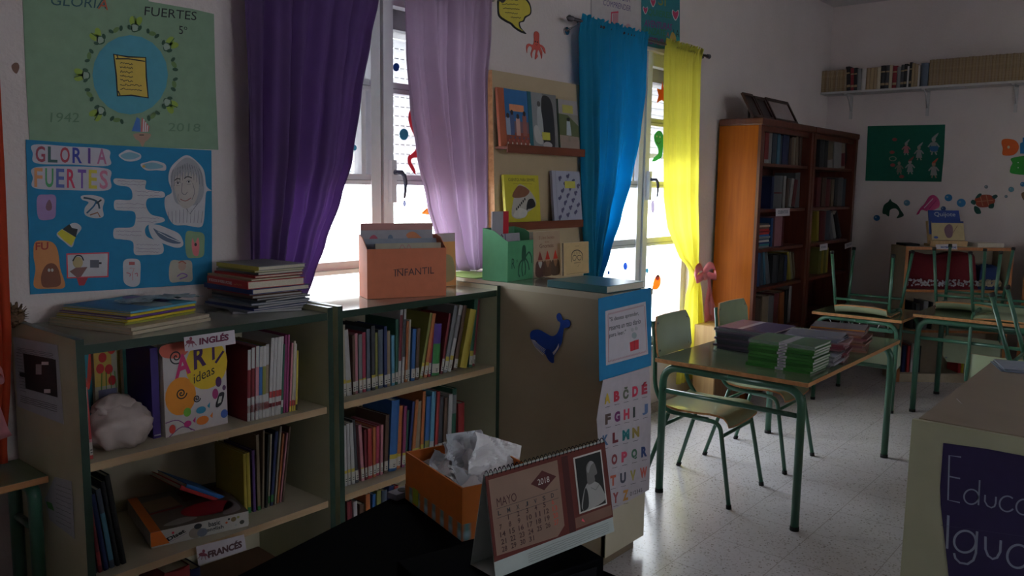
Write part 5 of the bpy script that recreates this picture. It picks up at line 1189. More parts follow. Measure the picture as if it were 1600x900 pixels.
# small green sheet under the file box
tag(MB().box((ex0 + .005, 2.47, ZC), (ex0 + .22, 2.73, ZC + .002), C((.30, .42, .10))).build('card_sheet'), 'lime green card lying on the cupboard behind the green file box', 'card')

# ================================================================== TALL BROWN BOOKCASES
DIM = .38  # deeper shade of the tall bookcases, put into the book colours
BYF, BYB = 2.45, 2.775
def tall_bookcase(x0, x1, label, shelves, zt=2.05, side=ORED):
    o = empty('tall_bookcase', ((x0 + x1) / 2, (BYF + BYB) / 2, 0), label=label, cat='bookcase'); T = .03
    MB().box((x0, BYF + .02, 0), (x0 + T, BYB, zt - .05), [MAHO, MAHO, MAHO, MAHO, MAHO, side]).build('side_panel', parent=o)
    MB().box((x1 - T, BYF + .02, 0), (x1, BYB, zt - .05), MAHO).build('side_panel', parent=o)
    for xa in (x0 - .004, x1 - .046): MB().box((xa, BYF, 0), (xa + .05, BYF + .022, zt - .04), MAHO).build('front_stile', parent=o)
    MB().box((x0 - .012, BYF - .012, zt - .05), (x1 + .008, BYB, zt), MAHO).build('cornice', parent=o, bevel=.008)
    MB().box((x0 + T, BYF + .022, zt - .09), (x1 - T, BYF + .04, zt - .05), MAHO).build('top_rail', parent=o)
    MB().box((x0 + T, BYB - .01, 0), (x1 - T, BYB, zt - .05), wood('bookcase_back', (.09, .022, .014), (.06, .015, .01), .6, 'Z')).build('back_panel', parent=o)
    for z in shelves: MB().box((x0 + T, BYF + .024, z - .022), (x1 - T, BYB - .01, z), MAHO).build('shelf', parent=o)
    MB().box((x0 + T, BYF + .03, 0), (x1 - T, BYF + .045, .08), MAHO).build('plinth', parent=o)
    return o
SH = (1.735, 1.40, 1.105, .815, .46, .10)
tall_bookcase(5.64, 6.655, 'tall mahogany bookcase with an orange wood side, nearer the window', SH)
tall_bookcase(6.675, 7.74, 'tall mahogany bookcase in the corner, farther from the window', SH, side=MAHO)
YT = 2.53
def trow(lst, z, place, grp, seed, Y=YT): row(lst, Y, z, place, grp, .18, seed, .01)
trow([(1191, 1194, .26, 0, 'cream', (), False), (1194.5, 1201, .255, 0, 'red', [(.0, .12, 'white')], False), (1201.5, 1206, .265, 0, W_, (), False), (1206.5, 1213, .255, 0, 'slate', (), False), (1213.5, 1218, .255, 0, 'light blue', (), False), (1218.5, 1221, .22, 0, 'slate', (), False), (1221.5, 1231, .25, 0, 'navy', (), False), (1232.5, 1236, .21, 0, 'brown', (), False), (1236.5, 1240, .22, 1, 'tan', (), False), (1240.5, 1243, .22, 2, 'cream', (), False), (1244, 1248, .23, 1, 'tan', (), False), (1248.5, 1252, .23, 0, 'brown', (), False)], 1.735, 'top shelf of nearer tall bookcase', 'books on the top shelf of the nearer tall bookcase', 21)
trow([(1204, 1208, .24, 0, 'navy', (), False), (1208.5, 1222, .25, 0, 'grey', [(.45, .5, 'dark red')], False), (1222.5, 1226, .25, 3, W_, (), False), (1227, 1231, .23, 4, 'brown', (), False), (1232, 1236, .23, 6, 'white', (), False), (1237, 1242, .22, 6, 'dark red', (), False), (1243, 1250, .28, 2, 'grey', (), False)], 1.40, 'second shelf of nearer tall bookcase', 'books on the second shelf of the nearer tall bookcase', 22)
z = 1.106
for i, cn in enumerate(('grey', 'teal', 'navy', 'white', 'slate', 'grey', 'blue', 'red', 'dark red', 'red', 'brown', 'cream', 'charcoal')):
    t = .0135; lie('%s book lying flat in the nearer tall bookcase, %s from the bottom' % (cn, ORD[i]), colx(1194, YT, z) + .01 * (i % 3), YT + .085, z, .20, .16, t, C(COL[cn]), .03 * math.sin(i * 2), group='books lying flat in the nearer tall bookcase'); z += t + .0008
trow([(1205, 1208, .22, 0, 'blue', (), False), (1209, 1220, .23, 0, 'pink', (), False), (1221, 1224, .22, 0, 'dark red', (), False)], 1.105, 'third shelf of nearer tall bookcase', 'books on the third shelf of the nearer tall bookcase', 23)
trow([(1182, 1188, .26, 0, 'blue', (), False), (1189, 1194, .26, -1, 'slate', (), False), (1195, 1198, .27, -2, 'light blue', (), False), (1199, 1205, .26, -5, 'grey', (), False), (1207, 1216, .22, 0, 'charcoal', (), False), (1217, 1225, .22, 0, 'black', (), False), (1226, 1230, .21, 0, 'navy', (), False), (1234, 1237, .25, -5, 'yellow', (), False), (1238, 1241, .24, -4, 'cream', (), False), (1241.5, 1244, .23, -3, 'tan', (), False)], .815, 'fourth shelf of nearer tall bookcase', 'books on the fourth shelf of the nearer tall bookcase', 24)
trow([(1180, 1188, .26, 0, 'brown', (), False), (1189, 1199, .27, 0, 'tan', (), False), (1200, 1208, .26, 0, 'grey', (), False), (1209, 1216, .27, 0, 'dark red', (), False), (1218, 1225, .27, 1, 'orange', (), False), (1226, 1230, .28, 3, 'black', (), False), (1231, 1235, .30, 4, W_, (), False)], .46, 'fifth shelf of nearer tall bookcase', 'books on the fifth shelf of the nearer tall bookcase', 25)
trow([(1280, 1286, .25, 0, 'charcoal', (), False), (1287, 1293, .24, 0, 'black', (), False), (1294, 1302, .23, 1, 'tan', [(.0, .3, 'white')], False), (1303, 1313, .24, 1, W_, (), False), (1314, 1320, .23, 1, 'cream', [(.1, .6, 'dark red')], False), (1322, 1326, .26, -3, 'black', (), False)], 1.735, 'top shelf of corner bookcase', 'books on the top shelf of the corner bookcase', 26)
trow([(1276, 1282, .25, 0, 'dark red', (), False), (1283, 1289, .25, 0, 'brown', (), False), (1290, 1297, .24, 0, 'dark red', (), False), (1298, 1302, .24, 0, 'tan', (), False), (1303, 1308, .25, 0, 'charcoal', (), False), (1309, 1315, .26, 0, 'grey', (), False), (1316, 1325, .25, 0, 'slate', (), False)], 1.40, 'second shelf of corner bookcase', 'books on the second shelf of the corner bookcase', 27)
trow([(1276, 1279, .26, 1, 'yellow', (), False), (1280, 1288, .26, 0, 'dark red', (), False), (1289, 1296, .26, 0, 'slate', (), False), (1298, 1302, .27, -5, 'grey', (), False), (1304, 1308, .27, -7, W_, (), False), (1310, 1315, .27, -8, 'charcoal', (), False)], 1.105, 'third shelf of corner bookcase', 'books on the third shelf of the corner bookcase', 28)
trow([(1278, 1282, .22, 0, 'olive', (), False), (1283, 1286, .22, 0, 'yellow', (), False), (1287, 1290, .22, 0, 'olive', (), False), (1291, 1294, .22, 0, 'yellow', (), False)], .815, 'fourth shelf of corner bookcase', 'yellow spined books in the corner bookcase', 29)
# signs on them
TF = Fr((0, BYF - .004, 0), (1, 0, 0), (0, 0, 1))
sign('CUENTOS', [(1212, 326), (1234, 325), (1234, 337), (1212, 338)], (1215, 334.5), (1231, 333.5), (1215, 329), None, 'small white sign on the nearer tall bookcase', C((.2, .2, .25)), fr=TF)
sign('POESÍA', [(1281, 382), (1293, 380), (1293, 390), (1281, 392)], (1283, 388), (1291, 387), (1283, 384.5), None, 'small white sign on the left of the corner bookcase', C((.2, .2, .25)), fr=TF)
sign('TEATRO', [(1320, 381), (1332, 377), (1332, 385), (1320, 389)], (1322, 386), (1330.5, 382.5), (1322, 382.5), None, 'small white sign on the right of the corner bookcase', C((.2, .2, .25)), fr=TF)
# picture frames on top
def picture_frame(label, c, w, h, rz, lean, fm, inner, glass=None):
    u = Vector((math.cos(rz), math.sin(rz), 0)); nb = Vector((-math.sin(rz), math.cos(rz), 0))
    fr = Fr(Vector(c), u, nb * math.sin(lean) + Vector((0, 0, math.cos(lean)))); o = empty('framed_photo', c, label=label, cat='picture frame')
    b = MB(); e = .022; t = .018
    for a in (((0, 0), (w, 0), (w, e), (0, e)), ((0, h - e), (w, h - e), (w, h), (0, h)), ((0, e), (e, e), (e, h - e), (0, h - e)), ((w - e, e), (w, e), (w, h - e), (w - e, h - e))): b.prism([fr.P(*p) for p in a], fr.n * t, fm)
    b.build('frame', parent=o)
    s = Sheet(fr, pix=False); s.base = .004; s.sheet([(e, e), (w - e, e), (w - e, h - e), (e, h - e)], inner, .003)
    if w > .3:
        for i in range(7): s.line([(w * .2, h * (.25 + .08 * i)), (w * .8, h * (.25 + .08 * i))], .002, C((.3, .27, .27)), 1)
    s.build('picture', parent=o); k = MB(); k.prism([fr.P(w * .4, h * .7), fr.P(w * .6, h * .7), fr.P(w * .6, .0, -.07), fr.P(w * .4, 0, -.07)], fr.n * .003, fm); k.build('prop_stand', parent=o)
    return o
DK = wood('dark_frame', (.05, .015, .012), (.03, .01, .008), .4, 'X')
ZB = 2.052
DKP = C((.05, .04, .04))
picture_frame('dark picture frame with a cream page, nearest the corner on the tall bookcase', (colx(1210, 2.53, ZB), 2.53, ZB), .44, .20, 0, .50, DK, C((.36, .29, .29)))
picture_frame('dark tilted picture frame, leftmost on top of the tall bookcase', (colx(1175, 2.53, ZB), 2.53, ZB), .17, .20, 0, .50, DK, DKP)
picture_frame('dark tilted picture frame, middle one on top of the tall bookcase', (colx(1191.5, 2.53, ZB), 2.53, ZB), .19, .19, 0, .50, DK, DKP)
tag(MB().box((6.78, 2.50, ZB), (7.20, 2.72, ZB + .014), PAPER).build('paper_stack', bevel=.003), 'white papers lying on top of the corner bookcase', 'papers')
# low wooden cabinet with a box under the bow
o = empty('wooden_cabinet', (5.33, 2.55, 0), label='low pale wooden cabinet between the yellow curtain and the tall bookcase', cat='cabinet')
cx0, cx1, cy0, cy1, cz = 5.16, 5.60, 2.50, 2.66, .60
MB().box((cx0, cy0, 0), (cx0 + .02, cy1, cz), BEECH).build('side_panel', parent=o); MB().box((cx1 - .02, cy0, 0), (cx1, cy1, cz), BEECH).build('side_panel', parent=o)
MB().box((cx0 + .02, cy0, cz - .02), (cx1 - .02, cy1, cz), BEECH).build('top_panel', parent=o); MB().box((cx0 + .02, cy0, .0), (cx1 - .02, cy1, .02), BEECH).build('bottom_panel', parent=o)
MB().box((cx0 + .02, cy1 - .01, .02), (cx1 - .02, cy1, cz - .02), BEECH).build('back_panel', parent=o); MB().box((cx0 + .02, cy0, .02), (cx1 - .02, cy0 + .015, cz - .02), wood('brown_front', (.18, .09, .04), (.13, .06, .03), .5, 'Z')).build('door', parent=o)

# ================================================================== FAR WALL
o = empty('wall_shelf', (WBX - .11, 1.5, 2.40), label='long white wall shelf of old books on the far wall', cat='shelf')
SHW = mat('white_shelf', (.52, .50, .50), .5, noise=.03)
MB().box((WBX - .22, .10, 2.415), (WBX - .002, 2.795, 2.433), SHW).build('board', parent=o)
for y in (2.58, 1.93, 1.265, .6):
    b = MB(); b.box((WBX - .012, y - .012, 2.20), (WBX - .002, y + .012, 2.415), SHW); b.box((WBX - .19, y - .012, 2.403), (WBX - .012, y + .012, 2.415), SHW)
    b.tube([(WBX - .014, y, 2.27), (WBX - .08, y, 2.36), (WBX - .15, y, 2.403)], .005, SHW, 6); b.build('bracket', parent=o)
XS = WBX - .19
def shelf_book(y0, y1, h, cn, label, group, lean=0, bands=(), d=.13, cov=None):
    th = y0 - y1
    m = book_mesh(th * .96, d, h, cov or C(COL[cn]), [(a, b, C(COL[c])) for a, b, c in bands])
    ob = m.build('book', local=True)
    ob.matrix_world = Matrix.Translation((XS, (y0 + y1) / 2, 2.434 + abs(math.sin(lean)) * th / 2)) @ Matrix.Rotation(R(-90), 4, 'Z') @ Matrix.Rotation(lean, 4, 'Y')
    return tag(ob, label, 'book', group)
AGED = [mat('aged_spine_%d' % i, c, .8, noise=.18, nscale=60) for i, c in enumerate(((.30, .21, .12), (.34, .25, .15), (.27, .18, .10), (.31, .23, .16)))]
rr = random.Random(11)
ya = coly(1280, XS, 2.434)
n1 = 12; yb = coly(1322, XS, 2.434)
for i in range(n1):
    shelf_book(ya + (yb - ya) * i / n1, ya + (yb - ya) * (i + 1) / n1, .19 + .006 * rr.random(), 'beige', 'old beige paperback, %s from the window end of the wall shelf' % ordn(i), 'old beige paperbacks at the window end of the wall shelf', cov=AGED[i % 4])
mid = [(1323, 1329, 'black', .215, .1), (1329, 1334, 'dark red', .20, .06), (1334, 1339, 'black', .20, .05), (1339, 1345, 'grey', .19, .03), (1345, 1352, 'white', .185, 0), (1352, 1358, 'tan', .19, 0), (1358, 1364, 'beige', .19, 0), (1364, 1369, 'tan', .19, 0), (1369, 1375, 'cream', .19, 0), (1375, 1382, 'black', .20, .02), (1382, 1388, 'charcoal', .20, 0), (1388, 1393, 'cream', .20, 0), (1393, 1400, 'dark red', .19, 0), (1400, 1406, 'grey', .18, 0), (1406, 1411, 'charcoal', .195, 0), (1411, 1416, 'black', .20, 0), (1416, 1419, 'white', .18, 0), (1419, 1423, 'black', .21, 0), (1423, 1427, 'beige', .20, 0), (1427, 1433, 'tan', .19, 0), (1433, 1436, 'white', .18, 0), (1437, 1449, 'slate', .195, 0)]
for i, (a, b, cn, h, ln) in enumerate(mid):
    shelf_book(coly(a, XS, 2.434), coly(b, XS, 2.434), h, cn, '%s book, %s after the beige run at the window end of the wall shelf' % (cn, ordn(i)), 'mixed books in the middle of the wall shelf', -ln, [(.15, .25, 'tan'), (.7, .76, 'tan')] if cn in ('black', 'dark red', 'charcoal') else ())
ys = coly(1450, XS, 2.434); w_ = .0122; i = 0
while ys - w_ * i > .78:
    shelf_book(ys - w_ * i, ys - w_ * (i + 1), .215 + .004 * rr.random(), 'beige', 'thin old beige volume in the long matching run on the wall shelf', 'long matching run of thin beige volumes on the wall shelf', cov=AGED[(i * 7) % 4]); i += 1

# green poster
WBF = Fr((WBX - .001, 0, 0), (0, -1, 0), (0, 0, 1))
s = Sheet(WBF); s.sheet([(1356, 197), (1477, 194.5), (1475, 240), (1471, 284), (1352, 282.5)], C((.004, .11, .07), .75), .001)
def doll(x, y, k, body, head, hat=None):
    s.poly([(x - 3 * k, y), (x + 3 * k, y), (x + 5.5 * k, y + 14 * k), (x - 5.5 * k, y + 14 * k)], body, 1); s.disc((x, y - 3.5 * k), 3 * k, 3.6 * k, head, 2)
    s.line([(x - 3 * k, y + 1 * k), (x - 8 * k, y + 7 * k)], .012 * k, body, 1); s.line([(x + 3 * k, y + 1 * k), (x + 8 * k, y + 7 * k)], .012 * k, body, 1); s.line([(x - 2 * k, y + 14 * k), (x - 3 * k, y + 18 * k)], .010 * k, head, 1); s.line([(x + 2 * k, y + 14 * k), (x + 4 * k, y + 18 * k)], .010 * k, head, 1)
    if hat: s.poly([(x - 3 * k, y - 5 * k), (x + 3 * k, y - 6 * k), (x + 7 * k, y - 13 * k), (x + 2 * k, y - 10 * k)], hat, 3, True)
GRY = C((.30, .28, .28)); PK = C((.45, .15, .17))
doll(1416, 228, .8, PK, C((.35, .26, .24)), GRY); doll(1436, 234, .9, GRY, C((.33, .28, .22)), GRY); doll(1459, 222, 1.1, GRY, C((.36, .30, .28)), GRY); s.poly([(1453, 229), (1466, 229), (1464, 236), (1455, 236)], C((.03, .12, .3)), 3, True)
doll(1405, 258, .8, C((.18, .16, .13)), C((.25, .2, .15))); doll(1422, 256, .9, GRY, C((.4, .3, .28)), C((.25, .06, .05))); doll(1459, 260, 1.0, GRY, C((.36, .2, .15)), C((.45, .08, .04))); 
for x, y in ((1398, 218), (1394, 238), (1395, 258), (1409, 276)): s.disc((x, y), 4, 2.6, C((.3, .05, .05)), 2)
s.disc((1395, 248), 6, 4, C((.2, .22, .16)), 1); s.disc((1395, 248), 4.5, 2.6, C((.004, .11, .07), .75), 2)
tag(s.build('poster'), 'dark green poster of little paper figures on the far wall', 'poster')
OL = C((.75, .13, .02)); GL = C((.03, .33, .04)); BLL = C((.02, .22, .50))
decal('letter_cutout', 'orange letter D cutout on the far wall', 'letter', WBF, [(1566, 219), (1571, 217), (1583, 218), (1590, 223), (1592, 231), (1588, 239), (1580, 243), (1567, 242), (1567, 232), (1565, 224)], OL, [('disc', (1576, 230), 2, 2.4, C((.6, .55, .4)), {})], t=.004)
decal('letter_cutout', 'blue letter cutout at the right picture edge beside the orange D', 'letter', WBF, [(1598, 215), (1610, 214), (1612, 240), (1594, 240), (1594, 224), (1598, 222)], BLL, t=.004, sm=False)
decal('letter_cutout', 'green letter cutout under the orange D on the far wall', 'letter', WBF, [(1581, 247), (1612, 245), (1612, 271), (1581, 271), (1579, 262), (1582, 255)], GL, [('disc', (1591, 254), .9, .9, PAPER, {}), ('disc', (1591, 262), .9, .9, PAPER, {})], t=.004)
for c, r, m, lab in (((1370, 340.5), 5, C((.01, .10, .28)), 'dark blue round sticker left of the green dolphin'), ((1417, 317), 5, C((.10, .24, .36)), 'pale blue round sticker right of the green dolphin'), ((1482, 309), 6, C((.02, .20, .45)), 'blue round sticker right of the pink ray, the higher one'), ((1474, 326), 4, C((.03, .07, .22)), 'navy round sticker just below the pink ray'),
                     ((1502, 317), 7, C((.03, .22, .45)), 'large blue round sticker left of the red turtle'), ((1541, 292), 3, C((.18, .2, .22)), 'small grey round sticker above the red turtle'), ((1580, 296), 4.4, C((.10, .26, .34)), 'pale teal round sticker right of the red turtle'), ((1572, 307), 2.6, C((.16, .22, .26)), 'tiny grey round sticker right of the red turtle'), ((1598, 288), 4, C((.02, .15, .35)), 'blue round sticker at the right picture edge')):
    st = Sheet(WBF); st.sheet([(c[0] + r * math.cos(t), c[1] + r * .93 * math.sin(t)) for t in [2 * math.pi * i / 18 for i in range(18)]], m, .0012); st.disc((c[0] - r * .3, c[1] - r * .2), r * .3, r * .25, C((.3, .4, .5), .2), 1, 10)
    tag(st.build('wall_sticker'), lab, 'sticker')
decal('dolphin_sticker', 'dark green dolphin sticker on the far wall', 'sticker', WBF, [(1379, 333), (1381, 321), (1388, 315), (1391, 311), (1394, 315), (1402, 320), (1408, 329), (1412, 337), (1401, 341), (1405, 333), (1400, 326), (1391, 328), (1389, 338), (1384, 335)], C((.008, .05, .03), .3))
decal('ray_sticker', 'shiny pink ray sticker on the far wall', 'sticker', WBF, [(1432, 335), (1438, 325), (1444, 319), (1452, 307), (1460, 305), (1467, 312), (1468, 322), (1462, 327), (1450, 330), (1440, 328), (1436, 334)], C((.55, .05, .18), .2), [('line', [(1444, 325), (1458, 310)], .008, C((.7, .4, .5), .2), {}), ('line', [(1452, 326), (1463, 313)], .008, C((.35, .02, .12), .2), {})])
s = Sheet(WBF); TG = C((.01, .07, .06), .25)
s.sheet(smooth([(1523, 312), (1529, 306), (1540, 304), (1550, 306), (1555, 313), (1550, 321), (1538, 324), (1527, 322)], 4), C((.32, .05, .02), .25), .002)
for q in ([(1517, 315), (1520, 312), (1525, 315), (1523, 320), (1518, 318)], [(1524, 310), (1529, 303), (1534, 303), (1531, 308)], [(1523, 322), (1530, 325), (1533, 333), (1526, 334), (1522, 328)], [(1546, 320), (1553, 318), (1552, 325), (1545, 325)], [(1550, 307), (1556, 304), (1559, 307), (1554, 311)]): s.poly(q, TG, 1, True)
for q in ([(1532, 307), (1536, 322)], [(1541, 305), (1545, 321)], [(1526, 315), (1552, 313)]): s.line(q, .006, C((.5, .2, .1), .2), 2)
tag(s.build('turtle_sticker'), 'red shelled turtle sticker on the far wall', 'sticker')
decal('sticker_edge', 'brown paper sticker at the right picture edge of the far wall', 'sticker', WBF, [(1596, 302), (1606, 300), (1606, 312), (1599, 312)], C((.2, .1, .05)))

# ================================================================== LIGHT UNITS NEAR THE FAR WALL
def light_unit(p0, p1, depth, h, label, shelves, edge=OWOOD, zt=1.107):
    """open front from p0 to p1 (seen left to right)"""
    a, b = Vector((*p0, 0)), Vector((*p1, 0)); w = (b - a).length; rz = math.atan2((b - a).y, (b - a).x)
    o = empty('low_open_cabinet', a, rz, label, 'cabinet'); T = .025; LC = mat('light_unit_cream', (.42, .34, .24), .5, noise=.05)
    for x in (0, w - T): MB().box((x, 0, 0), (x + T, depth, zt), [LC, OWOOD, edge, LC, LC, LC]).build('side_panel', parent=o, local=True)
    MB().box((T, 0, zt - .025), (w - T, depth, zt), [LC, LC, OWOOD, LC, LC, LC]).build('top_panel', parent=o, local=True)
    for z in shelves: MB().box((T, .01, z - .02), (w - T, depth - .01, z), [LC, LC, OWOOD, LC, LC, LC]).build('shelf', parent=o, local=True)
    MB().box((T, depth - .01, 0), (w - T, depth, zt - .025), LC).build('back_panel', parent=o, local=True)
    MB().box((T, .005, 0), (w - T, .02, .07), LC).build('plinth', parent=o, local=True)
    return o, Matrix.Translation(a) @ Matrix.Rotation(rz, 4, 'Z'), w
U1 = ((7.03, 1.80), (7.585, 1.135))
u1, M1, W1 = light_unit(*U1, .26, 1.1, 'pale open cabinet with orange wood edges and a red cloth, behind the desks', (.76, .43))
U2 = ((7.62, 1.06), (7.62, .12))
u2, M2, W2 = light_unit(*U2, .26, 1.1, 'second pale open cabinet at the right picture edge by the far wall', (.76, .43))
# red cloth spilling on the shelf
def cloth_pile(label, M_, x0, x1, y0, y1, z, hh, m, m2, seed, name='cloth'):
    rr = random.Random(seed); P = []
    n = 26
    for i in range(n + 1):
        t = i / n; row_ = []
        for j in range(n + 1):
            u_ = j / n; e = min(1, 14 * min(t, 1 - t + .001)) * min(1, 14 * min(u_, 1 - u_ + .001))
            zz = z + .004 + hh * e * (.90 + .05 * math.sin(9 * u_ + seed) + .04 * math.sin(14 * t + 5 * u_))
            row_.append(M_ @ Vector((x0 + (x1 - x0) * u_, y0 + (y1 - y0) * t, zz)))
        P.append(row_)
    b = MB().grid(P, m)
    for i in range(140):
        t = rr.random(); p = M_ @ Vector((x0 + (x1 - x0) * t, y0 - .002 + .006 * rr.random(), z + .03 + .05 * rr.random())); b.ball(p, .008, m2, seg=4)
    return tag(b.build(name), label, 'cloth')
cloth_pile('folded dark red cloth with white trim in the pale cabinet', M1, .035, W1 * .72, .03, .22, .762, .30, C((.13, .008, .014), .9), C((.4, .4, .45)), 1)
cloth_pile('navy and beige cloth in the pale cabinet beside the red one', M1, W1 * .73, W1 * .93, .04, .22, .762, .20, C((.02, .04, .14), .9), C((.4, .33, .22)), 2)
def bk_unit(lst, M_, y, z, place, seed):
    rr = random.Random(seed)
    for i, (x, w, h, cn) in enumerate(lst):
        m = book_mesh(w * .95, .17, h, C(COL[cn])); ob = m.build('book', local=True); ob.matrix_world = M_ @ Matrix.Translation((x + w / 2, y, z + .001))
        tag(ob, '%s book, %s from the left %s' % (cn, ORD[i], place), 'book', 'books ' + place)
bk_unit([(.10, .03, .22, 'black'), (.14, .03, .21, 'charcoal'), (.20, .04, .23, 'grey'), (.26, .02, .22, 'black')], M1, .05, .432, 'on the middle shelf of the pale cabinet', 1)
bk_unit([(.06, .03, .22, 'navy'), (.10, .025, .22, 'red'), (.13, .03, .24, 'white'), (.18, .03, .22, 'black'), (.52, .025, .25, 'red'), (.55, .02, .26, 'yellow'), (.58, .03, .24, 'navy'), (.62, .03, .24, 'grey')], M1, .05, .071, 'on the bottom of the pale cabinet', 2)
bk_unit([(.05 + .035 * i, .032, .24 - .01 * (i % 3), ('black', 'charcoal', 'dark red', 'black', 'navy', 'brown', 'black')[i % 7]) for i in range(12)], M2, .05, .432, 'in the cabinet at the right edge', 3)
tag(MB().box((.03, .04, .762), (.42, .22, .80), PAPER, M2).build('paper_stack'), 'white paper stack on the shelf of the cabinet at the right edge', 'papers')
UF = Fr(M1 @ Vector((0, -.004, 0)), M1.to_3x3() @ Vector((1, 0, 0)), (0, 0, 1))
sign('MATEMÁTICAS', [(1462, 382), (1495, 381), (1496, 390), (1462, 389)], (1470, 387.5), (1494, 388), (1470, 384), None, 'white sign with blue lettering on the pale cabinet', C((.05, .08, .3)), fr=UF)
# things on the pale cabinet
st = empty('book_stand', M1 @ Vector((.37, .10, 1.108)), rot=(0, 0, math.atan2((Vector(U1[1]) - Vector(U1[0])).y, (Vector(U1[1]) - Vector(U1[0])).x)), label='wooden book stand on the pale cabinet', cat='book stand')
MB().box((-.15, -.04, 0), (.15, .06, .02), BEECH).build('base', parent=st, local=True)
MB().box((-.15, -.045, .02), (.15, -.03, .045), BEECH).build('ledge', parent=st, local=True)
b = MB(); b.prism([(-.15, -.01, .02), (.15, -.01, .02), (.15, .05, .20), (-.15, .05, .20)], (0, .012, -.003), BEECH); b.build('back_panel', parent=st, local=True)
qf = Fr(st.matrix_world @ Vector((-.13, -.012, .047)), st.matrix_world.to_3x3() @ Vector((1, 0, 0)), st.matrix_world.to_3x3() @ Vector((0, .26, .965)))
s = Sheet(qf, pix=False); s.base = .012; s.sheet([(0, 0), (.26, 0), (.26, .155), (0, .155)], C((.48, .38, .2)), .008, side=PAGES); s.rect(0, .14, .26, .155, C((.02, .05, .25)), 1)
w, h = .26, .30
s.poly([(.12, .02), (.10, .08), (.12, .12), (.15, .13), (.17, .10), (.16, .03)], C((.18, .09, .12)), 2, True); s.line([(.17, .06), (.21, .12)], .004, C((.2, .1, .08)), 2); s.disc((.03, .02), .018, .01, C((.03, .08, .3)), 2)
tag(s.build('picture_book'), 'storybook with a small armoured figure on the wooden book stand', 'book')
qf2 = Fr(st.matrix_world @ Vector((-.145, .012, .09)), st.matrix_world.to_3x3() @ Vector((1, 0, 0)), st.matrix_world.to_3x3() @ Vector((0, .26, .965)))
s = Sheet(qf2, pix=False); s.base = .012; s.sheet([(0, 0), (.27, 0), (.25, .20), (0, .20)], C((.015, .045, .22)), .006, side=PAGES); s.text('Quijote', (.05, .14), (.22, .14), (.05, .185), C((.5, .5, .5)), 1)
tag(s.build('picture_book'), 'blue book titled Quijote behind the storybook on the book stand', 'book')
for k, (x0, x1, M_, lab) in enumerate(((.59, .80, M1, 'pale closed book lying on the right end of the pale cabinet'), (.03, .35, M2, 'pale closed book lying on the cabinet at the right edge'))):
    lie_m = M_ @ Matrix.Translation(((x0 + x1) / 2, .12, 1.108))
    ob = lie(lab, 0, 0, 0, x1 - x0, .17, .032, C((.60, .52, .42)), 0, edge=PAPER); ob.matrix_world = lie_m
tag(MB().box((.02, .06, 1.108), (.14, .22, 1.126), BLACK, M1).build('book_flat', bevel=.003), 'thin black folder lying on the left end of the pale cabinet', 'folder')

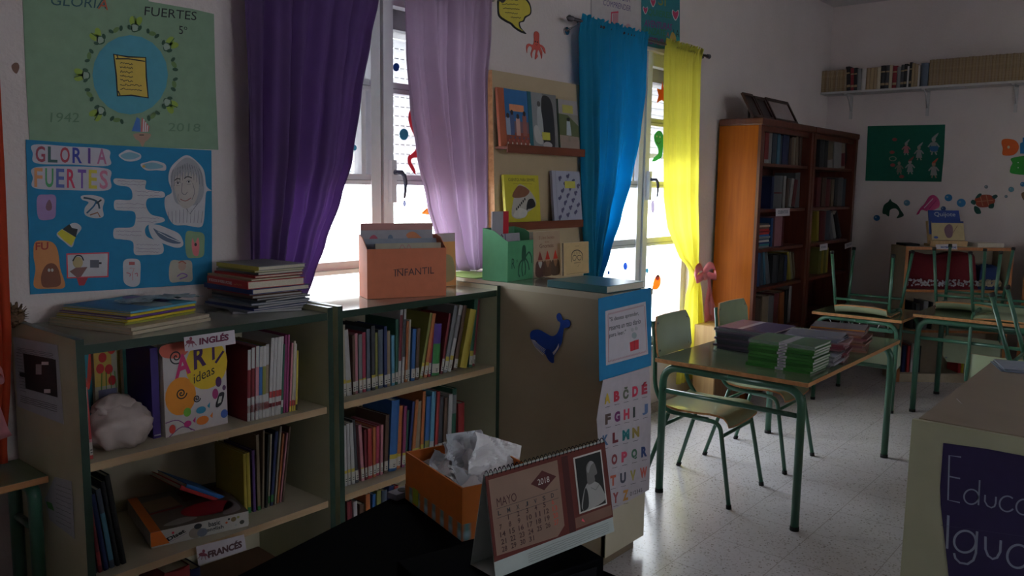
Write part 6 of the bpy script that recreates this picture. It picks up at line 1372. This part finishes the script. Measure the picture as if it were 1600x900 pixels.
# ================================================================== SCHOOL CHAIRS AND TABLES
SW, TR = .19, .011
def fil(pts, r=.04, n=5):
    """round the corners of a 3d path"""
    P = [Vector(p) for p in pts]; out = [P[0]]
    for i in range(1, len(P) - 1):
        a = (P[i - 1] - P[i]); b = (P[i + 1] - P[i]); k = min(r, a.length * .45, b.length * .45); A = P[i] + a.normalized() * k; B = P[i] + b.normalized() * k
        for j in range(n + 1):
            t = j / n; out.append(A * (1 - t) ** 2 + P[i] * 2 * t * (1 - t) + B * t * t)
    out.append(P[-1]); return out
def make_chair(label, group=None):
    o = empty('school_chair', (0, 0, 0), label=label, cat='chair', group=group)
    # seat: curved ply, front edge rolled down
    prof = [(-.17, .448), (-.14, .436), (-.06, .430), (.04, .432), (.11, .438), (.15, .437), (.18, .428), (.20, .408), (.208, .388)]
    b = MB(); rows = []; t = .010
    for y, z in prof:
        w = .19 if -.12 < y < .18 else .178; w = .168 if y < -.15 else w
        rows.append([(x * w / .19, y, z + .012 * (abs(x) / .19) ** 3) for x in [-.19 + .38 * i / 12 for i in range(13)]])
    top = [[Vector(p) for p in r_] for r_ in rows]; bot = [[p - Vector((0, 0, t)) for p in r_] for r_ in top]
    b.grid(top, GSEAT); b.grid([r_[::-1] for r_ in bot], GSEAT)
    for ring in ([r_[0] for r_ in top], [r_[0] for r_ in bot]), ([r_[-1] for r_ in bot], [r_[-1] for r_ in top]), (top[0][::-1], bot[0][::-1]), (top[-1], bot[-1]): b.grid([ring[0], ring[1]], PLYE, False)
    b.build('seat', parent=o, local=True)
    # backrest
    b = MB(); pts = smooth([(-.19, .70), (-.192, .80), (-.185, .865), (-.15, .888), (0, .893), (.15, .888), (.185, .865), (.192, .80), (.19, .70), (.17, .688), (0, .685), (-.17, .688)], 4)
    def by(x, z): return -.192 - .12 * (z - .70) - .020 + .55 * x * x
    f = [Vector((x, by(x, z) + .012, z)) for x, z in pts]
    n = 14; zs = [.685 + .208 * i / 8 for i in range(9)]
    G1, G2 = [], []
    for z in zs:
        e = 1 if .70 < z < .85 else (.90 if z <= .70 else .98 - (z - .85) / .043 * .14)
        xs_ = [(-.19 + .38 * i / n) * e for i in range(n + 1)]
        G1.append([Vector((x, by(x, z) + .012, z)) for x in xs_]); G2.append([Vector((x, by(x, z) + .002, z)) for x in xs_])
    b.grid(G1, GSEAT); b.grid([r_[::-1] for r_ in G2], GSEAT)
    for a, c in (([r_[0] for r_ in G1], [r_[0] for r_ in G2]), ([r_[-1] for r_ in G2], [r_[-1] for r_ in G1]), (G2[0], G1[0]), (G1[-1], G2[-1])): b.grid([a, c], PLYE, False)
    br = b.build('backrest', parent=o, local=True)
    rv = MB()
    for x in (-.165, .165):
        for z in (.72, .86): y = by(x, z) + .012; rv.tube([(x, y, z), (x, y + .003, z)], .006, STEEL, 8)
    rv.build('rivet', parent=br, local=True)
    for sg in (-1, 1):
        x = .172 * sg
        q = MB(); q.tube(fil([(x, by(x, .87) - .010, .87), (x, by(x, .70) - .012, .70), (x * 1.02, -.20, .52), (x * 1.04, -.13, .415), (x * 1.04, .10, .415)], .05), TR, GTUBE); q.build('side_rail', parent=o, local=True)
        q = MB(); q.tube(fil([(x * 1.04, .02, .412), (x * 1.06, .165, .410), (x * 1.2, .24, .012)], .045), TR, GTUBE); l = q.build('leg', parent=o, local=True); MB().tube([(x * 1.2, .241, .0), (x * 1.2, .2385, .02)], .0135, RUB).build('foot_cap', parent=l, local=True)
        q = MB(); q.tube([(x * 1.07, -.115, .408), (x * 1.2, -.24, .012)], TR, GTUBE); l = q.build('leg', parent=o, local=True); MB().tube([(x * 1.2, -.241, .0), (x * 1.2, -.2335, .02)], .0135, RUB).build('foot_cap', parent=l, local=True)
    for y, z, w_ in ((.178, .345, .186), (-.135, .345, .187)):
        q = MB(); q.tube([(-w_, y, z), (w_, y, z)], .009, GTUBE); q.build('crossbar', parent=o, local=True)
    return o
P0 = Matrix
CH = [((3.815, 1.888), math.pi + .03, 0, 'green tube school chair tucked under the front table, nearest the cream cupboard'),
      ((4.488, 1.87), math.pi, 0, 'green tube school chair tucked under the far end of the front table')]
proto = make_chair(CH[0][3], 'chairs tucked under the front table'); proto.matrix_world = Matrix.Translation((*CH[0][0], 0)) @ Matrix.Rotation(CH[0][1], 4, 'Z')
c2 = copy_tree(proto); c2.matrix_world = Matrix.Translation((*CH[1][0], 0)) @ Matrix.Rotation(CH[1][1], 4, 'Z'); c2['label'] = CH[1][3]
def place_up(x, y, ztable, heading, label):
    """chair turned upside down, seat on a table; heading = direction the chair front points to"""
    c = copy_tree(proto); c['label'] = label; c['group'] = 'chairs upside down on the desks'
    c.matrix_world = Matrix.Translation((x, y, ztable + .4525)) @ Matrix.Rotation(heading, 4, 'Z') @ Matrix.Rotation(math.pi, 4, 'Y')
    return c
def make_table(label, x0, x1, y0, y1, h, group=None, rz=0, hooks=False, inset=.03, tr=.019):
    """legs in two end arches that run along y"""
    cx, cy = (x0 + x1) / 2, (y0 + y1) / 2; w, d = (x1 - x0) / 2, (y1 - y0) / 2
    o = empty('school_table', (cx, cy, 0), rz, label, 'table', group); t = .022
    MB().box((-w, -d, h - t), (w, d, h), [PLYE, GDESK, PLYE, PLYE, PLYE, PLYE]).build('table_top', parent=o, local=True, bevel=.004)
    for sx in (-1, 1):
        x = sx * (w - inset)
        for sy in (-1, 1):
            y = sy * (d - .035); zt = h - t - tr - .001
            q = MB(); q.tube(fil([(x, y, .014), (x, y, zt), (x, 0, zt)], .09, 8), tr, GTUBE, 14); l = q.build('leg', parent=o, local=True)
            MB().tube([(x, y, 0), (x, y, .02)], tr + .002, RUB, 14).build('foot_cap', parent=l, local=True)
        q = MB(); q.tube([(x, -d + .04, h - .165), (x, d - .04, h - .165)], .012, GTUBE); q.build('stretcher', parent=o, local=True)
    for sy in (-1, 1):
        q = MB(); q.box((-w + inset + .01, sy * (d - .10) - .012, h - t - .028), (w - inset - .01, sy * (d - .10) + .012, h - t - .001), GTUBE); q.build('rail', parent=o, local=True)
    if hooks:
        q = MB(); x = -(w - inset)
        q.box((x - .006, -d + .06, h - .10), (x + .006, d - .06, h - .075), GTUBE)
        for i in range(4):
            yc = d - .10 - i * (2 * d - .2) / 3.2; q.tube([(x - .004, yc + .035 * math.cos(a), h - .085 + .048 * math.sin(a)) for a in [math.pi * k / 10 for k in range(11)]], .0032, STEEL, 6)
        q.build('hook_bar', parent=o, local=True)
    return o
make_table('long green topped school table in front holding the stacked notebooks', 3.555, 4.985, 1.27, 2.045, .70)
make_table('green topped school desk with wire hooks, behind the front table near the tall bookcase', 5.97, 6.58, 1.52, 2.14, .665, 'desks in the row behind', hooks=True, tr=.015)
make_table('long green topped school desk right of the hooked desk', 6.12, 6.86, .22, 1.49, .70, 'desks in the row behind')
place_up(6.17, 1.80, .665, R(90), 'upside down school chair on the hooked desk')
place_up(6.62, 1.24, .70, R(90), 'upside down school chair on the left of the long desk, back hanging behind it')
place_up(6.33, .955, .70, R(-90), 'upside down school chair on the long desk with its back hanging over the near edge')
place_up(6.62, .55, .70, R(90), 'upside down school chair on the right of the long desk, back hanging behind it')
# another desk just beyond the foreground cabinet, with a chair turned up on it
make_table('low school desk beyond the foreground cabinet, mostly hidden behind it', 4.56, 5.10, .06, .60, .61)
place_up(4.75, .52, .61, R(180), 'upside down school chair at the right picture edge, legs slanting above the foreground cabinet')

# notebooks on the front table ------------------------------------------
ZN = .7005
rr = random.Random(21)
def pack(label, group, c, rz, w, d, t, n, cov, z0, jit, strip=None, edge=PAGES, fan=0, jr=.02, strip_x=0.0, film=True):
    z = z0
    for i in range(n):
        dx, dy = (rr.random() - .5) * jit + fan * i, (rr.random() - .5) * jit
        cv = cov[i % len(cov)] if isinstance(cov, list) else cov
        def dr(s, w_, d_):
            if strip: s.rect(w_ * (.5 + strip_x) - .022, 0, w_ * (.5 + strip_x) + .022, d_, strip, 1)
        ob = lie('%s, %s from the bottom' % (label, ORD[i]), c[0] + dx * math.cos(rz), c[1] + dx * math.sin(rz) + dy, z, w, d, t, cv, rz + (rr.random() - .5) * jr, group=group, name='notebook', cat='notebook', edge=edge, draw=dr if i == n - 1 else None)
        if strip:
            m = MB(); m.box((w * strip_x - .02, -d / 2 - .0016, .0015), (w * strip_x + .02, -d / 2 - .0006, t - .001), strip); m.box((w * strip_x - .012, -d / 2 - .0019, t * .35), (w * strip_x + .010, -d / 2 - .0016, t * .6), C((.12, .1, .15))); m.build('label_strip', parent=ob, local=True)
        if i == n - 1:
            fx = 14; P = [[(-w * .51 + 1.02 * w * a / fx, -d * .51 + 1.02 * d * b_ / fx, t + .0012 + .0035 * abs(math.sin(a * 1.9 + b_ * 1.3) * math.sin(b_ * .8 + a))) for a in range(fx + 1)] for b_ in range(fx + 1)]
            P.insert(0, [(p[0], p[1] - .001, -.004) for p in P[0]]); MB().grid(P, FILM).build('plastic_film', parent=ob, local=True)
        z += t + .0012
    return z
GNB = [C((.025, .13, .02), .3), C((.04, .16, .03), .3), C((.02, .10, .016), .3)]
STR = C((.42, .38, .42), .3)
gc = ((3.692 + 3.72) / 2 + .115, (1.318 + 1.638) / 2 + .02)
rg = math.atan2(1.318 - 1.638, 3.691 - 3.72)
# spine along Y facing -X: local +x must point to -Y
pack('green notebook in the shrink wrapped green stack on the front table', 'green notebooks on the front table', (3.835, 1.475), R(-90), .315, .225, .0135, 9, GNB, ZN, .014, STR, C((.38, .38, .36)), strip_x=.03)
PNB = [C((.06, .06, .10)), C((.12, .08, .14)), C((.05, .05, .07))]
z = pack('dark purple notebook in the wide stack on front table', 'purple notebooks on the front table', (4.16, 1.785), R(-90), .30, .31, .011, 9, PNB, ZN, .022, None, C((.28, .28, .33)))
lie('violet brown notebook topmost of the purple stack on the front table', 4.17, 1.78, z, .30, .31, .008, C((.20, .12, .17), .25), R(-90), name='notebook', cat='notebook', draw=lambda s, w, d: (s.rect(w * .35, 0, w * .45, d, C((.36, .30, .36), .25)), s.rect(w * .45, 0, w, d, C((.09, .07, .13), .25))))
PKN = [C((.22, .05, .07), .4), C((.30, .12, .13), .4), C((.18, .04, .06), .4)]
pack('pinkish red notebook in the pink stack on front table', 'pink notebooks on the front table', (4.175, 1.445), R(-80), .26, .20, .0115, 8, PKN, ZN, .03, None, C((.42, .30, .32)), jr=.2)
pack('slate notebook topmost layers on the pink stack', 'slate notebooks on the pink stack', (4.15, 1.46), R(-84), .27, .20, .006, 3, [C((.14, .13, .18), .2)], ZN + 8 * .0127, .02, None, C((.4, .36, .4)), jr=.2)
ORN = [C((.24, .10, .07), .4), C((.28, .15, .13), .4), C((.2, .07, .08), .4)]
z = pack('orange brown notebook in the farthest stack on the front table', 'orange brown notebooks on the front table', (4.50, 1.46), R(-80), .27, .21, .0115, 9, ORN, ZN, .03, None, C((.42, .30, .26)), jr=.12)
lie('grey notebook with an orange edge topmost of the farthest stack', 4.49, 1.455, z, .27, .21, .006, C((.14, .12, .14), .25), R(-78), spine=C((.55, .2, .03)), name='notebook', cat='notebook')
pack('slate notebook in the low pile at front table edge', 'slate notebooks at the table edge', (4.035, 1.365), R(-86), .12, .20, .010, 5, [C((.12, .11, .14)), C((.22, .2, .24))], ZN, .014, None, C((.32, .30, .34)))

# ================================================================== FOREGROUND CABINET ON THE RIGHT
fx0, fy1, fz = 3.065, .724, .75
o = empty('office_cabinet', (3.8, .25, 0), label='olive cream cabinet with a purple poster in the right foreground', cat='cabinet')
FTOP = mat('warm_grey_laminate', (.26, .20, .15), .35, noise=.05, nscale=6, spec=.5)
MB().box((fx0 + .022, -.50, .03), (4.46, fy1 - .022, fz - .004), [OLIVE, OLIVE, OLIVE, OLIVE, OLIVE, OLIVE]).build('body', parent=o)
MB().box((fx0, -.50, 0), (fx0 + .022, fy1, fz), OLIVE).build('side_panel', parent=o, bevel=.002)
MB().box((fx0 + .022, -.50, fz - .003), (4.47, fy1 - .018, fz + .003), FTOP).build('top_panel', parent=o)
FPF = Fr((fx0 - .001, 0, 0), (0, -1, 0), (0, 0, 1)); VIO = C((.028, .018, .075), .5); LT = C((.26, .30, .38))
s = Sheet(FPF); s.sheet([(1474, 692), (1540, 701), (1625, 717), (1660, 723), (1650, 1010), (1497, 1010), (1483, 905), (1478, 860), (1470, 790), (1469, 760)], VIO, .0012)
def stroke(pts, w=.0036, m=LT, cl=False, sm=False): s.line(pts, w, m, 2, sm, cl)
# thin drawn lettering: Educa... / Igua...
E0 = [(1502, 714), (1483.5, 711.5), (1481.5, 781), (1500, 785)]
stroke(E0, .005); stroke([(1482.5, 744), (1500.5, 747.5)], .005)
def ring(cx, cy, rx, ry, w, a0=0, a1=360): stroke([(cx + rx * math.cos(R(a)), cy + ry * math.sin(R(a))) for a in range(a0, a1 + 1, 12)], w)
ring(1518, 776, 11.5, 11.5, .005); stroke([(1531, 750), (1529, 789)], .005)
stroke([(1539.5, 773), (1539, 783), (1543, 790), (1549, 793), (1554, 791), (1556, 786), (1556.5, 776)], .005); 
ring(1574, 787, 12, 12, .005, 40, 320); ring(1600, 792, 12, 12, .005, 0, 360); stroke([(1613, 780), (1612, 808)], .005)
stroke([(1482, 805), (1480, 857)], .008)
ring(1508, 846, 17, 17, .0075); stroke([(1527, 830), (1525, 864), (1521, 875), (1512, 881), (1500, 879), (1493, 872), (1491, 864)], .0075)
stroke([(1540, 838), (1540, 858), (1544, 868), (1551, 873), (1558, 871), (1563, 862), (1564, 844)], .0075); ring(1591, 869, 17, 18, .0075); stroke([(1611, 852), (1609, 890)], .0075)
stroke([(1470, 820), (1600, 838)], .0012, C((.06, .05, .12)))
tag(s.build('poster'), 'dark purple poster with thin pale lettering on the foreground cabinet', 'poster')
pa = onz(fz, 1580, 575)
for i, (cc, w_, d_, r_) in enumerate((((.18, .20, .24)), ((.22, .24, .30))) and [((.16, .18, .24), .30, .22, -1.2), ((.22, .24, .30), .29, .21, -1.15), ((.20, .22, .29), .29, .21, -1.28), ((.24, .27, .34), .30, .21, -1.2)]):
    tag(MB().box((-w_ / 2, -d_ / 2, 0), (w_ / 2, d_ / 2, .0035), C(cc)).build('paper_sheet', local=True), 'blue grey paper in the small pile on the foreground cabinet, %s from the bottom' % ORD[i], 'paper').matrix_world = Matrix.Translation((4.31, .53 - .004 * i, fz + .0035 + .004 * i)) @ Matrix.Rotation(r_, 4, 'Z')
tag(MB().tube([onz(fz + .005, 1495, 623), onz(fz + .005, 1503, 631)], .0015, PAPER, 6).build('chalk_stick'), 'thin white stick lying near the edge of the foreground cabinet top', 'chalk')

# ================================================================== FOREGROUND: BLACK DESK, BOX, CALENDAR
o = empty('black_desk', (.75, 1.2, 0), label='matt black desk in the foreground below the bookcases', cat='desk')
dx1, dyf, dz = 1.43, 1.545, .748
MB().prism([(-.35, .62, dz - .03), (1.36, .62, dz - .03), (dx1, dyf, dz - .03), (.70, 1.42, dz - .03), (-.35, 1.30, dz - .03)], (0, 0, .03), DARK).build('desk_top', parent=o)
MB().box((-.30, .68, 0), (-.27, 1.22, dz - .03), DARK).build('side_panel', parent=o); MB().box((1.28, .68, 0), (1.31, 1.42, dz - .03), DARK).build('side_panel', parent=o)
MB().prism([(-.27, 1.20, .10), (1.28, 1.42, .10), (1.28, 1.44, .10), (-.27, 1.22, .10)], (0, 0, dz - .13), DARK).build('modesty_panel', parent=o)
# orange cardboard box with checked base
k0 = onz(dz, 722, 847); k1 = onz(dz, 634, 780); dL = (k1 - k0); LL = dL.length; ud = dL.normalized(); 
rzb = math.atan2(ud.y, ud.x) - math.pi / 2; wB = .215; hB = .125
o = empty('cardboard_box', k0 + Vector((0, 0, .001)), rzb, 'orange cardboard box with a checked base, full of crumpled papers', 'box')
OB = C((.58, .15, .015), .6); OBI = C((.50, .12, .012), .6); t = .004
b = MB(); b.box((0, 0, 0), (wB, LL, t), OB)
b.box((0, 0, t), (t, LL, hB), [OB, OB, OB, OBI, OB, OB]); b.box((wB - t, 0, t), (wB, LL, hB), [OB, OB, OB, OB, OB, OBI]); b.box((t, 0, t), (wB - t, t, hB), [OB, OB, OB, OB, OBI, OB]); b.box((t, LL - t, t), (wB - t, LL, hB), [OB, OB, OBI, OB, OB, OB])
b.build('box_body', parent=o, local=True)
# checked band round the base
def check_mat():
    m = mat('checked_band', (.5, .2, .05), .6); nt = m.node_tree; bs = nt.nodes['Principled BSDF']; L = nt.links.new
    tc = nt.nodes.new('ShaderNodeTexCoord'); sp = nt.nodes.new('ShaderNodeSeparateXYZ'); L(tc.outputs['Object'], sp.inputs[0])
    def wv(sock, freq, ph=0):
        a = nt.nodes.new('ShaderNodeMath'); a.operation = 'MULTIPLY_ADD'; a.inputs[1].default_value = freq; a.inputs[2].default_value = ph; L(sock, a.inputs[0])
        s_ = nt.nodes.new('ShaderNodeMath'); s_.operation = 'SINE'; L(a.outputs[0], s_.inputs[0])
        r_ = nt.nodes.new('ShaderNodeMapRange'); r_.inputs['From Min'].default_value = -0.3; r_.inputs['From Max'].default_value = 1.0; L(s_.outputs[0], r_.inputs[0]); return r_.outputs[0]
    ad = nt.nodes.new('ShaderNodeMath'); ad.operation = 'ADD'; L(sp.outputs[0], ad.inputs[0]); L(sp.outputs[1], ad.inputs[1])
    h_ = wv(ad.outputs[0], 6.2832 / .042); v_ = wv(sp.outputs[2], 6.2832 / .040, -.6)
    m1 = nt.nodes.new('ShaderNodeMixRGB'); m1.inputs[1].default_value = (.48, .13, .02, 1); m1.inputs[2].default_value = (.12, .28, .30, 1); L(h_, m1.inputs[0])
    m2 = nt.nodes.new('ShaderNodeMixRGB'); m2.inputs[2].default_value = (.35, .55, .62, 1); L(m1.outputs[0], m2.inputs[1])
    mm = nt.nodes.new('ShaderNodeMath'); mm.operation = 'MULTIPLY'; L(h_, mm.inputs[0]); L(v_, mm.inputs[1]); L(mm.outputs[0], m2.inputs[0]); L(m2.outputs[0], bs.inputs['Base Color'])
    return m
CHK = check_mat(); e = .0012
b = MB()
for q in (((-e, -e, .001), (0, LL + e, .040)), ((wB, -e, .001), (wB + e, LL + e, .040)), ((0, -e, .001), (wB, 0, .040)), ((0, LL, .001), (wB, LL + e, .040))): b.box(*q, CHK)
b.build('checked_band', parent=o, local=True)
MB().box((-e - .001, LL - .075, .006), (-e, LL - .045, .046), C((.30, .38, .02))).build('green_label', parent=o, local=True)
# crumpled papers in the box
from mathutils import noise
def paper(label, c, w, d, rot, seed, amp, m=PAPER, n=20):
    P = []; Mx = Matrix.Translation(c) @ Euler(rot).to_matrix().to_4x4()
    for i in range(n + 1):
        r_ = []
        for j in range(n + 1):
            x, y = (j / n - .5) * w, (i / n - .5) * d
            q = Vector((x * 14 + seed * 5, y * 14, seed)); hh = abs(noise.noise(q)) * 1.6 + abs(noise.noise(q * 2.3)) * .7
            r_.append(Mx @ Vector((x * (1 - .1 * hh), y * (1 - .1 * hh), (hh - .5) * amp)))
        P.append(r_)
    b = MB().grid(P, m, False); ob = b.build('crumpled_paper'); md = ob.modifiers.new('solid', 'SOLIDIFY'); md.thickness = .0004
    return tag(ob, label, 'paper', None)
PAPB = mat('bluish_paper', (.55, .57, .62), .7, noise=.04)
def inb(x, y, z): return o.matrix_world @ Vector((x, y, z))
for i, (x, y, z, w, d, rot, am, lab) in enumerate((
        (.108, .15, .100, .19, .27, (.0, .03, rzb), .020, 'crumpled white paper lying deepest in the orange box'),
        (.11, .10, .088, .14, .15, (.15, .30, rzb + .4), .03, 'crumpled white paper near the front corner of the orange box'),
        (.12, .19, .095, .13, .15, (.5, .15, rzb - .3), .03, 'crumpled white paper in the middle of the orange box'),
        (.13, .21, .122, .13, .12, (1.05, .1, rzb + .2), .03, 'crumpled white paper standing highest in the orange box'),
        (.165, .13, .118, .13, .13, (1.0, .35, rzb - .35), .025, 'crumpled white sheet leaning out of the right side of the orange box'),
        (.08, .23, .092, .11, .09, (.4, -.2, rzb + .9), .03, 'crumpled white paper at the back corner of the orange box'))):
    paper(lab, inb(x, y, z), w, d, rot, i * 1.7 + 1, am, PAPB if i % 2 else PAPER)
# flat player behind the box
pl = onz(dz, 612, 768)
o2 = empty('disc_player', (1.395, 1.50, dz), label='flat dark grey device with a round badge behind the orange box', cat='device')
fr = MB(); fr.box((1.36, 1.46, dz + .0005), (1.62, 1.60, dz + .012), C((.12, .12, .15), .3)) if False else None
MB().box((1.345, 1.505, dz + .0005), (1.415, 1.54, dz + .016), C((.10, .10, .13), .3)).build('case', parent=o2)
q = MB(); q.tube([(1.380, 1.522, dz + .016), (1.380, 1.522, dz + .0175)], .012, BLACK, 16); q.build('badge', parent=o2)
# black video unit under the calendar
zv = .85
v = [onz(zv, 905, 848), onz(zv, 944, 871)]; vx = v[1].x + .004; 
o3 = empty('video_recorder', (1.12, .82, dz), label='black electronic unit under the desk calendar', cat='device')
uu = (v[1] - v[0]).normalized(); rv = math.atan2(uu.y, uu.x) + math.pi / 2
Mv = Matrix.Translation((v[0].x, v[0].y, 0)) @ Matrix.Rotation(rv, 4, 'Z')
dl = (v[1] - v[0]).length
MB().box((-.34, -dl, dz + .008), (0, .12, zv), DARK, Mv).build('case', parent=o3, bevel=.003)
MB().box((-.40, -dl - .003, dz + .018), (-.02, -dl, zv - .012), C((.01, .01, .012), .15), Mv).build('front_panel', parent=o3)
MB().box((0, -dl + .01, dz + .03), (.0012, -dl + .06, dz + .045), C((.12, .12, .13), .3), Mv).build('badge', parent=o3)
for x in (-.38, -.04):
    for y in (-.04, .09): MB().tube([Mv @ Vector((x, y, dz)), Mv @ Vector((x, y, dz + .009))], .012, RUB, 10).build('foot', parent=o3)
# desk calendar
zc = zv + .001
c0, c1, cb = onz(zc, 774, 904), onz(zc, 959, 830), onz(zc, 730, 893)
uc = (c1 - c0); wc = uc.length; uc.normalize(); nc = Vector((uc.y, -uc.x, 0))     # towards the viewer
bw = max(.07, (cb - c0).dot(-nc) * 1.25)
# height of the spiral from its picture row
ridge_mid = (c0 + c0 - nc * bw) / 2
best = min((abs(proj((ridge_mid.x, ridge_mid.y, zc + h_ / 1000))[1] - 742), h_) for h_ in range(100, 260))[1] / 1000
o4 = empty('desk_calendar', c0 - nc * bw / 2, 0, 'standing spiral desk calendar showing MAYO 2018 and a portrait photo', 'calendar')
hc = best; fv = (-nc * (bw / 2) + Vector((0, 0, hc)))
CF = Fr(c0, uc, fv); hl = fv.length
CARD = C((.36, .40, .38), .6)
b = MB(); b.prism([CF.P(0, 0), CF.P(wc, 0), CF.P(wc, hl), CF.P(0, hl)], CF.n * .0015, CARD)
bk = c0 - nc * bw; top = c0 + fv
b.prism([top, top + uc * wc, bk + uc * wc, bk], (nc * -.0015), CARD)
b.prism([c0, c0 + uc * wc, bk + uc * wc, bk], (0, 0, .0012), CARD)
b.build('easel', parent=o4)
s = Sheet(CF, pix=False); s.base = .002; PB = .16   # page starts above the card foot
MAR2 = C((.10, .016, .011), .8); TAN = C((.22, .135, .10), .8); TAN2 = C((.17, .085, .06), .8)
s.sheet([(0, hl * PB), (wc, hl * PB), (wc, hl * .985), (0, hl * .985)], MAR2, .001)
W_c, H_c = wc, hl
def cx(t): return W_c * t
def cy(t): return H_c * (PB + (1 - PB) * t)
s.poly([(cx(.02), cy(.06)), (cx(.50), cy(.02)), (cx(.565), cy(.12)), (cx(.565), cy(.93)), (cx(.02), cy(.93))], TAN, 1)
s.rect(cx(.66), cy(.03), cx(.99), cy(.16), TAN2, 1); s.rect(cx(.60), cy(0), cx(.655), cy(.95), C((.05, .008, .008), .8), 1)
s.poly([(cx(.33), cy(.74)), (cx(.43), cy(.62)), (cx(.54), cy(.74)), (cx(.43), cy(.86))], C((.07, .012, .012), .8), 2); s.text('2018', (cx(.385), cy(.70)), (cx(.48), cy(.70)), (cx(.385), cy(.77)), C((.5, .48, .46), .8), 3)
s.text('MAYO', (cx(.06), cy(.60)), (cx(.21), cy(.60)), (cx(.06), cy(.70)), C((.06, .02, .02), .8), 2)
s.line([(cx(.05), cy(.58)), (cx(.54), cy(.58))], .0007, INK, 2); s.line([(cx(.05), cy(.475)), (cx(.54), cy(.475))], .0007, INK, 2)
for i, ch in enumerate('LMXJVSD'): s.text(ch, (cx(.06 + .07 * i), cy(.50)), (cx(.083 + .07 * i), cy(.50)), (cx(.06 + .07 * i), cy(.555)), INK, 2, bold=.02)
day = 1
for wk in range(5):
    for i in range(7):
        if wk == 0 and i < 1: continue
        if day > 31: break
        st_ = str(day); x = cx(.06 + .07 * i); y = cy(.42 - .085 * wk); col_ = C((.45, .07, .04), .8) if i == 6 else C((.05, .02, .02), .8)
        s.text(st_, (x, y), (x + (.002 if st_ == '1' else .006 if len(st_) < 2 else .0125), y), (x, y + .0095), col_, 2, bold=.015); day += 1
# portrait photo: seated man in profile, plain monochrome
s.rect(cx(.70), cy(.19), cx(.955), cy(.90), C((.48, .45, .42), .8), 2); s.rect(cx(.712), cy(.21), cx(.943), cy(.88), C((.012, .012, .012), .8), 3)
s.poly([(cx(.735), cy(.22)), (cx(.93), cy(.25)), (cx(.92), cy(.42)), (cx(.87), cy(.52)), (cx(.80), cy(.54)), (cx(.75), cy(.42))], C((.28, .27, .26), .8), 4, True)
s.poly([(cx(.80), cy(.52)), (cx(.86), cy(.53)), (cx(.865), cy(.60)), (cx(.89), cy(.62)), (cx(.885), cy(.70)), (cx(.87), cy(.77)), (cx(.835), cy(.80)), (cx(.80), cy(.75)), (cx(.795), cy(.64))], C((.13, .12, .115), .8), 5, True)
s.poly([(cx(.80), cy(.72)), (cx(.835), cy(.80)), (cx(.868), cy(.77)), (cx(.84), cy(.74)), (cx(.81), cy(.66))], C((.24, .23, .23), .8), 6, True)
s.poly([(cx(.73), cy(.24)), (cx(.77), cy(.48)), (cx(.79), cy(.40)), (cx(.78), cy(.24))], C((.02, .02, .02), .8), 5, True); s.line([(cx(.82), cy(.47)), (cx(.86), cy(.42)), (cx(.9), cy(.48))], .001, C((.08, .08, .08), .8), 6)
s.poly([(cx(.71), cy(.10)), (cx(.74), cy(.07)), (cx(.72), cy(.13))], RED, 3)
s.build('page', parent=o4)
f = Sheet(CF, pix=False); f.base = .0022
for i in range(5): f.scribble((cx(.25), H_c * (.03 + .022 * i)), (cx(.95), H_c * (.03 + .022 * i)), .0015, C((.12, .12, .12), .8), 1, .0006, i)
f.build('footer_print', parent=o4)
b = MB(); n = 30
for i in range(n):
    p = CF.P(wc * (i + .5) / n, hl, 0); ax = uc
    pts = [p + (CF.v * math.cos(a) + CF.n * math.sin(a)) * .0055 + ax * (.0022 * (k / 12)) for k, a in enumerate([2 * math.pi * k / 12 for k in range(13)])]
    b.tube(pts, .0008, BLACK, 5)
b.build('spiral_binding', parent=o4)

# ================================================================== LEFT EDGE: SMALL TABLE BY THE RED CURTAIN
lz = .69
make_table('green topped school table at the left picture edge against the bookcase end', .10, .893, 2.30 + .165, 2.79 - .13, lz) if False else None
la = onz(lz, 88, 740)
make_table('green topped school table at the left picture edge against the bookcase end', -.45, .897, la.y, 2.74, lz)
o = empty('toy_crate', (.55, 2.58, 0), label='dark red crate standing under the left table', cat='crate')
RC = C((.28, .012, .012), .5)
b = MB(); b.box((.25, 2.50, .0), (.72, 2.515, .36), RC); b.box((.25, 2.66, .0), (.72, 2.675, .36), RC); b.box((.25, 2.515, 0), (.265, 2.66, .36), RC); b.box((.705, 2.515, 0), (.72, 2.66, .36), RC); b.box((.265, 2.515, .0), (.705, 2.66, .015), RC); b.build('crate_body', parent=o)
b = MB(); b.box((.24, 2.492, .36), (.73, 2.683, .375), C((.35, .03, .02), .4)); b.build('lid', parent=o)
